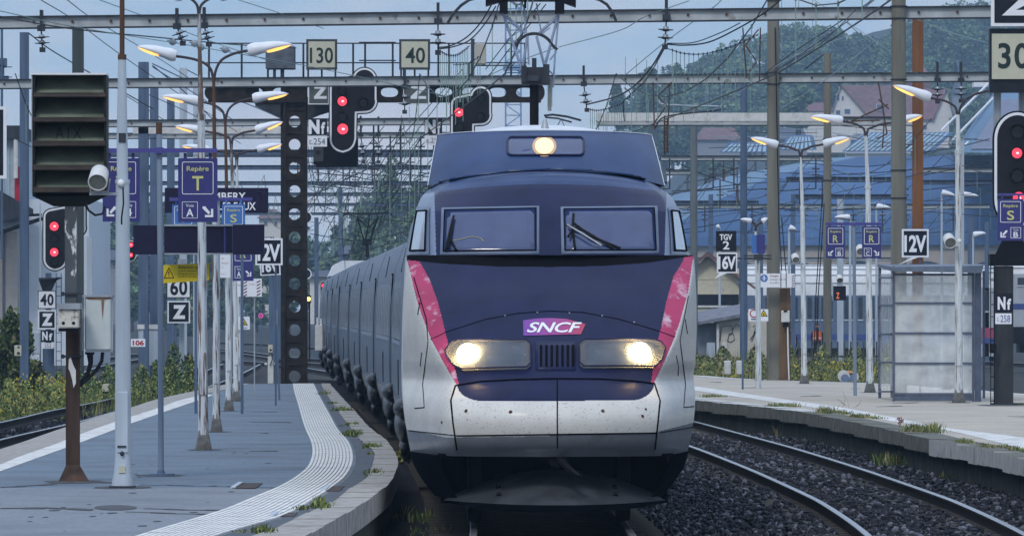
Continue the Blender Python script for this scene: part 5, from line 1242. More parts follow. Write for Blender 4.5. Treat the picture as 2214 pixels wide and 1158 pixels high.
mb = MB(); mb.bbox(X(280,d), X(700,d), d+2, d+2.5, Z(286,d), Z(272,d)); mb.build('white_trough', m_dirtywhite, label='white cable trough on the third beam behind the left lamps', cat='trough')
beam(230,1000,294,292,262,.22,'fourth beam behind the left street lamps, below the white trough')
yb = [(300,330,368),(345,334,-1),(395,362,-1),(450,396,-1),(510,420,-1),(585,442,-1),(660,462,-1)]
labs = ['beam of the yard just above the letters of the left signs','beam at the level of the sign with letter T','beam of the yard third behind the sign with letter T','beam of the yard fourth behind the left signs','beam of the yard fifth behind, faint','faint yard beam above the long name board','farthest faint yard beam']
for (d, y, _), lab in zip(yb, labs):
    beam(180, 1000, y, y, d, .25, lab+', left of the train', False, m_bluesteel)
for d, y, x0, x1, lab in ((270,342,1430,1800,'pale beam right of the roof of the train, below the white topped beam'),(278,372,1440,1505,'short beam stub beside the roof of the train'),(290,388,1700,1960,'dark beam between the second street lamp and the thick pole'),(330,446,1440,2140,'pale thin beam behind the speed boards'),(310,425,1716,1945,'thin dark beam ending in an arm, behind the middle lamp'),
                     (360,438,1440,1640,'thin dark wire beam beside the windscreen'),(300,368,1980,2150,'pale beam right of the rusty pole, upper'),(320,394,1980,2150,'dark beam right of the rusty pole, lower'),(340,448,1985,2090,'white beam right of the rusty pole, lowest'),(420,560,1430,1950,'pale eave high beam behind the white coach')):
    beam(x0, x1, y, y, d, .2, lab, False, m_bluesteel if 'dark' in lab else m_beam)
# --- insulators hung on the two near beams
def insul(px, py, l, d, label, tilt=0.0, discs=2):
    mb = MB(); p = P(px, py, d); mb.bbox(p.x-.03, p.x+.03, d-.05, d+.3, p.z-.02, p.z+S(38,d)); ins_string(mb, p, S(l,d), d, tilt, discs)
    return mb.build('suspension_insulator', [m_darksteel, m_ins, m_insglass], label=label, cat='insulator', group='insulators hanging from the beams')
for px, py, l, tilt, lab in ((89,60,48,.06,'insulator string hanging from the top beam near the left edge'),(947,44,70,0,'insulator string under the top beam left of the pantograph'),(1441,36,66,-.05,'insulator string under the top beam right of the pantograph'),(382,56,38,.35,'tilted insulator left of the nearest street lamp column'),(441,54,42,.25,'tilted insulator right of the nearest street lamp column')):
    insul(px, py, l, 155, lab, tilt)
for px, py, l, tilt, lab in ((875,186,56,0,'insulator under the second beam near the second letter Z panel'),(1262,180,58,.12,'insulator under the second beam just right of the pantograph'),(2027,172,48,0,'insulator under the second beam above the nearest right lamp, left one'),(2078,172,46,0,'insulator under the second beam above the nearest right lamp, right one'),(780,290,60,.1,'insulator below the third beam right of the two lens signal'),(818,290,60,0,'second insulator below the third beam right of the two lens signal')):
    insul(px, py, l, 192 if py < 250 else 238, lab, tilt)
# --- catenaries along the tracks
def catenary(off, ys, label, zc=5.75, zm=7.1, zig=.2, x_of=None, rr=.011):
    fx = x_of or (lambda y: trk(y, off)); t = thing('catenary_line', (fx(ys[0]), ys[0], zc), label, 'overhead line', 'overhead lines of the tracks')
    a = MB(); b = MB(); far = MB()
    for i, (y0, y1) in enumerate(zip(ys[:-1], ys[1:])):
        L = y1-y0; nd = max(4, int(L/5)); s0, s1 = (zig, -zig) if i % 2 else (-zig, zig)
        con = [Vector((fx(y0+L*k/nd)+s0+(s1-s0)*k/nd, y0+L*k/nd, zc)) for k in range(nd+1)]
        mes = [Vector((fx(y0+L*k/nd)+s0+(s1-s0)*k/nd, y0+L*k/nd, zm-(zm-zc-.35)*4*(k/nd)*(1-k/nd))) for k in range(nd+1)]
        a.tube(con, rr, 4, 0, False); b.tube(mes, rr, 4, 0, False)
        for k in range(1, nd):
            c = far if y0 > 280 else MB(); c.cyl(con[k], mes[k], .009, None, 4); c.box(mes[k], (.03,.03,.07))
            if c is not far: c.build('dropper', m_copper, t)
    if far.v: far.build('dropper', m_copper, t)['kind'] = 'stuff'
    a.build('contact_wire', m_cable, t); b.build('messenger_wire', m_cable, t)
YS = [70,112,155,192,238,290,345,395,450,510,585,660]
catenary(0, YS, 'overhead line above the high speed train')
catenary(4.08, YS, 'overhead line above the empty track right of the train')
catenary(-8.4, [155,192,238,290,345,395,450], 'overhead line above the track left of the left platform')
catenary(-12.5, [192,238,290,345,395,450], 'overhead line left of the blue poles')
catenary(14, [192,238,290,345,395], 'overhead line above the coaches behind the right platform')
catenary(18.5, [155,192,238,290,345], 'overhead line at the right edge above the house roofs')
catenary(24, [192,238,290,345,395,450], 'overhead line over the blue roundhouse roof, nearer one'); catenary(9.5, [238,290,345,395,450,510], 'overhead line right of the train, behind the speed boards'); catenary(29, [238,290,345,395,450], 'overhead line over the blue roundhouse roof, farther one')
for j, (x0, x1) in enumerate(((-9,-16),(-6.5,-11),(-4,-16))):
    catenary(0, [240,290,345,395,450,510,585,660], 'far overhead line in the yard centre, %s' % ('beside the brown mast','above the rear power car','crossing towards the left poles')[j], 6.0+.2*j, 7.4, x_of=lambda y, x0=x0, x1=x1: x0+(x1-x0)*(y-240)/420)
# --- far yard clutter: cantilevers with insulators and steady arms hung from the farther beams
k = 0
for d, y, _ in yb + [(262,293,0),(238,266,0)]:
    for px in range(640, 960, 62):
        if d < 300 and px < 700: continue
        px2 = px + int(23*math.sin(d*1.7+px)); z = Z(y, d); mb = MB(); p = Vector((X(px2,d), d, z)); h = 1.3
        mb.cyl(p, p+Vector((0,0,-h)), .03, None, 5); mb.box(p+Vector((0,0,-h*.3)), (.30,.1,.05), 0, 1); mb.box(p+Vector((0,0,-h*.5)), (.30,.1,.05), 0, 1)
        mb.cyl(p+Vector((-.1,0,-h)), p+Vector((1.4,0,-h-.15)), .022, None, 5); mb.cyl(p+Vector((.1,0,-h*.9)), p+Vector((1.0,0,-.1)), .018, None, 4); mb.cyl(p+Vector((1.2,0,-h-.15)), p+Vector((.4,0,-h-.5)), .02, None, 4)
        mb.build('steady_arm', [m_darksteel, m_ins], label='dark steady arm with insulator hanging among the far yard wires', cat='steady arm', group='steady arms among the far yard wires')
for d, y, x0, x1 in ((290,388,1500,1950),(330,446,1460,2120),(270,342,1450,1780)):
    for px in range(x0, x1, 74):
        px2 = px + int(19*math.sin(d+px*1.3)); mb = MB(); p = P(px2, y, d); h = 1.1
        mb.cyl(p, p+Vector((0,0,-h)), .028, None, 5); mb.box(p+Vector((0,0,-h*.35)), (.28,.1,.05), 0, 1); mb.box(p+Vector((0,0,-h*.55)), (.28,.1,.05), 0, 1)
        mb.cyl(p+Vector((0,0,-h)), p+Vector((-1.5,0,-h-.1)), .022, None, 5); mb.cyl(p+Vector((-1.3,0,-h-.1)), p+Vector((-.5,0,-.2)), .016, None, 4)
        mb.build('steady_arm', [m_darksteel, m_ins], label='steady arm with insulator hanging before the blue roundhouse roof', cat='steady arm', group='steady arms before the blue roundhouse roof')
# --- individual wires read off the photograph, strung between the beams
def wire(pts, label, r=1.3, mat=None, d0=150, d1=None, drop=None, name='overhead_wire'):
    d1 = d1 or d0; n = len(pts); t3 = [(i/(n-1), *P(a, b, d0+(d1-d0)*i/(n-1))) for i, (a, b) in enumerate(pts)]
    m = max(8, (4 if drop else 6)*(n-1)); w = [Vector(interp(t3, k/m)) for k in range(m+1)] if n > 2 else [Vector(t3[0][1:]), Vector(t3[1][1:])]
    mb = MB(); mb.tube(w, S(r, (d0+d1)/2)*.66, 5)
    if drop:
        for k in range(1, len(w)-1):
            p = w[k]; l = drop*(.75+.5*abs(math.sin(k*2.1))); mb.cyl(p, p+Vector((0,0,-l)), .009, None, 4, 1); mb.box(p, (.02,.02,.06)); mb.box(p+Vector((0,0,-l*.5)), (.018,.018,.05), 0, 1)
    return mb.build(name, [mat or m_cable, m_copper], label=label, cat='wire', group='overhead wires across the sky')
W = wire
W([(0,24),(170,60),(420,100),(700,150),(960,207)], 'pale wire falling across the upper left towards the signals', 1.4, m_copper, 140, 190)
W([(0,36),(150,62),(330,80),(500,96),(640,104)], 'dark cable sagging from the left edge under the top beam', 2.2, None, 140, 190)
W([(88,0),(160,44),(270,125),(420,225),(520,290)], 'thin wire slanting down from the top left corner, first', 1.3, None, 150, 240)
W([(145,0),(205,44),(330,118),(440,190)], 'thin wire slanting down from the top left corner, second', 1.3, None, 150, 235)
W([(215,0),(330,42),(480,98),(640,150)], 'thin wire slanting down from the top left, third', 1.3, m_copper, 150, 200)
W([(62,72),(110,108),(190,155),(330,235)], 'cable stretched from the top of the left edge pole', 2, None, 196, 235)
W([(515,0),(615,32),(700,62)], 'thin wire slanting at the top above the speed panel', 1.3, m_copper, 150, 160)
W([(330,138),(420,180),(560,235),(620,262)], 'insulated stay wire from the tall blue pole, upper', 1.8, m_bluesteel, 240, 290); W([(330,142),(400,200),(470,268)], 'insulated stay wire from the tall blue pole, lower', 1.8, m_bluesteel, 240, 290); W([(402,150),(480,190),(600,246)], 'stay wire from the square topped pale pole', 1.6, m_bluesteel, 275, 300)
W([(330,145),(440,215),(560,300)], 'stay wire from the tall blue pole, steepest', 1.5, m_bluesteel, 240, 290); W([(300,195),(420,250),(520,310)], 'wire fanning behind the left lamps, first', 1.2, None, 240, 300); W([(270,205),(340,250),(420,300)], 'wire fanning behind the left lamps, second', 1.2, None, 240, 300)
W([(1062,12),(1040,48),(1010,80),(975,99),(948,103)], 'twin cable curving from the pantograph to the left insulator, outer', 2.4, None, 150, 155); W([(1072,14),(1046,55),(1014,88),(978,102),(950,106)], 'twin cable curving from the pantograph to the left insulator, inner', 2.2, None, 150, 155)
W([(1168,8),(1130,52),(1090,98),(1050,150)], 'cable crossing behind the pantograph arms, left', 1.8, None, 155, 190); W([(1180,10),(1140,60),(1100,108),(1060,160),(1040,172)], 'cable crossing behind the pantograph arms, right', 1.8, None, 155, 190)
W([(1438,96),(1412,140),(1378,180),(1335,208),(1270,226)], 'thick feeder curving from the right insulator to the lower one, upper', 3, None, 155, 192); W([(1436,106),(1400,168),(1370,198),(1350,216)], 'thick feeder curving from the right insulator, lower', 2, None, 155, 192)
W([(1350,190),(1362,200),(1360,212),(1348,220),(1350,262)], 'looped jumper hanging from the feeder right of the train roof', 1.8, None, 180)
W([(1442,96),(1480,98),(1530,92),(1580,70),(1650,30),(1700,-10)], 'feeder sagging right from the insulator beside the first wooded slope', 2.6, None, 155, 150); W([(1442,94),(1500,92),(1560,70),(1600,50)], 'second feeder sagging right above the first', 1.8, None, 155, 150)
W([(1445,106),(1480,116),(1520,117),(1560,108),(1600,94),(1640,74)], 'dropper wire with hanging threads right of the insulator', 1.6, None, 155, 160, .75)
W([(948,108),(965,118),(985,120),(1000,112),(1015,100)], 'dropper wire with hanging threads left of the pantograph', 1.6, None, 158, 165, .9); W([(1272,236),(1290,239),(1310,236),(1335,228),(1352,220)], 'short dropper wire beside the lower right insulator', 1.4, None, 192, 200, .5)
W([(980,140),(1010,138),(1040,120)], 'dropper wire low behind the speed panel 40', 1.4, None, 190, None, .8)
W([(1208,102),(1340,66),(1395,36),(1490,2)], 'thin green wire rising right of the pantograph', 1.5, m_copper, 160, 150); W([(1345,168),(1440,90),(1540,18),(1560,0)], 'thin green wire rising steeply above the trees', 1.5, m_copper, 190, 150)
W([(1060,162),(1130,130),(1200,104)], 'thin green wire passing behind the pantograph', 1.4, m_copper, 190, 165)
W([(1655,158),(1720,110),(1800,58),(1870,12),(1884,0)], 'dark cable rising right from the tan pole, upper of three', 2, None, 192, 150); W([(1650,168),(1740,112),(1830,48),(1890,0)], 'dark cable rising right from the tan pole, middle of three', 1.8, None, 192, 150); W([(1650,172),(1720,128),(1780,90),(1850,22)], 'dark cable rising right from the tan pole, lower of three', 1.4, None, 192, 150)
W([(1540,240),(1620,185),(1700,130),(1790,94),(1850,72)], 'pale stay wire crossing before the wood, upper', 1.3, m_lightsteel, 200, 180); W([(1690,234),(1780,176),(1890,90)], 'pale stay wire crossing before the wood, lower', 1.3, m_lightsteel, 200, 180)
W([(1972,38),(2060,72),(2145,96)], 'pale wire falling right from the thick pole', 1.4, m_copper, 156, 150); W([(1830,48),(1900,110),(1985,160),(2000,168)], 'pale wire falling behind the thick pole', 1.3, m_copper, 170, 190)
W([(1760,0),(1850,60),(1925,112)], 'pale stay wire from the top to the thick pole', 1.4, m_lightsteel, 156, 156); W([(1672,60),(1690,106)], 'short white tie on the tan pole', 1.4, m_lightsteel, 192)
W([(1740,150),(1770,126),(1782,118)], 'insulated stay of the short dark pole', 2, m_cable, 228)
W([(1415,278),(1440,252),(1540,240),(1560,236)], 'dark bracket tube right of the train roof', 2.6, None, 200); W([(1424,216),(1440,226),(1560,230)], 'pale bracket tube above the white topped beam', 2.4, m_lightsteel, 200)
for i, pts in enumerate(([(1440,420),(1500,412),(1600,398),(1700,392)],[(1450,462),(1560,456),(1650,452)],[(1460,500),(1620,470),(1750,430)],[(1700,392),(1800,378),(1940,370),(2140,348)],[(1990,380),(2060,366),(2140,352)],[(1985,412),(2060,404),(2140,398)],[(1460,350),(1530,380),(1600,400)],[(1480,395),(1540,384),(1600,360)],[(1730,352),(1860,360),(1940,352)],[(1990,330),(2070,318),(2140,300)])):
    W(pts, 'thin dark wire slung before the blue roundhouse roof, %s' % ('beside the windscreen','beside the speed boards','rising to the tan pole','from the tan pole to the signal','right of the rusty pole, middle','right of the rusty pole, lowest','falling to the round pole','rising to the round pole','behind the middle lamp','right of the rusty pole, highest')[i], 1.5, None, 260+6*i)
for i, pts in enumerate(([(1000,150),(900,260),(840,330),(800,400)],[(990,170),(900,285),(850,340)],[(960,260),(880,350),(830,400)],[(670,350),(760,380),(850,398)],[(670,300),(740,330),(820,370)],[(680,440),(780,470),(900,480)],[(670,505),(780,520),(880,500)],[(700,560),(790,540),(870,520)],[(780,250),(760,300),(745,350)],[(800,290),(830,330),(860,380)])):
    W(pts, 'thin wire in the tangle left of the cab, %s' % ('steepest long one','second steep one','third steep one','falling from the lower signal','upper falling one','level with the rear pantograph','below the rear pantograph','rising to the cab','hanging under the lenses','hanging beside the insulators')[i], 1.4, None, 200+14*i)
for i, (px, y0, y1) in enumerate(((965,120,285),(985,140,270),(1001,150,262),(905,200,420),(885,230,470),(868,250,452),(843,330,520),(925,300,470),(897,320,500),(1456,150,262),(1478,170,262),(1500,150,255),(1530,150,250),(1560,170,245),(1590,120,240),(1622,110,236),(1352,122,262),(1376,126,262),(1398,130,262),(1422,128,262),(1690,0,118),(1727,0,80),(1757,0,74))):
    d = 178+4*(i % 6); mb = MB(); mb.cyl(P(px,y0,d), P(px,y1,d), .011, None, 4)
    for k in range(4): mb.box(P(px, y0+(y1-y0)*(k+.5)/4, d), (.018,.018,.07))
    mb.build('dropper', m_copper, label='thin greenish dropper thread hanging beside the train roof', cat='dropper', group='droppers hanging beside the train roof')
for k in range(26):
    x0 = 655+280*RNG.random(); y0 = 250+150*RNG.random(); x1 = x0+(RNG.random()-.62)*230; y1 = y0+60+170*RNG.random(); d = 205+150*RNG.random()
    W([(x0,y0),((x0+x1)/2-12,(y0+y1)/2+22*RNG.random()),(x1,y1)], 'thin wire among the tangle of wires between gantry and cab', 1.1, None, d, d+20, .5 if k % 3 == 0 else None).__setitem__('group', 'tangle of wires between gantry and cab')
for k in range(24):
    x0 = 1450+560*RNG.random(); y0 = 270+190*RNG.random(); x1 = x0+120+240*RNG.random(); y1 = y0+(RNG.random()-.5)*70; d = 230+110*RNG.random()
    W([(x0,y0),((x0+x1)/2,(y0+y1)/2+16*RNG.random()),(x1,y1)], 'thin wire among the wires slung before the roundhouse', 1.1, None if k % 3 else m_lightsteel, d, d+14, .5 if k % 4 == 0 else None).__setitem__('group', 'tangle of wires before the roundhouse')
# jointed bracket on the second beam right of the train (zigzag arm)
mb = MB(); d = 190
for a, b in (((1412,178),(1415,280)),((1452,178),(1422,208)),((1422,208),(1442,228)),((1442,228),(1410,272)),((1448,180),(1444,290))): mb.cyl(P(*a,d), P(*b,d), S(1.7,d), None, 6)
mb.build('hinged_bracket', m_rust, label='rusty hinged bracket arm under the second beam right of the train', cat='bracket')
mb = MB(); d = 154
for a, b in (((1640,64),(1612,98)),((1612,98),(1636,134)),((1636,134),(1620,155)),((1644,60),(1642,176)),((1606,60),(1614,170))): mb.cyl(P(*a,d), P(*b,d), S(1.7,d), None, 6)
mb.build('hinged_bracket', m_rust, label='rusty zigzag bracket arm just left of the tan concrete pole', cat='bracket')
mb = MB(); d = 236
for a, b in (((1898,170),(1918,290)),((1902,260),(1840,262)),((1840,262),(1920,226)),((1900,215),(1922,236)),((1918,290),(1895,300)),((1912,262),(1908,320))): mb.cyl(P(*a,d), P(*b,d), S(1.8,d), None, 6)
mb.build('hinged_bracket', m_rust, label='dark red hinged bracket left of the thick concrete pole', cat='bracket')
mb = MB(); d = 200
for a, b in (((1437,250),(1437,335)),((1443,254),(1443,330))): mb.cyl(P(*a,d), P(*b,d), S(2,d), None, 6)
for k in range(10): mb.cyl(P(1440,262+7*k,d), P(1440,265+7*k,d), S(6,d), None, 10)
mb.build('tension_weight', m_rust, label='rusty hanging tension weight beside the right roof edge of the train', cat='tension weight')
for px, y0, y1, d, lab in ((1594,398,440,280,'brown tension weight hanging before the roundhouse, left of the round pole'),(1565,366,390,290,'small hanging fitting before the roundhouse roof')):
    mb = MB()
    for k in range(8): y = y0+(y1-y0)*k/8; mb.cyl(P(px,y,d), P(px,y+(y1-y0)/11,d), S(3.5,d), None, 8)
    mb.cyl(P(px,y0-30,d), P(px,y1,d), S(1,d), None, 5); mb.build('tension_weight', m_rust, label=lab, cat='tension weight')
# guy insulators (glass balls) near the left lamps
for px, py, lab in ((373,90,'round glass guy insulator left of the nearest lamp column'),(434,102,'round glass guy insulator right of the nearest lamp column'),(487,107,'round glass guy insulator near the gantry rail'),(421,94,'small glass guy insulator close to the lamp column')):
    mb = MB(); p = P(px, py, 168)
    for o in (-.07, .07): mb.ell(p+Vector((0,o,0)), (.085,.06,.085), 12, 8)
    mb.cyl(p+Vector((-.12,0,.03)), p+Vector((.12,0,-.03)), .02, None, 6); mb.build('guy_insulator', m_insglass, label=lab, cat='insulator', group='glass guy insulators')
# lattice tower in the distance
m_tower = M('lattice_tower_paint', (.20,.30,.48), .5)
d = 520; t = thing('lattice_tower', (X(1110,d), d, Z(640,d)), 'pale blue lattice tower standing behind the pantograph', 'tower')
mb = MB(); xs_ = (1093,1126)
for x in xs_:
    for o in (0, S(33,d)): mb.cyl(Vector((X(x,d), d+o, Z(640,d))), Vector((X(x,d), d+o, Z(-60,d))), S(2,d), None, 5)
for k in range(30):
    y = 640-23*k
    for o in (0, S(33,d)):
        mb.cyl(Vector((X(xs_[k % 2],d), d+o, Z(y,d))), Vector((X(xs_[1-k % 2],d), d+o, Z(y-23,d))), S(1.1,d), None, 4); mb.cyl(Vector((X(xs_[0],d), d+o, Z(y,d))), Vector((X(xs_[1],d), d+o, Z(y,d))), S(1,d), None, 4)
mb.build('lattice', m_tower, t)
mb = MB(); mb.bbox(X(1088,d), X(1131,d), d-.3, d+S(36,d), Z(152,d), Z(146,d)); mb.bbox(X(1088,d), X(1131,d), d-.3, d-.2, Z(148,d), Z(140,d)); mb.build('landing', m_tower, t)
# ================================================================== STREET LAMPS
def luminaire(s, t, h, d, parent, lit=True, hw=.13):
    """lamp head from the socket s to the tip t (photo points); the lit tube sits under the outer half"""
    a = Vector((t[0]-s[0], t[1]-s[1])); L = a.length; ax = a/L; nn = Vector((ax.y, -ax.x))
    if nn.y > 0: nn = -nn                                        # up in the photo
    top = [(0,.40),(.02,.46),(.35,.50),(.65,.42),(.88,.22),(1,.03)]; bot = [(0,-.40),(.02,-.45),(.3,-.38),(.6,-.20),(.85,-.08),(1,-.02)]; wid = [(0,.70),(.04,.85),(.4,1),(.7,.9),(.9,.55),(1,.15)]
    def q(u, th):
        tp, bt, w = interp(top, u)[0], interp(bot, u)[0], interp(wid, u)[0]; k = math.copysign(abs(math.sin(th))**.75, math.sin(th)); v = (tp if k > 0 else -bt)*k*.88
        p = Vector(s) + ax*(L*u) + nn*(v*h); return Vector((X(p.x,d), d+hw*w*math.cos(th), Z(p.y,d)))
    mb = MB(); mb.grid(lambda u, b: q(u, 2*math.pi*b), 14, 16, 0, True)
    mb.add([q(0, 2*math.pi*k/16) for k in range(16)], [tuple(range(16))])
    lm = mb.build('luminaire', m_lampwhite, parent)
    mb = MB()
    def g(u, b):
        uu = .42+.54*u; bt = interp(bot, uu)[0]*.88; w = interp(wid, uu)[0]; th = math.pi*b
        p = Vector(s) + ax*(L*uu) + nn*((bt-.02-.12*math.sin(math.pi*min(1,u*1.0))**.5*math.sin(th))*h); return Vector((X(p.x,d), d-hw*w*.8*math.cos(th), Z(p.y,d)))
    mb.grid(g, 10, 8, 0, True); mb.build('lens', m_sodium if lit else m_lampwhite, lm)
    return lm
def lamp(base, d, pole, jx, jy, heads, label, mat_low, mat_high, hw=(14,7), collar=None, arm_r=3.0, cone=True):
    bx, by = base; z0 = PLZ; t = thing('street_lamp', (X(bx,d), d, z0), label, 'street lamp', 'double armed platform lamps')
    mb = MB(); w0, w1 = S(hw[0],d), S(hw[1],d); cy = collar or jy+200
    p0 = Vector((X(bx,d), d, z0)); pc = P(bx+(jx-bx)*.5, cy, d); pj = P(jx, jy, d)
    # octagonal tapering lower column on a flared foot
    mb.tube([p0+Vector((0,0,.2)), p0.lerp(pc,.10), pc], [w0*.92, w0*.80, w0*.62], 8, 0)
    mb.build('column', mat_low, t)
    mb = MB(); mb.tube([p0, p0+Vector((0,0,.03)), p0+Vector((0,0,.26))], [w0*1.75, w0*1.7, w0*.95], 4); mb.build('foot', m_foot, t)
    mb = MB(); mb.tube([pc, pc.lerp(pj,.6), pj], [w0*.50, w1*1.05, w1*.9], 10); mb.cyl(pc+Vector((0,0,-.03)), pc+Vector((0,0,.05)), w0*.72, None, 10); mb.build('upper_tube', mat_high, t)
    mb = MB(); mb.box(p0+Vector((0,-w0*.85,1.0)), (w0*.9,.02,.55)); mb.build('hatch', mat_low, t)
    for (s, tip, h, lit) in heads:
        sx, sy = s; mb = MB(); pts = [(jx, jy+18), (jx+(sx-jx)*.06, jy-12), (jx+(sx-jx)*.22, jy-(jy-sy)*.62), (jx+(sx-jx)*.5, sy+(jy-sy)*.16), (jx+(sx-jx)*.8, sy+2), (sx, sy)]
        tab = [(k/5, *P(a, b, d)) for k, (a, b) in enumerate(pts)]; mb.tube([Vector(interp(tab, k/18)) for k in range(19)], S(arm_r, d), 8); mb.build('arm', m_darkarm, t)
        luminaire(s, tip, h, d, t, lit)
    return t
m_foot = M('grimy_lamp_foot', (.16,.165,.16), .8, var=.35, scale=9, col2=(.06,.05,.045), amount=.45, soft=.15)
m_darkarm = M('lamp_arm_brown', (.055,.045,.05), .6, var=.3, stretch=3)
m_tube_rust = M('lamp_tube_rusty', (.13,.095,.08), .8, var=.4, stretch=8, scale=14, col2=(.42,.45,.47), amount=.46, soft=.05, scale2=22)
LM = [((440,972),97.7,430,30,[((395,-8),(300,-30),30,True),((475,-8),(560,-30),30,True)],'nearest street lamp of the left platform, rusty white column with arms above the photo edge',m_peel,m_tube_rust,(14,4.4),255),
      ((468,933),112,462,165,[((381,122),(295,101),30,True),((536,110),(632,96),32,True)],'second street lamp of the left platform, brown tube and lit heads beside panel 130',m_peel,m_rust,(10.5,3.9),430),
      ((495,888),134.5,487,258,[((432,220),(349,208),25,True),((546,213),(624,203),25,True)],'third street lamp of the left platform, lit heads level with the second beam',m_peel2,m_rust,(9,3.3),470),
      ((511,867),148.5,500,312,[((444,284),(378,273),22,True),((552,282),(612,264),22,True)],'fourth street lamp of the left platform, heads just above the blue sign bar',m_peel2,m_tube_rust,(8,3.1),480),
      ((516,843),168.5,512,345,[((452,324),(392,315),18,True),((556,324),(610,312),20,True)],'farthest street lamp of the left platform, heads behind the blue sign bar',m_peel2,m_peel2,(7,2.8),500),
      ((2073,870),146.3,2071,248,[((2012,212),(1930,185),26,True),((2146,196),(2211,188),24,True)],'nearest street lamp of the right platform, in front of the glass shelter',m_peel2,m_peel2,(11.5,4.6),330),
      ((1881,848),163.9,1872,294,[((1822,262),(1752,252),23,True),((1938,264),(1995,250),22,True)],'middle street lamp of the right platform, beside the thin blue post',m_peel2,m_peel2,(9.8,4),405),
      ((1739,829),183,1731,340,[((1682,314),(1622,298),20,True),((1780,312),(1838,298),21,True)],'third street lamp of the right platform, right of the tan concrete pole',m_peel2,m_peel2,(8.4,3.4),450),
      ((1641,821),192,1634,500,[((1625,478),(1600,474),13,False),((1648,480),(1662,472),16,False)],'short far lamp of the right platform left of the tan concrete pole, unlit',m_peel2,m_peel2,(8,3.5),640)]
for a in LM: lamp(a[0], a[1], None, a[2], a[3], a[4], a[5], a[6], a[7], a[8], a[9], 3.1 if a[1] < 130 else 2.6)
# unlit far lamp heads seen over the right platform
for s, tip, d, base, lab in (((1706,492),(1722,498),262,800,'small unlit lamp head right of the tan pole'),((1838,470),(1804,470),250,780,'unlit lamp head above the left sign R'),((1556,490),(1548,492),290,790,'small unlit lamp head above the black speed board'),((1895,446),(1930,452),300,760,'square unlit lamp left of the thick concrete pole'),((2036,416),(2066,424),290,760,'square unlit lamp left of the nearest right lamp column'),((2074,420),(2116,424),270,770,'unlit lamp head right of the nearest right lamp column'),((2104,508),(2132,504),310,760,'small unlit lamp head above the shelter corner')):
    t = thing('street_lamp', (X(s[0],d), d, -.2), lab, 'street lamp', 'unlit lamps of the yard'); mb = MB(); mb.tube([(X(s[0],d), d, -.2), P(s[0], s[1]+6, d), P(*s, d)], [.06,.04,.03], 7); mb.build('column', m_lightsteel, t); luminaire(s, tip, 15, d, t, False, .16)
# big lamp pole in the left foreground
d = 77.3; t = thing('lamp_pole', (X(265,d), d, PLZ), 'big pale blue lamp pole in the left foreground with a rusty tube on top', 'street lamp')
mb = MB(); b = P(265,1053,d); mb.tube([b, b+Vector((0,0,.04)), P(265,1020,d), P(266,985,d), P(266,845,d), P(265,390,d)], [S(25,d), S(25,d), S(20,d), S(18.5,d), S(18,d), S(15.5,d)], 8); mb.build('column', m_lightsteel, t)
mb = MB(); mb.tube([P(265,392,d), P(264,300,d), P(264,125,d)], [S(12.5,d), S(12,d), S(8.5,d)], 14); mb.cyl(P(265,396,d), P(265,388,d), S(16.5,d), None, 12); mb.build('middle_tube', m_lightsteel, t)
mb = MB(); mb.tube([P(264,126,d), P(264,-60,d)], S(5.5,d), 12); mb.cyl(P(264,129,d), P(264,118,d), S(9.5,d), None, 12); mb.build('rusty_tube', m_rust, t)
mb = MB(); mb.bevbox(X(254,d), X(278,d), d-S(19.5,d), d-S(15,d), Z(978,d), Z(846,d), .008); hd = mb.build('hatch', m_lightsteel, t)
mb = MB(); mb.bbox(X(255,d), X(274,d), d-S(22,d), d-S(19,d), Z(966,d), Z(962,d)); mb.ell((X(265,d), d-S(22,d), Z(979,d)), (S(5,d),.03,S(5,d)), 8, 6); mb.build('latch', m_darksteel, hd)
mb = MB(); mb.bbox(X(258,d), X(272,d), d-S(21.5,d), d-S(19,d), Z(1021,d), Z(1006,d)); mb.build('number_plate', m_cream, t)
mb = MB(); mb.bbox(X(257,d), X(273,d), d-S(14,d), d-S(10,d), Z(308,d), Z(288,d)); mb.build('strap', m_darksteel, t)
mb = MB(); mb.bbox(X(238,d), X(292,d), d-.25, d+.15, Z(1053,d), Z(1049,d)); mb.build('base_plate', m_darksteel, t)
mb = MB(); mb.ell((X(262,d), d-S(17,d), Z(396,d)), (S(8,d),)*3, 14, 10); mb.build('white_ball', m_white, t)
mb = MB(); mb.tube([P(226,446,d-.15), P(222,462,d-.15), P(206,465,d-.2), P(192,455,d-.2), P(185,440,d-.2)], S(2.6,d), 7); mb.tube([P(266,405,d-.22), P(267,440,d-.24), P(263,470,d-.24), P(263,485,d-.22)], S(2,d), 6); mb.build('cable', m_cable, t)
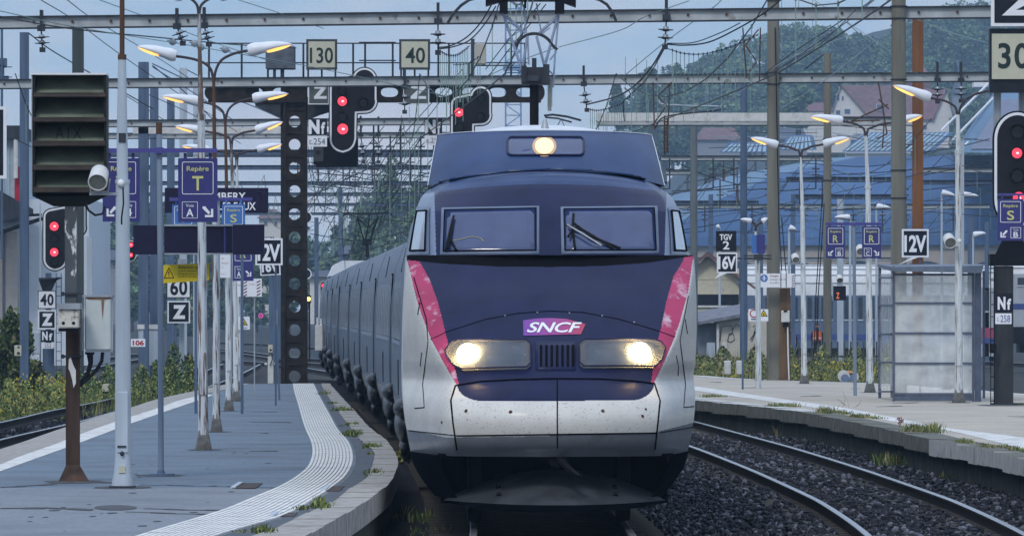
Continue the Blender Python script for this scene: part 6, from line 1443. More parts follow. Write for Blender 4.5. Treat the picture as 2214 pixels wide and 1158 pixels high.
# ================================================================== LOUDSPEAKERS
m_spk = M('speaker_grille', (.16,.17,.15), .7, var=.3, scale=60)
def speaker(c0, c1, r, d, label, bracket=None):
    """barrel speaker: back end c0, mouth c1 (photo points), facing down towards the viewer"""
    t = thing('loudspeaker', P(*c0, d), label, 'loudspeaker', 'barrel loudspeakers on the platform lamps'); R_ = S(r, d)
    a = P(*c0, d+R_*.9); b = P(*c1, d-R_*.9); mb = MB(); mb.tube([a, a.lerp(b,.04), a.lerp(b,.5), b], [R_*.72, R_*.93, R_*.98, R_], 22, 0, False); mb.add([], []); mb.ell(a, (R_*.73, R_*.4, R_*.7), 16, 8); mb.build('barrel', m_dirtywhite, t)
    n = (b-a).normalized(); mb = MB(); mb.cyl(b-n*.012, b-n*.006, R_*.86, None, 22); mb.build('grille', m_spk, t)
    mb = MB(); rim = []; u = n.orthogonal().normalized(); v = n.cross(u); mb.tube([b+(u*math.cos(2*math.pi*k/24)+v*math.sin(2*math.pi*k/24))*R_*.95 for k in range(25)], R_*.07, 6); mb.build('rim', m_white, t)
    if bracket:
        mb = MB(); mb.tube([P(*q, d) for q in bracket], S(2.0,d), 6); mb.build('bracket', m_galv, t)
speaker((216,372),(211,394),21,77.2,'big white barrel loudspeaker at the corner of the louvred box',[(192,388),(196,415),(234,414),(238,386)])
mb = MB(); d = 77.25; mb.bbox(X(193,d), X(262,d), d, d+.05, Z(422,d), Z(416,d)); mb.build('speaker_arm', m_galv, label='steel arm holding the big loudspeaker on the pale lamp pole', cat='bracket')
speaker((2050,514),(2055,525),13,146,'white barrel loudspeaker beside the nearest lamp of the right platform',[(2038,530),(2042,536),(2072,534)])
speaker((1859,535),(1861,544),9.5,163.7,'white barrel loudspeaker beside the middle lamp of the right platform',[(1850,548),(1880,548)])
speaker((1718,553),(1721,562),8.5,182.8,'white barrel loudspeaker beside the third lamp of the right platform',[(1710,570),(1737,570)])
speaker((1814,598),(1816,606),7,200,'small white barrel loudspeaker behind the left sign R',[(1808,612),(1822,612)])
for px, py, d, lab in ((1880,533,163.5,'white ball on the middle right lamp column'),(2074,521,146,'white ball on the nearest right lamp column')):
    mb = MB(); mb.ell(P(px,py,d-.12), (S(5,d),)*3, 12, 8); mb.build('white_ball', m_white, label=lab, cat='globe', group='white balls on lamp columns')
# ================================================================== ROUTE INDICATOR on its rusty post
d = 80.0; t = thing('route_indicator', (X(150,d), d, Z(428,d)), 'dark green louvred route indicator box with five slats on the rusty post', 'indicator box')
m_box = M('indicator_green', (.012,.015,.012), .6, var=.3); m_cell = M('indicator_cell', (.20,.235,.18), .6, var=.3, scale=4, col2=(.12,.135,.11), amount=.4, soft=.2); m_slat = M('indicator_slat', (.035,.028,.024), .75, var=.4, stretch=.3, scale=5, col2=(.10,.065,.04), amount=.36, soft=.08)
mb = MB(); dp = .45; mb.bbox(X(70,d), X(76,d), d, d+dp, Z(424,d), Z(160,d)); mb.bbox(X(224,d), X(230,d), d, d+dp, Z(424,d), Z(160,d)); mb.bbox(X(70,d), X(230,d), d+dp, d+dp+.02, Z(424,d), Z(160,d))
mb.add([P(70,424,d), P(230,424,d), P(186,446,d+.1), P(116,446,d+.1), P(70,424,d+dp), P(230,424,d+dp), P(186,446,d+dp-.1), P(116,446,d+dp-.1)], [(0,1,2,3),(4,7,6,5),(0,3,7,4),(1,5,6,2),(3,2,6,7)]); mb.build('case', m_box, t)
mb = MB(); mb.bbox(X(67,d), X(230,d), d-.03, d+dp+.03, Z(162,d), Z(158,d)); mb.build('top_sheet', m_white, t)
mb = MB(); mb.bbox(X(68,d), X(70,d), d-.01, d+dp, Z(418,d), Z(163,d)); mb.build('edge_strip', m_galv, t)
cells = [(172,202,212),(222,255,266),(272,306,318),(324,358,370),(374,406,418)]
for k, (a, b, c) in enumerate(cells):
    mb = MB(); mb.add([P(76,b,d+.05), P(224,b,d+.05), P(224,a-6,d+.42), P(76,a-6,d+.42)], [(0,1,2,3)]); ce = mb.build('cell', m_cell, t)
    if k == 2:
        mb = MB(); vs, fs = text_mesh('AIX', -.02, 0, 1.35); q = np.array(vs); lo, hi = q.min(0), q.max(0)
        def fp(p):
            px = 120+(p[0]-lo[0])/(hi[0]-lo[0])*56; tt = .12+(p[1]-lo[1])/(hi[1]-lo[1])*.62; a_ = P(px,b,d+.05); b_ = P(px,a-6,d+.42); return a_.lerp(b_, tt)+Vector((0,-.012,.004))
        mb.add([fp(p) for p in vs], fs); mb.build('lettering', M('faded_lettering', (.028,.034,.030), .7), ce)
    mb = MB(); mb.add([P(72,b-2,d-.02), P(228,b-2,d-.02), P(228,c-3,d-.07), P(72,c-3,d-.07), P(72,b-2,d+.05), P(228,b-2,d+.05), P(228,c-1,d-.05), P(72,c-1,d-.05)], [(0,1,2,3),(4,7,6,5),(0,4,5,1),(3,2,6,7)]); mb.build('slat', m_slat, t)
t = thing('rusty_post', (X(158,d), d, PLZ), 'rusty peeling post on a flared foot carrying the louvred box', 'post')
m_postp = M('post_peeling_white', (.075,.085,.095), .6, var=.2, col2=(.62,.62,.62), amount=.44, soft=.015, stretch=2.5, scale=4, scale2=3.2); m_postr = M('post_rust', (.055,.036,.028), .9, var=.5, stretch=5, scale=6, col2=(.12,.055,.025), amount=.36, soft=.12, bump=.4)
mb = MB(); mb.bbox(X(139,d), X(164,d), d+.1, d+.26, Z(700,d), Z(444,d)); mb.build('upper_shaft', m_postp, t)
mb = MB(); mb.bbox(X(141,d), X(170,d), d+.09, d+.26, Z(1010,d), Z(700,d)); mb.build('lower_shaft', m_postr, t)
mb = MB(); b = [P(126,1041,d-.10), P(194,1041,d-.10), P(194,1041,d+.45), P(126,1041,d+.45)]; c = [P(143,1004,d+.085), P(172,1004,d+.085), P(172,1004,d+.265), P(143,1004,d+.265)]
mb.add(b+c, [(0,1,5,4),(1,2,6,5),(2,3,7,6),(3,0,4,7),(4,5,6,7)]); mb.build('foot', m_postr, t)
mb = MB(); blob = [(148,775),(152,772),(157,788),(163,800),(163,828),(158,838),(155,820),(151,805),(147,796)]; mb.prism(poly_px(blob, d), d+.083, d+.09); mb.build('paint_flake', m_dirtywhite, t)
mb = MB()
for y in (635, 770): mb.bbox(X(134,d), X(174,d), d+.07, d+.29, Z(y+2,d), Z(y-2,d)); mb.cyl(P(136,y,d+.06), P(136,y,d+.10), S(5,d), None, 8)
mb.build('clamp', m_darksteel, t)
d2 = 79.7; t = thing('junction_box', P(148,712,d2), 'small white rust stained junction box on the rusty post', 'junction box')
mb = MB(); mb.bevbox(X(126,d2), X(170,d2), d2, d2+.3, Z(709,d2), Z(668,d2), .012); mb.build('case', M('white_rusty_enamel', (.58,.56,.50), .6, var=.1, col2=(.14,.075,.04), amount=.44, soft=.05, scale=7), t)
mb = MB(); mb.bbox(X(123,d2), X(173,d2), d2-.03, d2+.36, Z(668,d2), Z(655,d2)); mb.build('lid', m_galv, t)
mb = MB(); mb.bbox(X(126,d2), X(170,d2), d2+.02, d2+.3, Z(716,d2), Z(709.5,d2)); mb.build('base', m_black, t)
mb = MB()
for x in (137, 159): mb.cyl(P(x,698,d2-.004), P(x,698,d2+.01), S(3.6,d2), None, 12)
mb.build('cable_hole', m_black, t)
d2 = 80.2; t = thing('equipment_cabinet', P(212,762,d2), 'white equipment cabinet with a rust streak hung right of the rusty post', 'cabinet')
m_cab = M('cabinet_white', (.56,.60,.58), .5, var=.06, col2=(.42,.48,.50), amount=.4, soft=.2, scale=3)
mb = MB(); mb.bevbox(X(183,d2), X(240,d2), d2, d2+.35, Z(757,d2), Z(642,d2), .015); mb.build('case', m_cab, t)
mb = MB(); mb.bbox(X(177,d2), X(181,d2), d2+.02, d2+.06, Z(758,d2), Z(638,d2)); mb.bbox(X(241,d2), X(244,d2), d2+.02, d2+.06, Z(758,d2), Z(636,d2)); mb.bbox(X(178,d2), X(243,d2), d2-.02, d2+.37, Z(642,d2), Z(637.5,d2)); mb.build('frame', m_galv, t)
mb = MB(); mb.prism(poly_px([(186,643),(238,643),(238,646),(226,648),(224,668),(222,690),(220,668),(219,648),(190,647)], d2), d2-.004, d2+.002); mb.build('rust_streak', M('rust_streak', (.20,.12,.08), .8, var=.4), t)
mb = MB(); mb.bbox(X(184,d2), X(240,d2), d2+.05, d2+.3, Z(761,d2), Z(757.5,d2)); mb.build('gland_plate', m_white, t)
mb = MB(); mb.tube([P(194,760,d2+.1), P(196,785,d2+.1), P(190,806,d2+.1), P(172,830,d2+.05)], [S(8,d2),S(5.5,d2),S(5,d2),S(4,d2)], 10); mb.tube([P(222,760,d2+.1), P(220,780,d2+.1), P(208,800,d2+.1), P(186,822,d2+.08), P(172,833,d2+.04)], [S(4,d2)]*5, 9); mb.tube([P(184,762,d2+.1), P(204,762,d2+.1)], S(4,d2), 8); mb.build('cable', m_cable, t)
# ================================================================== SIGNS
def board(x0, x1, y0, y1, d, face, border=None, bw=3, th=.05, name='board', parent=None, rad=0, tilt=None, mk=None):
    """flat panel: backing plate with a border colour and the inset face"""
    mb = MB()
    if border is not None:
        mb.bbox(X(x0,d), X(x1,d), d, d+th, Z(y1,d), Z(y0,d), 1)
        mb.bbox(X(x0+bw,d), X(x1-bw,d), d-.006, d, Z(y1-bw,d), Z(y0+bw,d), 0)
        return mb.build(name, [face, border], parent)
    mb.bbox(X(x0,d), X(x1,d), d, d+th, Z(y1,d), Z(y0,d), 0); return mb.build(name, [face], parent)
def txt(parent, d, items, mat):
    mb = MB()
    for it in items: letters(mb, it[0], *it[1:5], d, 0, *(it[5:] if len(it) > 5 else (.02,)))
    return mb.build('lettering', mat, parent)
def frame_line(parent, d, x0, x1, y0, y1, w, mat, r=4, name='outline'):
    mb = MB(); o = rrect(x0, y0, x1, y1, r); i = rrect(x0+w, y0+w, x1-w, y1-w, max(1, r-w)); n = len(o)
    mb.add([(X(a,d), d, Z(b,d)) for a, b in o] + [(X(a,d), d, Z(b,d)) for a, b in i], [(k, n+k, n+(k+1) % n, (k+1) % n) for k in range(n)]); return mb.build(name, mat, parent)
def arrow(parent, d, cx, cy, s, right, mat, w=.19):
    """diagonal down arrow"""
    sg = 1 if right else -1; mb = MB()
    p = lambda a, b: (X(cx+sg*a*s, d), Z(cy+b*s, d)); k = w
    mb.prism([p(-.5,-.5+k*.0), p(-.5+k*1.3,-.5-.02), p(.22,.06), p(.06,.24), p(-.52,-.34)], d-.008, d-.002); mb.prism([p(.5,-.28), p(.5,.5), p(.5-k*1.1,.5), p(.5-k*1.1,-.28)], d-.010, d-.003); mb.prism([p(-.28,.5-k*1.1), p(.5-k*1.1,.5-k*1.1), p(.5-k*1.1,.5), p(-.28,.5)], d-.009, d-.0025)
    return mb.build('arrow', mat, parent)
def repere(x0, x1, y0, y1, d, big, voie, right, label, mat=None, hang=True, arrow_left=None, bar=None):
    mat = mat or m_navy; w = x1-x0; h = y1-y0; t = thing('platform_sign', P((x0+x1)/2, y1, d), label, 'sign', 'blue hanging location signs')
    board(x0, x1, y0, y1, d, mat, None, name='panel', parent=t); D = d-.004
    fx0, fx1, fy0, fy1 = x0+w*.10, x1-w*.10, y0+h*.055, y0+h*.565
    frame_line(t, D, fx0, fx1, fy0, fy1, max(1.2, w*.016), m_signwhite, w*.05)
    txt(t, d, [('Repère', x0+w*.22, y0+h*.125, x0+w*.78, y0+h*.225, .01), (big, x0+w*(.36 if big != 'T' else .36), y0+h*.28, x0+w*.64, y0+h*.505, .015)], m_signyellow)
    bx0, bx1 = (x0+w*.10, x0+w*.50) if right else (x0+w*.50, x0+w*.90)
    frame_line(t, D, bx0, bx1, y0+h*.68, y0+h*.94, max(1, w*.012), m_signwhite, w*.02, 'voie_outline')
    bw = bx1-bx0; txt(t, d, [('Voie', bx0+bw*.25, y0+h*.715, bx1-bw*.25, y0+h*.765, .0), (voie, bx0+bw*.27, y0+h*.79, bx1-bw*.27, y0+h*.915, .02)], m_signwhite)
    ax = x0+w*.76 if right else x0+w*.24; arrow(t, d, ax, y0+h*.84, w*.27, right, m_signwhite)
    if hang:
        mb = MB()
        for q in (x0+w*.18, x0+w*.82): mb.bbox(X(q-w*.04,d), X(q+w*.04,d), d+.012, d+.03, Z(y0+1,d), Z(hang,d))
        mb.build('hanger', mat, t)
    return t
def signbar(x0, x1, y0, y1, px, d, label):
    t = thing('sign_bar', (X(px,d), d, PLZ), label, 'sign bar')
    mb = MB(); mb.bbox(X(x0,d), X(x1,d), d+.02, d+.06, Z(y0,d), Z(y1,d)); mb.build('crossbar', MATS['crossbar_violet'], t)
    mb = MB(); mb.cyl((X(px,d), d+.13, PLZ), P(px, y0, d+.13), .045, None, 10); mb.build('post', m_lightsteel, t)
d = 82.9
t = thing('sign_pole', (X(348,d), d, PLZ), 'thin blue grey sign pole on a round foot with a blue crossbar, left foreground', 'sign pole')
mb = MB(); mb.tube([(X(348,d), d, PLZ), P(347,600,d), P(344,268,d)], S(6.4,d), 12); mb.build('shaft', M('sign_pole_grey', (.20,.25,.32), .5, var=.15, stretch=9), t)
mb = MB(); mb.cyl(P(344,290,d), P(344,265,d), S(7,d), None, 12); mb.build('rusty_cap', m_rust, t)
mb = MB(); mb.cyl((X(350,d), d, PLZ+.001), (X(350,d), d, PLZ+.02), S(46,d)*.62, S(44,d)*.62, 24); mb.cyl((X(348,d), d, PLZ+.02), (X(348,d), d, PLZ+.06), S(10,d), S(7,d), 12); mb.build('foot', m_bluesteel, t)
mb = MB(); mb.bbox(X(232,d), X(470,d), d-.09, d-.04, Z(330,d), Z(321,d)); mb.bbox(X(336,d), X(353,d), d-.1, d+.06, Z(332,d), Z(319,d)); mb.build('crossbar', M('crossbar_violet', (.075,.07,.25), .45, var=.06), t)
repere(222,302,342,479,82.84,'T','4',False,'navy sign T with arrow to Voie 4, half hidden by the pale lamp pole',hang=331)
repere(385,470,342,480,82.84,'T','A',True,'navy sign T with arrow to Voie A, left foreground',hang=331)
# dark backs of display panels
for x0, x1, y0, y1, d, fr, lab in ((355,502,489,547,98.6,True,'long dark violet display panel back with pale rails, on the nearest white lamp'),(288,340,487,550,113,False,'square dark violet display panel back left of the thin sign pole'),(500,571,485,550,113.5,False,'dark violet display panel back beside the 12V board')):
    t = thing('display_board', P((x0+x1)/2, y1, d), lab, 'display panel', 'dark display panel backs'); board(x0, x1, y0, y1, d, m_darknavy, None, th=.18, name='panel', parent=t)
    if fr:
        mb = MB(); mb.bbox(X(x0,d), X(x1,d), d-.03, d+.22, Z(y0,d), Z(y0-4,d)); mb.bbox(X(x0,d), X(x1,d), d-.03, d+.22, Z(y1+3,d), Z(y1,d)); mb.build('rail', m_galv, t)
        mb = MB(); mb.bbox(X(484,d), X(488,d), d-.01, d, Z(y1,d), Z(y0,d)); mb.build('joint', m_navy, t)
    mb = MB(); mb.bbox(X((x0+x1)/2-3,d), X((x0+x1)/2+3,d), d+.18, d+.3, Z(y0+10,d), Z(y1-10,d)); mb.build('bracket', m_galv, t)
d = 131; t = thing('name_board', P(466,460,d), 'dark navy station name board with white lettering behind the navy sign T', 'name board')
board(356,580,406,460,d,m_darknavy,None,name='panel',parent=t); txt(t, d, [('CHAMBERY', 412, 416, 531, 433, .02, 0, 1.05), ('CHALLES-LES-EAUX', 392, 437, 553, 454, .02, 0, 1.0)], m_signwhite)
mb = MB(); mb.bbox(X(420,d), X(426,d), d+.06, d+.14, PLZ, Z(410,d)); mb.bbox(X(520,d), X(526,d), d+.06, d+.14, PLZ, Z(410,d)); mb.build('post', m_bluesteel, t)
t = repere(480,530,441,520,126,'S','A',True,'pale blue sign S behind the dark display panel, left platform',m_bluesign,432)
repere(372,420,441,520,126.2,'S','4',False,'pale blue sign mostly hidden behind the navy sign T',m_bluesign,432)
d = 126.1; signbar(366, 545, 434, 427, 470, d, 'violet crossbar on a post carrying the pale blue signs S')
repere(503,548,508,607,140,'R','A',True,'navy sign R with arrow, low behind the dark display panel on the left platform',None,500)
d = 140.1; signbar(470, 552, 503, 498, 497, d, 'violet crossbar on a post carrying the low sign R')
d = 98.9; t = thing('warning_board', P(400,612,d), 'yellow warning board with a triangle and the word Attention', 'warning board', )
mb = MB(); mb.prism(poly_px([(353,573),(452,568),(452,606),(353,612)], d), d, d+.02); mb.build('panel', m_yellow, t)
mb = MB()
tri = [(365,577),(377,601),(353.5,602)]; ti = [(365,581),(374.5,599.5),(356.5,600)]
mb.add([(X(a,d), d-.004, Z(b,d)) for a, b in tri+ti], [(0,3,4,1),(1,4,5,2),(2,5,3,0)]); mb.bbox(X(364,d), X(366,d), d-.006, d-.003, Z(593,d), Z(586,d)); mb.bbox(X(364,d), X(366,d), d-.006, d-.003, Z(597,d), Z(595,d)); mb.build('triangle', m_signblack, t)
txt(t, d, [('Attention aux', 385, 573, 434, 581, .0), ('trains passant', 385, 583.5, 428, 588, .0), ('Eloignez-vous de la', 385, 590, 438, 594.5, 0), ('bordure du quai', 385, 595.5, 426, 600, 0), ], M('dark_print', (.05,.04,.02), .6))
mb = MB(); mb.cyl(P(445,640,d+.05), P(445,560,d+.05), .03); mb.build('mount', m_galv, t)
d = 134; t = thing('paper_notice', P(485,600,d), 'white paper notice panel fixed on the white lamp columns', 'notice'); board(473,498,549,600,d,m_signwhite,None,th=.03,name='panel',parent=t)
txt(t, d, [('infos', 478, 556, 484, 560, 0), ('retards trains', 478, 566, 494, 569.5, 0), ('voie A', 478, 576, 484, 579, 0), ('quai 2', 478, 590, 488, 594, 0)], M('faded_red_print', (.55,.32,.34), .7))
for x0, x1, y0, y1, d, hx, lab in ((505,536,604,641,150,(527,534),'white board with a red hatched strip, left one of the pair under sign R'),(534,566,602,641,156,(555,563),'white board with a red hatched strip, right one of the pair under the tilted board')):
    t = thing('danger_board', P((x0+x1)/2, y1, d), lab, 'notice board', 'white boards with hatched edges'); board(x0,x1,y0,y1,d,m_signwhite,None,th=.03,name='panel',parent=t)
    mb = MB()
    for k in range(5): y = y0+3+k*7; mb.prism(poly_px([(hx[0],y+4),(hx[1],y),(hx[1],y+2.6),(hx[0],y+6.6)], d), d-.004, d-.001)
    mb.build('hatching', M('maroon_print', (.16,.02,.04), .6), t); txt(t, d, [('Danger', x0+4, y0+10, x0+18, y0+14, 0)], M('faded_red_print', (.55,.32,.34), .7))
    mb = MB(); mb.bbox(X((x0+x1)/2-1.5,d), X((x0+x1)/2+1.5,d), d+.03, d+.07, PLZ, Z(y0+4,d)); mb.build('post', m_galv, t)
def speedboard(x0, x1, y0, y1, d, lines, label, face=None, border=None, fg=None, bw=4, post=None, tilt=0, tail=None, gnd=-.3, grp='black speed boards with white figures'):
    t = thing('speed_board', P((x0+x1)/2, y1, d), label, 'speed board', grp); board(x0,x1,y0,y1,d,face or m_signblack,border or m_signwhite,bw,name='panel',parent=t); txt(t, d-.006, lines, fg or m_signwhite)
    if post is not None: mb = MB(); mb.bbox(X(post-2,d), X(post+2,d), d+.05, d+.11, gnd, Z(y0+8,d)); mb.build('post', m_bluesteel, t)
    if tail: mb = MB(); mb.prism(poly_px(tail, d), d, d+.03); mb.build('pointer', m_signwhite, t)
    if tilt: t.rotation_euler = (0, R(tilt), 0)
    return t
speedboard(552,611,515,573,142,[('12V',557,527,606,564,.035,0,.95)],'black 12V board with a white border on the left, partly behind a dark panel',post=596,gnd=PLZ)
speedboard(563,607,556,595,150,[('16V',567,563,603,588,.035,0,.95)],'black 16V board tucked tilted under the left 12V board',post=590,tilt=-3,bw=3,gnd=PLZ)
mb = MB(); d = 152; mb.bbox(X(568,d), X(592,d), d, d+.03, Z(520,d), Z(512,d)); letters(mb, '30V', 571, 513, 590, 519, d, 1, .02); mb.build('speed_board', [m_signblack, m_signwhite], label='sliver of a black board peeping above the left 12V board', cat='speed board')
speedboard(1950,2008,495,556,153.2,[('12V',1955,508,2003,545,.035,0,.95)],'black 12V board standing above the glass shelter',post=1990,tail=[(1972,556),(1985,556),(1940,573)],gnd=PLZ)
speedboard(1548,1592,499,543,170,[('TGV',1556,506,1583,519,.03,0,1.0),('2',1563,521,1577,539,.02)],'black board reading TGV 2 right of the train',border=m_signblack,post=1606,gnd=PLZ)
speedboard(1550,1594,546,590,170,[('16V',1553,553,1591,582,.035,0,.92)],'black 16V board with a pointer, under the black TGV 2 board',bw=3,tail=[(1556,590),(1572,590),(1545,602)])
mb = MB(); d = 171; mb.bbox(X(1586,d), X(1668,d), d, d+.06, Z(561,d), Z(557,d)); mb.bbox(X(1608,d), X(1668,d), d, d+.06, Z(554,d), Z(551,d)); mb.bbox(X(1630,d), X(1650,d), d-.02, d+.2, Z(562,d), Z(549,d)); ba = mb.build('bracket_arm', m_darksteel, label='dark bracket arm between the black speed boards and the tan pole', cat='bracket'); mb = MB(); mb.tube([(X(1640,d), d+.12, PLZ), P(1640,600,d)+Vector((0,.12,0)), P(1640,552,d)+Vector((0,.12,0))], [S(7,d), S(5,d), S(4,d)], 10); mb.build('post', m_peel2, ba)
mb = MB(); d = 176; mb.bbox(X(1626,d), X(1638,d), d+.03, d+.3, Z(548,d), Z(508,d)); c = mb.build('display_board', m_bluesign, label='small violet blue display panel edge left of the tan pole', cat='display panel'); mb = MB(); mb.bbox(X(1636,d), X(1654,d), d, d+.05, Z(548,d), Z(507,d)); mb.build('face', m_navy, c)
# signals' boards on the far left track
speedboard(360,412,596,644,205,[('60',368,603,405,638,.03,0,1.1)],'white board with the figure 60 behind the yellow board',face=m_signwhite,border=m_signblack,fg=m_signblack,bw=2,grp='white boards with black figures')
speedboard(362,411,650,698,205,[('Z',373,659,402,689,.06)],'black board with a white Z between the left lamp poles',bw=3,post=380)
speedboard(82,121,628,667,214,[('40',87,635,116,660,.03,0,1.1)],'white board with the figure 40 under the round signal at left',face=m_signwhite,border=m_signblack,fg=m_signblack,bw=1.5,grp='white boards with black figures')
speedboard(82,121,670,711,214,[('Z',90,677,114,704,.06)],'black board with a white Z under the figure 40, far left',bw=3)
def plate(x0, x1, y0, y1, d, items, face, fg, label, name='number_plate', cat='plate'):
    t = thing(name, P((x0+x1)/2, y1, d), label, cat, 'signal identification plates'); board(x0,x1,y0,y1,d,face,None,th=.02,name='panel',parent=t); txt(t, d, items, fg); return t
plate(88,117,713,739,214,[('N',91,716,103,735,.05),('f',106,720,113,735,.04)],m_signblack,m_signwhite,'black plate with white Nf under the board Z at far left')
plate(90,115,741,753,214,[('252',96,743,111,751,0)],m_signwhite,M('grey_print',(.10,.11,.13),.6),'white plate numbered 252 at far left')
plate(283,314,732,749,150,[('106',287,735,311,746,.03)],m_signwhite,m_red,'white plate with red number 106 beside the pale lamp pole')
plate(666,707,256,292,195.5,[('N',667,259,691,290,.06),('f',694,264,703,290,.04)],m_signblack,m_signwhite,'black plate with white Nf left of the lit gantry signal')
plate(665,707,294,317,195.4,[('c.',669,303,676,312,0),('254',678,299,703,313,0)],m_signwhite,M('grey_print',(.10,.11,.13),.6),'white plate numbered c.254 left of the lit gantry signal')
plate(918,956,256,290,197.6,[('N',919,259,942,289,.06),('f',945,264,953,289,.04)],m_signblack,m_signwhite,'black plate with white Nf left of the second gantry signal')
plate(918,956,293,314,197.5,[('c.256',922,298,952,309,0)],m_signwhite,MATS['grey_print'],'white number plate below the second Nf, partly hidden by the train roof')
plate(2153,2190,634,675,142.5,[('N',2157,641,2174,669,.05),('f',2177,645,2186,669,.04)],m_signblack,m_signwhite,'black plate with white Nf on the right signal mast')
plate(2152,2187,677,700,142.4,[('c.',2156,686,2160,694,0),('258',2163,681,2184,696,0)],m_signwhite,M('blue_print',(.05,.09,.25),.6),'white plate numbered c.258 on the right signal mast')
# triangle warning plate, small sign on the tan pole, danger board
def tri_sign(t, d, cx, cy, s):
    mb = MB(); o = [(cx,cy-s*.55),(cx+s*.6,cy+s*.45),(cx-s*.6,cy+s*.45)]; mb.prism(poly_px(o, d), d-.004, d-.001, 1); i = offset_poly(o, -s*.10); mb.prism(poly_px(i, d), d-.007, d-.003, 0); mb.ell((X(cx,d), d-.008, Z(cy+s*.15,d)), (S(s*.13,d),.002,S(s*.13,d)), 8, 4, 1); mb.build('triangle', [m_yellow, m_signblack], t)
d = 168; t = thing('warning_plate', P(527,712,d), 'small white plate with a yellow warning triangle on the last white lamp column', 'warning plate'); board(515,540,684,712,d,m_signwhite,None,th=.02,name='panel',parent=t); tri_sign(t, d, 527, 696, 15); txt(t, d, [('laser', 520, 706, 535, 710, 0)], MATS['dark_print'])
d = 190.5; t = thing('warning_plate', P(1639,693,d), 'white plate with a red ring and a yellow triangle left of the tan pole', 'warning plate'); board(1618,1661,668,694,d,m_signwhite,None,th=.02,name='panel',parent=t); tri_sign(t, d, 1651, 677, 15)
mb = MB(); pts = [P(1630+8*math.cos(R(a)), 677+8*math.sin(R(a)), d-.008) for a in range(0, 361, 15)]; mb.tube(pts, S(1.1,d), 5); mb.build('ring', m_red, t); mb = MB(); mb.bbox(X(1624,d), X(1638,d), d-.006, d-.001, Z(691,d), Z(688.5,d)); mb.build('caption', m_navy, t)
d = 191.0; t = thing('danger_board', P(1676,621,d), 'white danger board with a blue round pictogram strapped to the tan pole', 'notice board', 'white boards with hatched edges')
board(1637,1718,591,621,d,m_signwhite,None,th=.02,name='panel',parent=t)
mb = MB(); mb.cyl(P(1652,601,d-.001), P(1652,601,d-.008), S(8,d), None, 20); mb.ell((X(1652,d), d-.012, Z(597.5,d)), (S(2,d),.004,S(2,d)), 8, 4, 1); mb.bbox(X(1650.8,d), X(1653.2,d), d-.014, d-.008, Z(606.5,d), Z(599.5,d), 1); mb.bbox(X(1647,d), X(1657,d), d-.013, d-.009, Z(602,d), Z(600.6,d), 1); mb.build('pictogram', [m_bluesign, m_signwhite], t)
txt(t, d, [('Danger', 1665, 594, 1684, 599, .01)], m_red); txt(t, d, [('passage interdit', 1665, 602, 1700, 606, 0), ('au public', 1665, 609, 1684, 613, 0)], MATS['grey_print'])
mb = MB()
for k in range(5): y = 594+k*5.2; mb.prism(poly_px([(1712,y+3),(1717,y),(1717,y+2),(1712,y+5)], d), d-.004, d-.001)
mb.build('hatching', MATS['maroon_print'], t); mb = MB(); mb.bbox(X(1687.5,d), X(1689,d), d-.01, d, Z(621,d), Z(585,d)); mb.bbox(X(1699,d), X(1700.5,d), d-.01, d, Z(621,d), Z(585,d)); mb.build('strap', m_black, t)
# signs R on the right platform
d = 158; t = thing('sign_pole', (X(1848,d), d, PLZ), 'thin blue grey sign pole of the right platform with a violet crossbar', 'sign pole')
mb = MB(); mb.tube([(X(1849,d), d, PLZ), P(1846,478,d)], S(4,d), 10); mb.build('shaft', MATS['sign_pole_grey'], t); mb = MB(); mb.bbox(X(1784,d), X(1908,d), d-.07, d-.03, Z(487,d), Z(481,d)); mb.build('crossbar', MATS['crossbar_violet'], t)
repere(1786,1827,489,558,157.9,'R','B',False,'navy sign R with arrow to Voie B, left of the thin blue grey pole',None,485); repere(1864,1905,489,558,157.9,'R','C',True,'navy sign R behind the middle lamp column on the right platform',None,485)
d = 128; repere(2157,2213,430,520,d,'S','B',False,'navy sign S with arrow to Voie B before the right signal',None,421)
signbar(2157, 2330, 423, 418, 2280, d, 'violet crossbar over the sign S at the right edge')
d = 200; t = thing('display_box', P(1816,648,d), 'black display box with an orange glowing Z behind the right signs', 'display box'); board(1802,1829,618,649,d,m_signblack,None,th=.25,name='case',parent=t)
txt(t, d, [('Z', 1808, 632, 1815, 645, .03)], M('orange_display', (.3,.08,.02), .4, emit=(1,.22,.05), estr=.55)); mb = MB(); mb.bbox(X(1800,d), X(1802,d), d+.02, d+.2, Z(650,d), Z(616,d)); mb.build('bracket', m_galv, t)
# black board cut by the left edge
d = 150; t = thing('speed_board', P(-20,385,d), 'black board with a white border cut by the left edge of the photo', 'speed board'); board(-60,14,230,386,d,m_signblack,m_signwhite,7,th=.06,name='panel',parent=t); mb = MB(); mb.bbox(X(-30,d), X(-22,d), d+.06, d+.15, -.3, Z(240,d)); mb.build('post', m_bluesteel, t)
mb = MB(); d = 215
mb.bbox(X(-20,d), X(14,d), d, d+.3, Z(146,d), Z(126,d)); mb.bbox(X(-20,d), X(18,d), d, d+.3, Z(175,d), Z(164,d)); mb.bbox(X(-4,d), X(8,d), d, d+.3, Z(164,d), Z(140,d)); mb.bbox(X(-20,d), X(26,d), d, d+.05, Z(146,d), Z(144,d)); mb.bbox(X(-20,d), X(26,d), d, d+.05, Z(168,d), Z(166,d))
mb.cyl(P(4,560,d), P(4,60,d), S(3,d), None, 8); mb.build('switch_gear', m_bluesteel, label='blue grey switch gear on a post cut by the left edge', cat='switch gear')
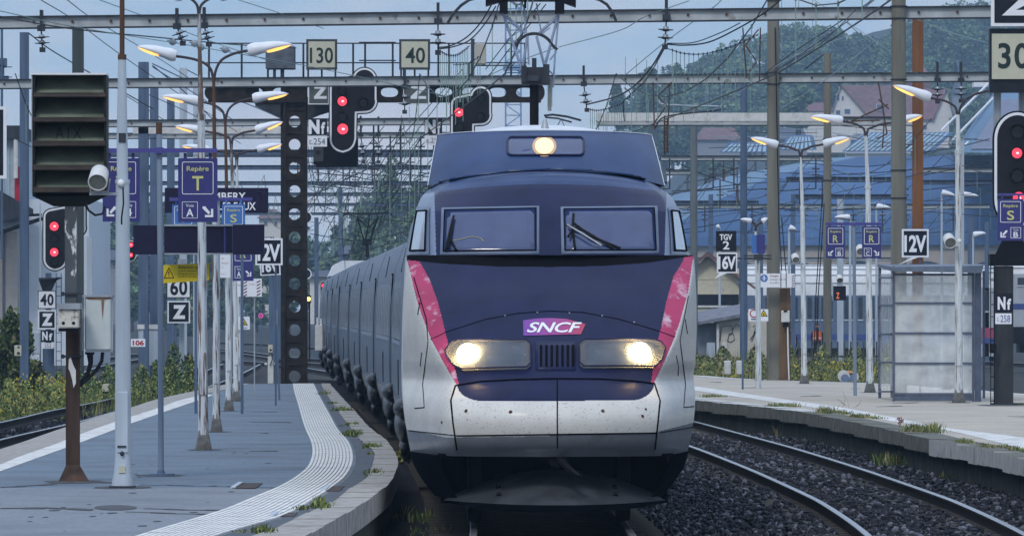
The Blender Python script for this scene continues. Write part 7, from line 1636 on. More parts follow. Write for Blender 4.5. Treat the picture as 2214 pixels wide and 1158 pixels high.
# ================================================================== SIGNALS
LOBED = [(741,330)] + arc(741,301,28,90,180,8)[1:] + [(713,200)] + arc(733,192,20,190,255,4) + [(760,166)] + arc(788,173,26,195,360,12) + [(814,215)] + arc(790,219,25,0,80,6) + [(771,245),(770,301)] + arc(741,301,28,0,90,8)[1:-1]
def signal(outline, lens, d, label, border=4.0, th=.12, visor=True, grp='colour light signals'):
    n = len(outline); cx = sum(a for a, b in outline)/n; cy = max(b for a, b in outline); t = thing('railway_signal', P(cx, cy, d), label, 'railway signal', grp)
    o1 = offset_poly(outline, border*.6); o3 = offset_poly(outline, -border)
    mb = MB(); mb.prism(poly_px(o1, d), d+.016, d+.016+th); mb.build('back_plate', m_black, t)
    mb = MB(); mb.prism(poly_px(outline, d), d+.008, d+.016); mb.build('white_border', m_signwhite, t)
    mb = MB(); mb.prism(poly_px(o3, d), d, d+.008); mb.build('target', M('signal_target_black', (.006,.006,.010), .55, var=.2, spec=.25), t)
    for x, y, r, lit in lens:
        mb = MB(); mb.cyl(P(x,y,d-.001), P(x,y,d-.03), S(r,d), None, 18); ln = mb.build('lens', m_redlight if lit else m_lensoff, t)
        if lit: mb = MB(); mb.ell(P(x+r*.1,y,d-.032), (S(r*.30,d), .01, S(r*.22,d)), 10, 6); mb.build('filament', m_redhot, ln)
        mb = MB(); mb.grid(lambda a, b: P(x+(r*1.25)*math.cos(math.pi*(1.08-1.16*a)), y-(r*1.25)*math.sin(math.pi*(1.08-1.16*a)), d-.28*b), 14, 1, 0, True); mb.build('visor', m_black, ln)
    return t
def tf(sx, sy, ox, oy): return [(ox+(x-713)*sx, oy+(y-147)*sy) for x, y in LOBED]
signal(LOBED, [(740,219,10,True),(741,279,11.5,True),(740,196,8,False),(740,252,8,False),(788,175,9,False),(786,222,9,False)], 196, 'big gantry signal with a round upper lobe and two red lights')
t2 = tf(.86,.86,975,187); signal(t2, [(992,243,9.5,True),(992,220,7,False),(993,276,8,False),(1040,212,8,False),(1038,252,8,False)], 197, 'second gantry signal with one red light, half hidden by the train roof')
t3 = tf(.90,.84,94,431); signal(t3, [(117,489,9.5,True),(117,545,9,True),(117,515,7,False),(117,566,7,False),(160,455,8,False)], 213, 'lobed signal with two red lights partly behind the rusty post, left')
d = 143; pill = arc(2200,300,50,180,360,16,57) + [(2250,430)] + arc(2200,430,50,0,180,16,60)
signal(pill, [(2199,331,11,True),(2200,285,13,False),(2200,380,13,False),(2203,428,13,True)], d, 'large pill shaped signal with red lights at the right edge', 6)
d = 350; pill = arc(699,616,7.5,180,360,8,9) + [(706.5,640)] + arc(699,640,7.5,0,180,8,10); signal(pill, [(699,617,4.5,True)], d, 'small far round ended signal with a violet red light left of the train', 1.2, .1)
d = 236; pill = arc(282,535,14,180,360,8,16) + [(296,548)] + arc(282,548,14,0,180,8,18); signal(pill, [(283,529,5,True),(283,551,4.5,True)], d, 'red signal peeping out between the pale lamp pole and the dark panel', 2, .1)
# rings of far round signals beside the gantry mast
for px, py, r, d, lab in ((661,470,13,300,'black round disc with a white rim right of the gantry mast, upper'),(662,592,11,320,'black round disc with a white rim right of the gantry mast, lower')):
    mb = MB(); mb.cyl(P(px,py,d), P(px,py,d+.05), S(r,d), None, 24); o = mb.build('round_target', m_signblack, label=lab, cat='signal disc'); mb = MB(); mb.tube([P(px+r*math.cos(R(a)), py+r*math.sin(R(a)), d-.01) for a in range(-120, 121, 12)], S(1.3,d), 5); mb.build('rim', m_signwhite, o)
    mb = MB(); mb.cyl(P(px,py,d+.06), (X(px,d), d+.06, -.3), .05, None, 6); mb.build('post', m_bluesteel, o)
mb = MB(); d = 330; mb.ell(P(667,646,d), (S(4.5,d),)*3, 12, 8); o = mb.build('yard_lamp', M('amber_lamp', (.9,.5,.1), .3, emit=(1,.55,.12), estr=4), label='small amber yard light right of the gantry mast', cat='lamp'); mb = MB(); mb.bbox(X(664,d), X(672,d), d+.05, d+.3, Z(655,d), Z(638,d)); mb.cyl((X(669,d), d+.3, -.3), P(669,640,d+.3), .04, None, 6); mb.build('housing', m_black, o)
mb = MB(); d = 420; mb.cyl(P(564,682,d), P(564,682,d+.05), S(4.5,d), None, 14); o = mb.build('round_target', m_lensoff, label='tiny far disc with a violet ring in the yard', cat='signal disc'); mb = MB(); mb.tube([P(564+4.5*math.cos(R(a)), 682+4.5*math.sin(R(a)), d-.01) for a in range(0, 361, 24)], S(1,d), 5); mb.ell(P(564,682,d-.02), (S(1.5,d),)*3, 8, 5); mb.build('rim', M('violet_light', (.4,.05,.25), .4, emit=(.8,.1,.45), estr=.7), o); mb = MB(); mb.cyl((X(564,d), d+.05, -.3), P(564,682,d+.05), .04, None, 6); mb.build('post', m_bluesteel, o)
# masts of the left signals
d = 214.5; t = thing('signal_mast', (X(103,d), d, -.3), 'grey blue signal mast with a shelf behind the boards 40 and Z, left', 'mast')
mb = MB(); mb.bbox(X(92,d), X(116,d), d+.05, d+.3, -.3, Z(752,d)); mb.bbox(X(98,d), X(110,d), d+.08, d+.25, Z(752,d), Z(590,d)); mb.build('column', m_bluesteel, t)
mb = MB(); mb.add([P(84,600,d-.2), P(136,600,d-.2), P(122,606,d-.1), P(112,628,d), P(92,628,d), P(84,606,d-.2)]+[P(84,600,d+.3), P(136,600,d+.3), P(122,606,d+.3), P(112,628,d+.3), P(92,628,d+.3), P(84,606,d+.3)], [(0,1,2,3,4,5),(6,11,10,9,8,7),(0,6,7,1),(1,7,8,2),(2,8,9,3),(4,10,11,5),(5,11,6,0)]); mb.build('shelf', m_darksteel, t)
mb = MB(); mb.bbox(X(84,d), X(87,d), d+.3, d+.33, Z(860,d), Z(440,d)); mb.bbox(X(64,d), X(66,d), d+.3, d+.33, Z(835,d), Z(750,d)); mb.build('conduit', m_lightsteel, t)
mb = MB(); mb.bevbox(X(64,d), X(88,d), d-.1, d+.2, Z(765,d), Z(717,d), .02); mb.build('trunk_box', m_lightsteel, t)
mb = MB()
for x in (120,131): mb.bbox(X(x-.8,d), X(x+.8,d), d+.3, d+.33, Z(830,d), Z(590,d))
for k in range(11): mb.bbox(X(120,d), X(131,d), d+.3, d+.32, Z(600+20*k,d), Z(598.5+20*k,d))
mb.build('ladder', m_bluesteel, t)
d = 205.5; t = thing('signal_mast', (X(392,d), d, -.3), 'pale post behind the white Z board between the left lamp poles', 'mast'); mb = MB(); mb.bbox(X(388,d), X(398,d), d+.05, d+.2, -.3, Z(560,d)); mb.build('column', m_lightsteel, t); mb = MB(); mb.bbox(X(384,d), X(402,d), d+.02, d+.22, Z(640,d), Z(560,d)); mb.build('box', m_galv, t)
# right signal mast with its platform
d = 143.4; t = thing('signal_mast', (X(2172,d), d, PLZ), 'thick dark concrete coloured signal mast with ladder and bracket, right platform', 'mast')
mb = MB(); mb.bbox(X(2151,d), X(2191,d), d, d+.4, PLZ, Z(575,d)); mb.build('column', M('dark_mast', (.045,.05,.055), .7, var=.4, stretch=5, scale=3, col2=(.018,.018,.02), amount=.45, soft=.1), t)
mb = MB(); mb.bbox(X(2140,d), X(2300,d), d-.05, d+.5, Z(574,d), Z(549,d)); mb.add([P(2152,549,d), P(2230,549,d), P(2212,520,d), P(2166,520,d), P(2152,549,d+.4), P(2230,549,d+.4), P(2212,520,d+.4), P(2166,520,d+.4)], [(0,1,2,3),(4,7,6,5),(0,3,7,4),(1,5,6,2)]); mb.bbox(X(2182,d), X(2206,d), d-.03, d+.3, Z(549,d), Z(515,d)); mb.build('bracket', m_black, t)
mb = MB()
for x in (2141,2149): mb.bbox(X(x-.9,d), X(x+.9,d), d-.15, d-.12, PLZ, Z(550,d))
for k in range(12): y = 580+26*k; mb.bbox(X(2141,d), X(2149,d), d-.15, d-.13, Z(y+1,d), Z(y-1,d))
mb.build('ladder', m_black, t)
mb = MB(); mb.bbox(X(2150,d), X(2165,d), d+.1, d+.3, Z(300,d), Z(196,d)); mb.bbox(X(2205,d), X(2218,d), d+.2, d+.4, Z(560,d), Z(-20,d)); mb.build('upright', m_galv, t)
mb = MB(); mb.bbox(X(2144,d), X(2215,d), d+.1, d+.4, PLZ, PLZ+.03); mb.build('mossy_base', g2, t)
mb = MB(); mb.bevbox(X(2138,d), X(2152,d), d-.3, d-.16, Z(762,d), Z(742,d), .01); mb.build('box', m_black, t)
t = thing('signal_board', P(2190,58,143.0), 'black panel with a large white Z at the top right corner', 'signal panel'); board(2143,2260,-60,57,143.0,m_signblack,m_signwhite,7,th=.12,name='panel',parent=t)
mb = MB(); mb.prism(poly_px([(2166,34),(2203,0),(2172,0),(2172,-10),(2240,-10),(2240,0),(2196,22),(2240,22),(2240,34)],143.0), 142.98, 142.994); mb.build('lettering', m_signwhite, t)
t = thing('signal_board', P(2190,172,143.0), 'cream speed panel reading 30 in a dark case at the right edge', 'signal panel'); board(2140,2260,62,200,143.1,M('panel_case_dark',(.012,.016,.022),.5),None,th=.35,name='case',parent=t)
mb = MB(); mb.bbox(X(2145,143.0), X(2250,143.0), 143.05, 143.10, Z(171,143.0), Z(73,143.0)); mb.build('face', m_cream, t); txt(t, 143.05, [('30',2158,93,2226,149,.02,0,1.1)], M('panel_figure_green',(.02,.035,.035),.5))
# ================================================================== GANTRY
d = 197.5; t = thing('signal_gantry', (X(637,d), d, PLZ-.3), 'brown signal gantry with a mast of round holes and a beam of oval holes', 'gantry')
def holed(mb, x0, x1, y0, y1, holes, d0, d1, rx, ry, vert=False):
    """plate with elliptical holes: built as bands of quads round every hole"""
    n = 20
    for (a0, a1, b0, b1, cx, cy) in holes:
        ring = [(cx+rx*math.copysign(abs(math.cos(2*math.pi*k/n))**(1.0 if rx == ry else .7),math.cos(2*math.pi*k/n)), cy+ry*math.copysign(abs(math.sin(2*math.pi*k/n))**(1.0 if rx == ry else .9),math.sin(2*math.pi*k/n))) for k in range(n)]
        outr = []
        for k in range(n):
            c, s = math.cos(2*math.pi*k/n), math.sin(2*math.pi*k/n); hx = (a1-cx) if c > 0 else (cx-a0); hy = (b1-cy) if s > 0 else (cy-b0); m = min(hx/abs(c) if abs(c) > 1e-6 else 1e9, hy/abs(s) if abs(s) > 1e-6 else 1e9); outr.append((cx+c*m, cy+s*m))
        # snap nearest to corners
        for q in ((a0,b0),(a1,b0),(a1,b1),(a0,b1)):
            k = min(range(n), key=lambda i: (outr[i][0]-q[0])**2+(outr[i][1]-q[1])**2); outr[k] = q
        vs = [P(a,b,d0) for a, b in ring] + [P(a,b,d0) for a, b in outr] + [P(a,b,d1) for a, b in ring] + [P(a,b,d1) for a, b in outr]
        fs = []
        for k in range(n):
            k2 = (k+1) % n; fs += [(k,k2,n+k2,n+k),(2*n+k,3*n+k,3*n+k2,2*n+k2),(k,2*n+k,2*n+k2,k2)]
        mb.add(vs, fs)
mb = MB(); hs = []
y = 238
for k in range(12): hs.append((618,658,y+50*k,y+50*(k+1),637,y+50*k+25))
holed(mb, 618, 658, 238, 838, hs, d+.02, d+.04, 12.5, 12.5)
mb.bbox(X(618,d), X(658,d), d+.02, d+.04, Z(238,d), Z(180,d))
for x in (612, 659): mb.bbox(X(x-5,d), X(x+5,d), d-.05, d+.42, Z(838,d), Z(170,d))
for k in range(13): y = 238+50*k; mb.bbox(X(618,d), X(658,d), d-.02, d+.02, Z(y+1.5,d), Z(y-1.5,d))
mb.build('mast', m_brownsteel, t)
mb = MB(); 
mb.prism(poly_px([(446,172),(1178,172),(1178,180),(446,180)], d), d-.2, d+.9)
hs = []
for k in range(12): x = 462+58.5*k; hs.append((x,x+58.5,181,219,x+29,200))
holed(mb, 0,0,0,0, hs, d-.02, d+.0, 18.5, 10)
mb.add([P(462,181,d-.02)]+[P(462-20*math.sin(R(a)), 200-19*math.cos(R(a)), d-.02) for a in range(0,181,20)], [tuple(range(11))]); mb.add([P(1164,181,d-.02)]+[P(1164+14*math.sin(R(a)), 200-19*math.cos(R(a)), d-.02) for a in range(0,181,20)], [tuple(range(11))[::-1]])
mb.bbox(X(450,d), X(1170,d), d-.12, d+.12, Z(222,d), Z(218,d)); mb.bbox(X(450,d), X(560,d), d+.06, d+.08, Z(218,d), Z(181,d))
mb.build('beam', m_brownsteel, t)
mb = MB(); mb.prism(poly_px([(552,222),(612,222),(612,258),(600,252),(552,230)], d), d-.05, d-.02); mb.build('gusset', m_darksteel, t)
mb = MB(); mb.prism(poly_px([(662,222),(722,222),(722,240),(690,250),(662,262)], d), d-.05, d-.02); mb.build('gusset', m_darksteel, t)
mb = MB()
for x in (449,520,577,654,762,788,848,872,947,970,1105,1135): mb.bbox(X(x-2.2,d), X(x+2.2,d), d+.85, d+.9, Z(173,d), Z(92,d))
for y in (94,136): mb.tube([P(446,y,d+.87), P(1140,y,d+.87)], S(1.6,d), 6)
for y in (92,131): mb.tube([P(776,y,d+.8), P(856,y,d+.8)], S(1.6,d), 6)
mb.build('handrail', m_darksteel, t)
def speedpanel(x0, x1, y0, y1, body, box, lab):
    d = 196.6; t = thing('speed_indicator', P((x0+x1)/2, y1, d), lab, 'speed panel', 'cream speed panels on the gantry'); board(x0,x1,y0,y1,d,m_cream,M('panel_frame_grey',(.05,.055,.06),.5),5,th=.12,name='panel',parent=t); txt(t, d-.006, [(body,*box,.015,0,1.02)], MATS['panel_figure_green'])
    mb = MB(); 
    for x in (x0+4, (x0+x1)/2, x1-4): mb.bbox(X(x-2,d), X(x+2,d), d+.1, d+.15, Z(174,d), Z(y1-1,d))
    mb.build('leg', m_darksteel, t)
speedpanel(662,729,85,151,'130',(670,103,720,137),'cream speed panel reading 130 on the gantry rail'); speedpanel(863,930,85,151,'40',(877,103,919,137),'cream speed panel reading 40 on the gantry rail')
for x0, x1, lab in ((666,712,'grey panel with a white Z half hidden by the lit gantry signal'),(872,928,'panel with a white Z hanging under the speed panel 40')):
    d = 197.0; t = thing('signal_board', P((x0+x1)/2, 225, d), lab, 'signal panel', 'Z panels under the gantry'); board(x0,x1,170,226,d,M('panel_grey_green',(.10,.11,.11),.5),m_signwhite,2.5,th=.06,name='panel',parent=t); w = x1-x0
    mb = MB(); mb.prism(poly_px([(x0+w*.28,214),(x0+w*.28,209),(x0+w*.60,192),(x0+w*.30,192),(x0+w*.30,186),(x0+w*.86,186),(x0+w*.86,191),(x0+w*.54,208),(x0+w*.88,208),(x0+w*.88,214)], d), d-.016, d-.007); mb.build('lettering', m_signwhite, t)
d = 197; t = thing('signal_housing', P(725,360,d), 'dark square signal housing hung below the lit gantry signal', 'signal housing')
mb = MB(); mb.bbox(X(678,d), X(774,d), d-.3, d+.3, Z(356,d), Z(300,d)); mb.bbox(X(684,d), X(774,d), d-.5, d+.4, Z(361,d), Z(354,d)); mb.build('case', m_black, t); mb = MB(); mb.bbox(X(678,d), X(700,d), d-.34, d-.3, Z(350,d), Z(316,d)); mb.build('hatch', m_greensteel, t); mb = MB(); mb.cyl(P(688,330,d-.35), P(688,330,d-.34), S(5,d), None, 12); mb.build('lamp_glass', m_lensoff, t)
d = 197.3; t = thing('signal_box_back', P(606,152,d), 'grey steel box standing on the gantry behind the left lamp head', 'equipment box'); mb = MB(); mb.bevbox(X(574,d), X(638,d), d, d+.5, Z(150,d), Z(99,d), .03); mb.bbox(X(592,d), X(594,d), d-.012, d, Z(149,d), Z(101,d)); mb.build('case', M('weathered_grey_box',(.10,.115,.14),.6,var=.35,scale=4), t); mb = MB(); mb.bbox(X(590,d), X(596,d), d+.1, d+.3, Z(174,d), Z(150,d)); mb.bbox(X(606,d), X(614,d), d+.1, d+.3, Z(174,d), Z(150,d)); mb.build('leg', m_darksteel, t)
d = 196.9; t = thing('equipment_box', P(1038,140,d), 'rust streaked cream box on a post beside the pantograph, on the gantry', 'equipment box'); mb = MB(); mb.bevbox(X(1027,d), X(1051,d), d, d+.4, Z(139,d), Z(94,d), .02); mb.build('case', M('cream_rusty_box',(.42,.40,.34),.6,var=.1,col2=(.18,.09,.05),amount=.36,soft=.06,stretch=4,scale=4), t); mb = MB(); mb.bbox(X(1018,d), X(1026,d), d+.1, d+.3, Z(176,d), Z(84,d)); mb.bbox(X(1012,d), X(1016,d), d+.05, d+.25, Z(172,d), Z(137,d)); mb.bbox(X(1027,d), X(1110,d), d+.1, d+.15, Z(143,d), Z(140,d)); mb.build('post', m_greensteel, t)
# ================================================================== GLASS SHELTER
D1, D2 = 148.0, 153.5; t = thing('glass_shelter', (X(2010,D1), D1, PLZ), 'pale frosted glass platform shelter with grey frames', 'shelter')
m_frost = G('frosted_glass', (.94,.97,.96), .30, .25, .08); m_frame = M('shelter_frame_grey', (.10,.12,.17), .45, var=.15)
fx0, fx1 = 1932, 2100; bz = PLZ
mb = MB()
for x in (1932, 2104): mb.bbox(X(x-2.5,D1), X(x+2.5,D1), D1-.04, D1+.04, bz, Z(575,D1))
for y in (593,655,720,785,851): mb.bbox(X(1934.5,D1), X(2101.5,D1), D1-.035, D1+.035, Z(y+2.2,D1), Z(y-2.2,D1))
mb.bbox(X(2108,D1), X(2121,D1), D1-.06, D1+.1, bz, Z(590,D1)); mb.bbox(X(1934,D1), X(2104,D1), D1-.02, D1+.02, bz+.02, Z(853.4,D1)); mb.build('front_frame', m_frame, t)
for a, b in ((593,655),(655,720),(720,785),(785,851)):
    mb = MB(); mb.bbox(X(1934.6,D1), X(2101.4,D1), D1-.004, D1+.004, Z(b-2.3,D1), Z(a+2.3,D1)); mb.build('pane', m_frost, t)
mb = MB()
xl = X(1902,D2)
mb.box((xl, D2, (bz+Z(578,D2))/2), (.06,.06,Z(578,D2)-bz))
for y in (600,660,722,783,846): mb.add([(xl, D2, Z(y-2,D2)), (X(1930,D1), D1+.03, Z(y-2,D1)), (X(1930,D1), D1+.03, Z(y+2,D1)), (xl, D2, Z(y+2,D2)), (xl-.03, D2, Z(y-2,D2)), (X(1930,D1)-.03, D1+.03, Z(y-2,D1)), (X(1930,D1)-.03, D1+.03, Z(y+2,D1)), (xl-.03, D2, Z(y+2,D2))], [(0,1,2,3),(4,7,6,5),(0,4,5,1),(3,2,6,7)])
mb.build('side_frame', m_frame, t)
mb = MB(); mb.add([(xl, D2, bz+.2), (X(1930,D1), D1+.03, bz+.2), (X(1930,D1), D1+.03, Z(590,D1)), (xl, D2, Z(590,D2))], [(0,1,2,3)]); mb.build('side_pane', m_frost, t)
mb = MB(); xb = X(2122,D2)+.05
mb.add([(xl,D2,bz+.25),(xb,D2,bz+.25),(xb,D2,Z(592,D2)),(xl,D2,Z(592,D2))], [(0,1,2,3)]); mb.build('back_pane', G('shelter_back_glass',(.62,.70,.72),.30,.2), t)
mb = MB()
for x in (X(2078,D2), X(2095,D2), xb): mb.box((x, D2, (bz+Z(585,D2))/2), (.05,.05,Z(585,D2)-bz))
mb.build('back_post', m_frame, t)
mb = MB(); mb.add([P(1897,571,D2+.4), P(2126,571,D2+.4), P(2122,574,D1-.5), P(1928,577,D1-.5), P(1897,577,D2+.4), P(2126,578,D2+.4), P(2122,590,D1-.5), P(1928,586,D1-.5)], [(0,1,2,3),(4,7,6,5),(3,2,6,7),(0,3,7,4),(1,5,6,2),(0,4,5,1)]); mb.build('roof', M('shelter_roof_grey',(.13,.16,.21),.5,var=.15), t)
dS = 151.5; t = thing('shelter_seat', (X(2050,dS), dS, PLZ), 'dark moulded seat inside the glass shelter', 'seat'); mb = MB(); mb.ell((X(2050,dS), dS, Z(806,dS)), (S(22,dS), .3, S(5,dS)), 16, 8); mb.cyl(P(2046,842,dS), P(2048,812,dS), S(11,dS), S(8,dS), 12); mb.bbox(X(2034,dS), X(2064,dS), dS-.2, dS+.2, PLZ, PLZ+.06); mb.build('shell', M('seat_dark',(.05,.055,.07),.5), t); mb = MB(); mb.tube([P(2032,803,dS+.2), P(2046,798,dS+.3), P(2072,800,dS+.2)], S(2,dS), 6); mb.build('backrest', m_darksteel, t)
mb = MB(); mb.bbox(X(2008,152), X(2022,152), 152, 152.02, Z(826,152), Z(790,152)); o = mb.build('notice', m_signwhite, label='white paper notice inside the glass shelter', cat='notice')
# ================================================================== SMALL THINGS
for x0, x1, y0, y1, d, lab in ((1565,1580,779,809,206,'small white marker box on a yellow stick in the grass, left one'),(1591,1606,779,809,206,'small white marker box on a yellow stick in the grass, right one')):
    t = thing('marker_box', (X(x0,d), d, Z(815,d)), lab, 'marker box', 'white marker boxes in the grass'); mb = MB(); mb.bevbox(X(x0+1,d), X(x1,d), d, d+.15, Z(y1,d), Z(y0,d), .015); mb.build('box', m_dirtywhite, t); mb = MB(); mb.cyl((X(x0-1,d), d, Z(815,d)), P(x0-1,795,d), .012, None, 6); mb.build('stick', m_yellow, t)
mb = MB(); d = 206; mb.tube([P(1580,815,d), P(1590,811,d), P(1594,812,d)], .015, 6); mb.build('yellow_pipe', m_yellow, label='short yellow pipe lying by the white marker boxes', cat='pipe')
d = 191.3; t = thing('switch_box', P(1697,696,d), 'small white switch box on the rusty duct of the tan pole', 'switch box'); mb = MB(); mb.bevbox(X(1689,d), X(1707,d), d-.12, d, Z(696,d), Z(671,d), .012); mb.build('case', m_dirtywhite, t); mb = MB(); mb.tube([P(1703,705,d-.05), P(1704,760,d-.05), P(1706,821,d-.05)], S(1.6,d), 7); mb.build('conduit', m_white, t); mb = MB(); mb.bbox(X(1694,d), X(1702,d), d-.14, d-.12, Z(674,d), Z(671,d)); mb.bbox(X(1692,d), X(1704,d), d-.1, d, Z(706,d), Z(696,d)); mb.build('gland', m_black, t)
mb = MB(); mb.tube([P(1690,585,191.2), P(1684,480,191.5), P(1681,330,191.8), P(1676,60,191.8)], S(1.4,191.5), 6); mb.tube([P(1699,585,191.2), P(1690,470,191.5)], S(1.2,191.5), 6); mb.build('pole_cable', m_cable, label='black cables running up the tan concrete pole', cat='cable')
mb = MB()
for a in (((1759,800),(1764,640),(1778,420)),((1763,800),(1769,640),(1782,440))): mb.tube([P(*q,227) for q in a], S(1.2,227), 6)
mb.build('pole_cable', m_cable, label='two dark cables slanting beside the short dark concrete pole', cat='cable')
d = 195; t = thing('pole_box', P(38,770,d), 'small cream device box on the dark blue pole at the left edge', 'device box'); mb = MB(); mb.bevbox(X(32,d), X(47,d), d-.2, d, Z(769,d), Z(746,d), .01); mb.build('case', m_cream, t); mb = MB(); mb.cyl(P(40,763,d-.21), P(40,763,d-.2), S(3.4,d), None, 12); mb.cyl(P(40,750,d-.21), P(40,750,d-.2), S(2.4,d), None, 12); mb.build('dial', m_darksteel, t)
d = 188; t = thing('marker_box', (X(227,d), d, Z(850,d)), 'cream box on the ballast left of the pale lamp pole', 'marker box'); mb = MB(); mb.bevbox(X(221,d), X(235,d), d, d+.2, Z(846,d), Z(829,d), .012); mb.build('box', m_cream, t); mb = MB(); mb.bbox(X(223,d), X(233,d), d+.02, d+.18, Z(851,d), Z(846,d)); mb.build('foot', m_black, t)
d = 192; t = thing('dwarf_signal', (X(585,d), d, Z(828,d)), 'small white post with a cream lamp box at the end of the left platform', 'dwarf signal'); mb = MB(); mb.bbox(X(579,d), X(591,d), d, d+.15, Z(828,d), Z(770,d)); mb.build('post', m_dirtywhite, t); mb = MB(); mb.bevbox(X(580,d), X(590,d), d-.1, d+.1, Z(762,d), Z(745,d), .01); mb.bbox(X(583,d), X(588,d), d, d+.1, Z(770,d), Z(762,d)); mb.build('lamp_box', m_cream, t); mb = MB(); mb.cyl(P(585,756,d-.11), P(585,756,d-.1), S(2.5,d), None, 10); mb.build('lens', m_lensoff, t); mb = MB(); mb.tube([P(588,764,d-.05), P(589,776,d-.08), P(584,790,d-.05)], S(1.2,d), 6); mb.build('cable', m_cable, t)
mb = MB(); mb.bbox(X(572,d), X(577,d), d, d+.2, Z(788,d), Z(784,d)); mb.bbox(X(593,d), X(598,d), d, d+.2, Z(788,d), Z(783,d)); mb.build('track_clip', m_white, label='white clips beside the small post at the platform end', cat='clip')
d = 240; t = thing('white_bin', (X(686,d), d, Z(758,d)), 'tall white cabinet standing beside the far train at the yard', 'cabinet'); mb = MB(); mb.bevbox(X(681,d), X(698,d), d, d+.3, Z(758,d), Z(702,d), .02); mb.build('case', m_dirtywhite, t); mb = MB(); mb.bbox(X(684,d), X(687,d), d+.1, d+.2, Z(702,d), Z(686,d)); mb.bbox(X(692,d), X(695,d), d+.1, d+.2, Z(702,d), Z(688,d)); mb.build('stub', m_white, t)
# concrete pipes with an orange sack
d = 190; t = thing('pipe_stack', (X(1832,d), d, Z(826,d)), 'white concrete pipe ends with blue circles and an orange sack behind the right platform', 'pipes'); mb = MB(); mb.cyl(P(1824,812,d), P(1824,812,d+.8), S(13,d), None, 20); mb.cyl(P(1846,814,d+.2), P(1846,814,d+.8), S(11,d), None, 20); mb.build('pipe', m_dirtywhite, t)
mb = MB(); mb.cyl(P(1827,817,d-.01), P(1827,817,d+.01), S(9,d), None, 18); mb.cyl(P(1843,817,d-.01), P(1843,817,d+.01), S(8,d), None, 18); mb.build('bore', M('pipe_blue',(.16,.22,.32),.6), t); mb = MB(); mb.ell((X(1836,d), d+.3, Z(806,d)), (S(11,d),.25,S(5,d)), 12, 6); mb.build('sack', M('orange_sack',(.50,.24,.10),.8,var=.3), t)
for px, py, d, lab in ((1650,760,205,'cream stone block in the grass left of the tan pole'),):
    pass
# paling fence in front of the coach
t = thing('paling_fence', (X(1860,215), 215, -.3), 'dark paling fence in the grass before the blue grey coach', 'fence'); mb = MB()
for k in range(20): x = 1726+14*k; mb.bbox(X(x,215), X(x+3,215), 215, 215.05, -.3, Z(738+4*((k*3) % 3),215))
mb.bbox(X(1724,215), X(2000,215), 215.05, 215.08, Z(772,215), Z(768,215)); mb.build('palings', m_greensteel, t)
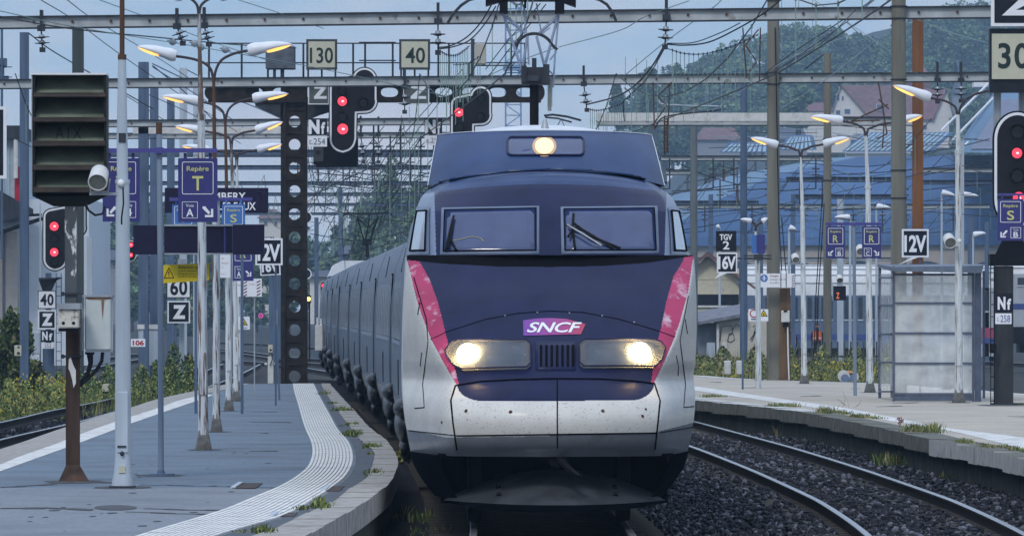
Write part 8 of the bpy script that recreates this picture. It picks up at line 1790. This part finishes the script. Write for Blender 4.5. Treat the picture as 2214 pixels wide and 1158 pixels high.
# ================================================================== PEOPLE
m_skin = M('skin', (.42,.25,.18), .6, var=.05); m_dark = M('dark_clothing', (.012,.014,.025), .8); m_orange = M('orange_vest', (.62,.13,.03), .7, var=.1, emit=(1,.15,.03), estr=.0); m_hair = M('dark_hair', (.02,.015,.012), .7); m_refl = M('reflective_band', (.55,.56,.5), .4)
def person(px, pytop, d, label, lean=0.0):
    h = 1.74; x = X(px, d); z0 = Z(pytop, d)-h; me = bpy.data.meshes.new('person'); k = h/1.75
    J = {'pel':(0,0,.95),'belly':(0,-.01,1.08),'chest':(0,0,1.30),'neck':(0,0,1.47),'hb':(0,-.01,1.56),'head':(0,-.02,1.64),'top':(0,-.01,1.73)}
    E = [('pel','belly'),('belly','chest'),('chest','neck'),('neck','hb'),('hb','head'),('head','top')]; RD = {'pel':.145,'belly':.135,'chest':.15,'neck':.06,'hb':.07,'head':.092,'top':.05}
    for s, n in ((-1,'l'),(1,'r')):
        for nm, p, r in (('sh',(s*.19,0,1.40),.07),('el',(s*.25,.02,1.13),.048),('wr',(s*.23,-.06,.90),.034),('ha',(s*.225,-.08,.81),.036),('hip',(s*.09,0,.90),.10),('kn',(s*.10,-.02,.50),.062),('an',(s*.11,.02,.09),.044),('toe',(s*.12,-.15,.04),.04)): J[nm+n] = p; RD[nm+n] = r
        E += [('chest','sh'+n),('sh'+n,'el'+n),('el'+n,'wr'+n),('wr'+n,'ha'+n),('pel','hip'+n),('hip'+n,'kn'+n),('kn'+n,'an'+n),('an'+n,'toe'+n)]
    ks = list(J); me.from_pydata([tuple(c*k for c in J[q]) for q in ks], [(ks.index(a), ks.index(b)) for a, b in E], [])
    ob = bpy.data.objects.new('person', me); COL.objects.link(ob); ob.location = (x, d, z0); ORG[ob] = Vector((x, d, z0)); tag(ob, label, 'person')
    sk = ob.modifiers.new('skin', 'SKIN'); ob.modifiers.new('smooth', 'SUBSURF').levels = 1; ob.modifiers['smooth'].render_levels = 2
    for i, q in enumerate(ks):
        v = me.skin_vertices[0].data[i]; v.radius = (RD[q]*k, RD[q]*k*.8 if q in ('pel','belly','chest') else RD[q]*k); v.use_root = q == 'pel'
    me.materials.append(m_dark); 
    c = Vector((x, d, z0))
    mb = MB(); mb.ell(c+Vector((0,-.018,1.645)), (.086,.10,.115), 14, 10); mb.ell(c+Vector((0,-.118,1.635)), (.014,.02,.024), 8, 6); mb.ell(c+Vector((-.088,0,1.635)), (.012,.02,.03), 6, 5); mb.ell(c+Vector((.088,0,1.635)), (.012,.02,.03), 6, 5); mb.build('face', m_skin, ob)
    mb = MB(); mb.ell(c+Vector((0,.0,1.69)), (.094,.108,.085), 14, 8, 0, -15, 90); mb.build('hair', m_hair, ob)
    mb = MB()
    for s in (-1, 1): mb.ell(c+Vector((s*.034,-.108,1.655)), (.012,.008,.007), 6, 4)
    mb.bbox(c.x-.025, c.x+.025, c.y-.113, c.y-.108, c.z+1.588, c.z+1.595); mb.build('features', m_hair, ob)
    mb = MB()
    for s in (-1, 1): mb.grid(lambda a, b: c+Vector((s*(.055+.14*a), -.155+.06*a*a, 1.02+.42*b)), 4, 5); mb.grid(lambda a, b: c+Vector((s*(.06+.14*a), .14-.05*a*a, 1.02+.42*b)), 4, 5); mb.grid(lambda a, b: c+Vector((s*.198, -.095+.19*a, 1.02+.34*b)), 3, 4); mb.grid(lambda a, b: c+Vector((s*(.06+.14*a), -.15+.29*b, 1.44-.02*a)), 3, 4)
    mb.build('vest', m_orange, ob)
    mb = MB()
    for s in (-1, 1): mb.bbox(c.x+s*.06, c.x+s*.19, c.y-.166, c.y-.157, c.z+1.10, c.z+1.14)
    mb.build('reflective_band', m_refl, ob)
    for s in (-1, 1):
        mb = MB(); hc = c+Vector((s*.225,-.085,.80)); mb.ell(hc, (.022,.036,.045), 8, 6)
        for f in range(4): a = hc+Vector((0,-.027+.018*f,-.035)); mb.tube([a, a+Vector((-s*.006,-.004,-.04)), a+Vector((-s*.016,-.012,-.068+.006*abs(f-1)))], [.009,.008,.006], 6)
        a = hc+Vector((-s*.012,-.034,.0)); mb.tube([a, a+Vector((-s*.01,-.022,-.03)), a+Vector((-s*.014,-.03,-.05))], [.01,.009,.006], 6); mb.build('hand', m_skin, ob)
    return ob
person(1767,700,330,'person in dark clothes and an orange vest standing before the blue grey coach')
person(1711,708,335,'person in an orange vest almost hidden behind the tan concrete pole')
# ================================================================== AIR
hz = bpy.data.materials.new('haze_air'); hz.use_nodes = True; t = hz.node_tree; t.nodes.clear()
o = t.nodes.new('ShaderNodeOutputMaterial'); v = t.nodes.new('ShaderNodeVolumePrincipled'); v.inputs['Color'].default_value = (.52,.76,1.0,1); v.inputs['Density'].default_value = HAZE; v.inputs['Anisotropy'].default_value = 0.2
t.links.new(v.outputs[0], o.inputs['Volume'])
mb = MB(); mb.bbox(-950, 950, -60, 2600, -2.0, 190); mb.build('haze', hz, org=(0,0,-2), kind='stuff')
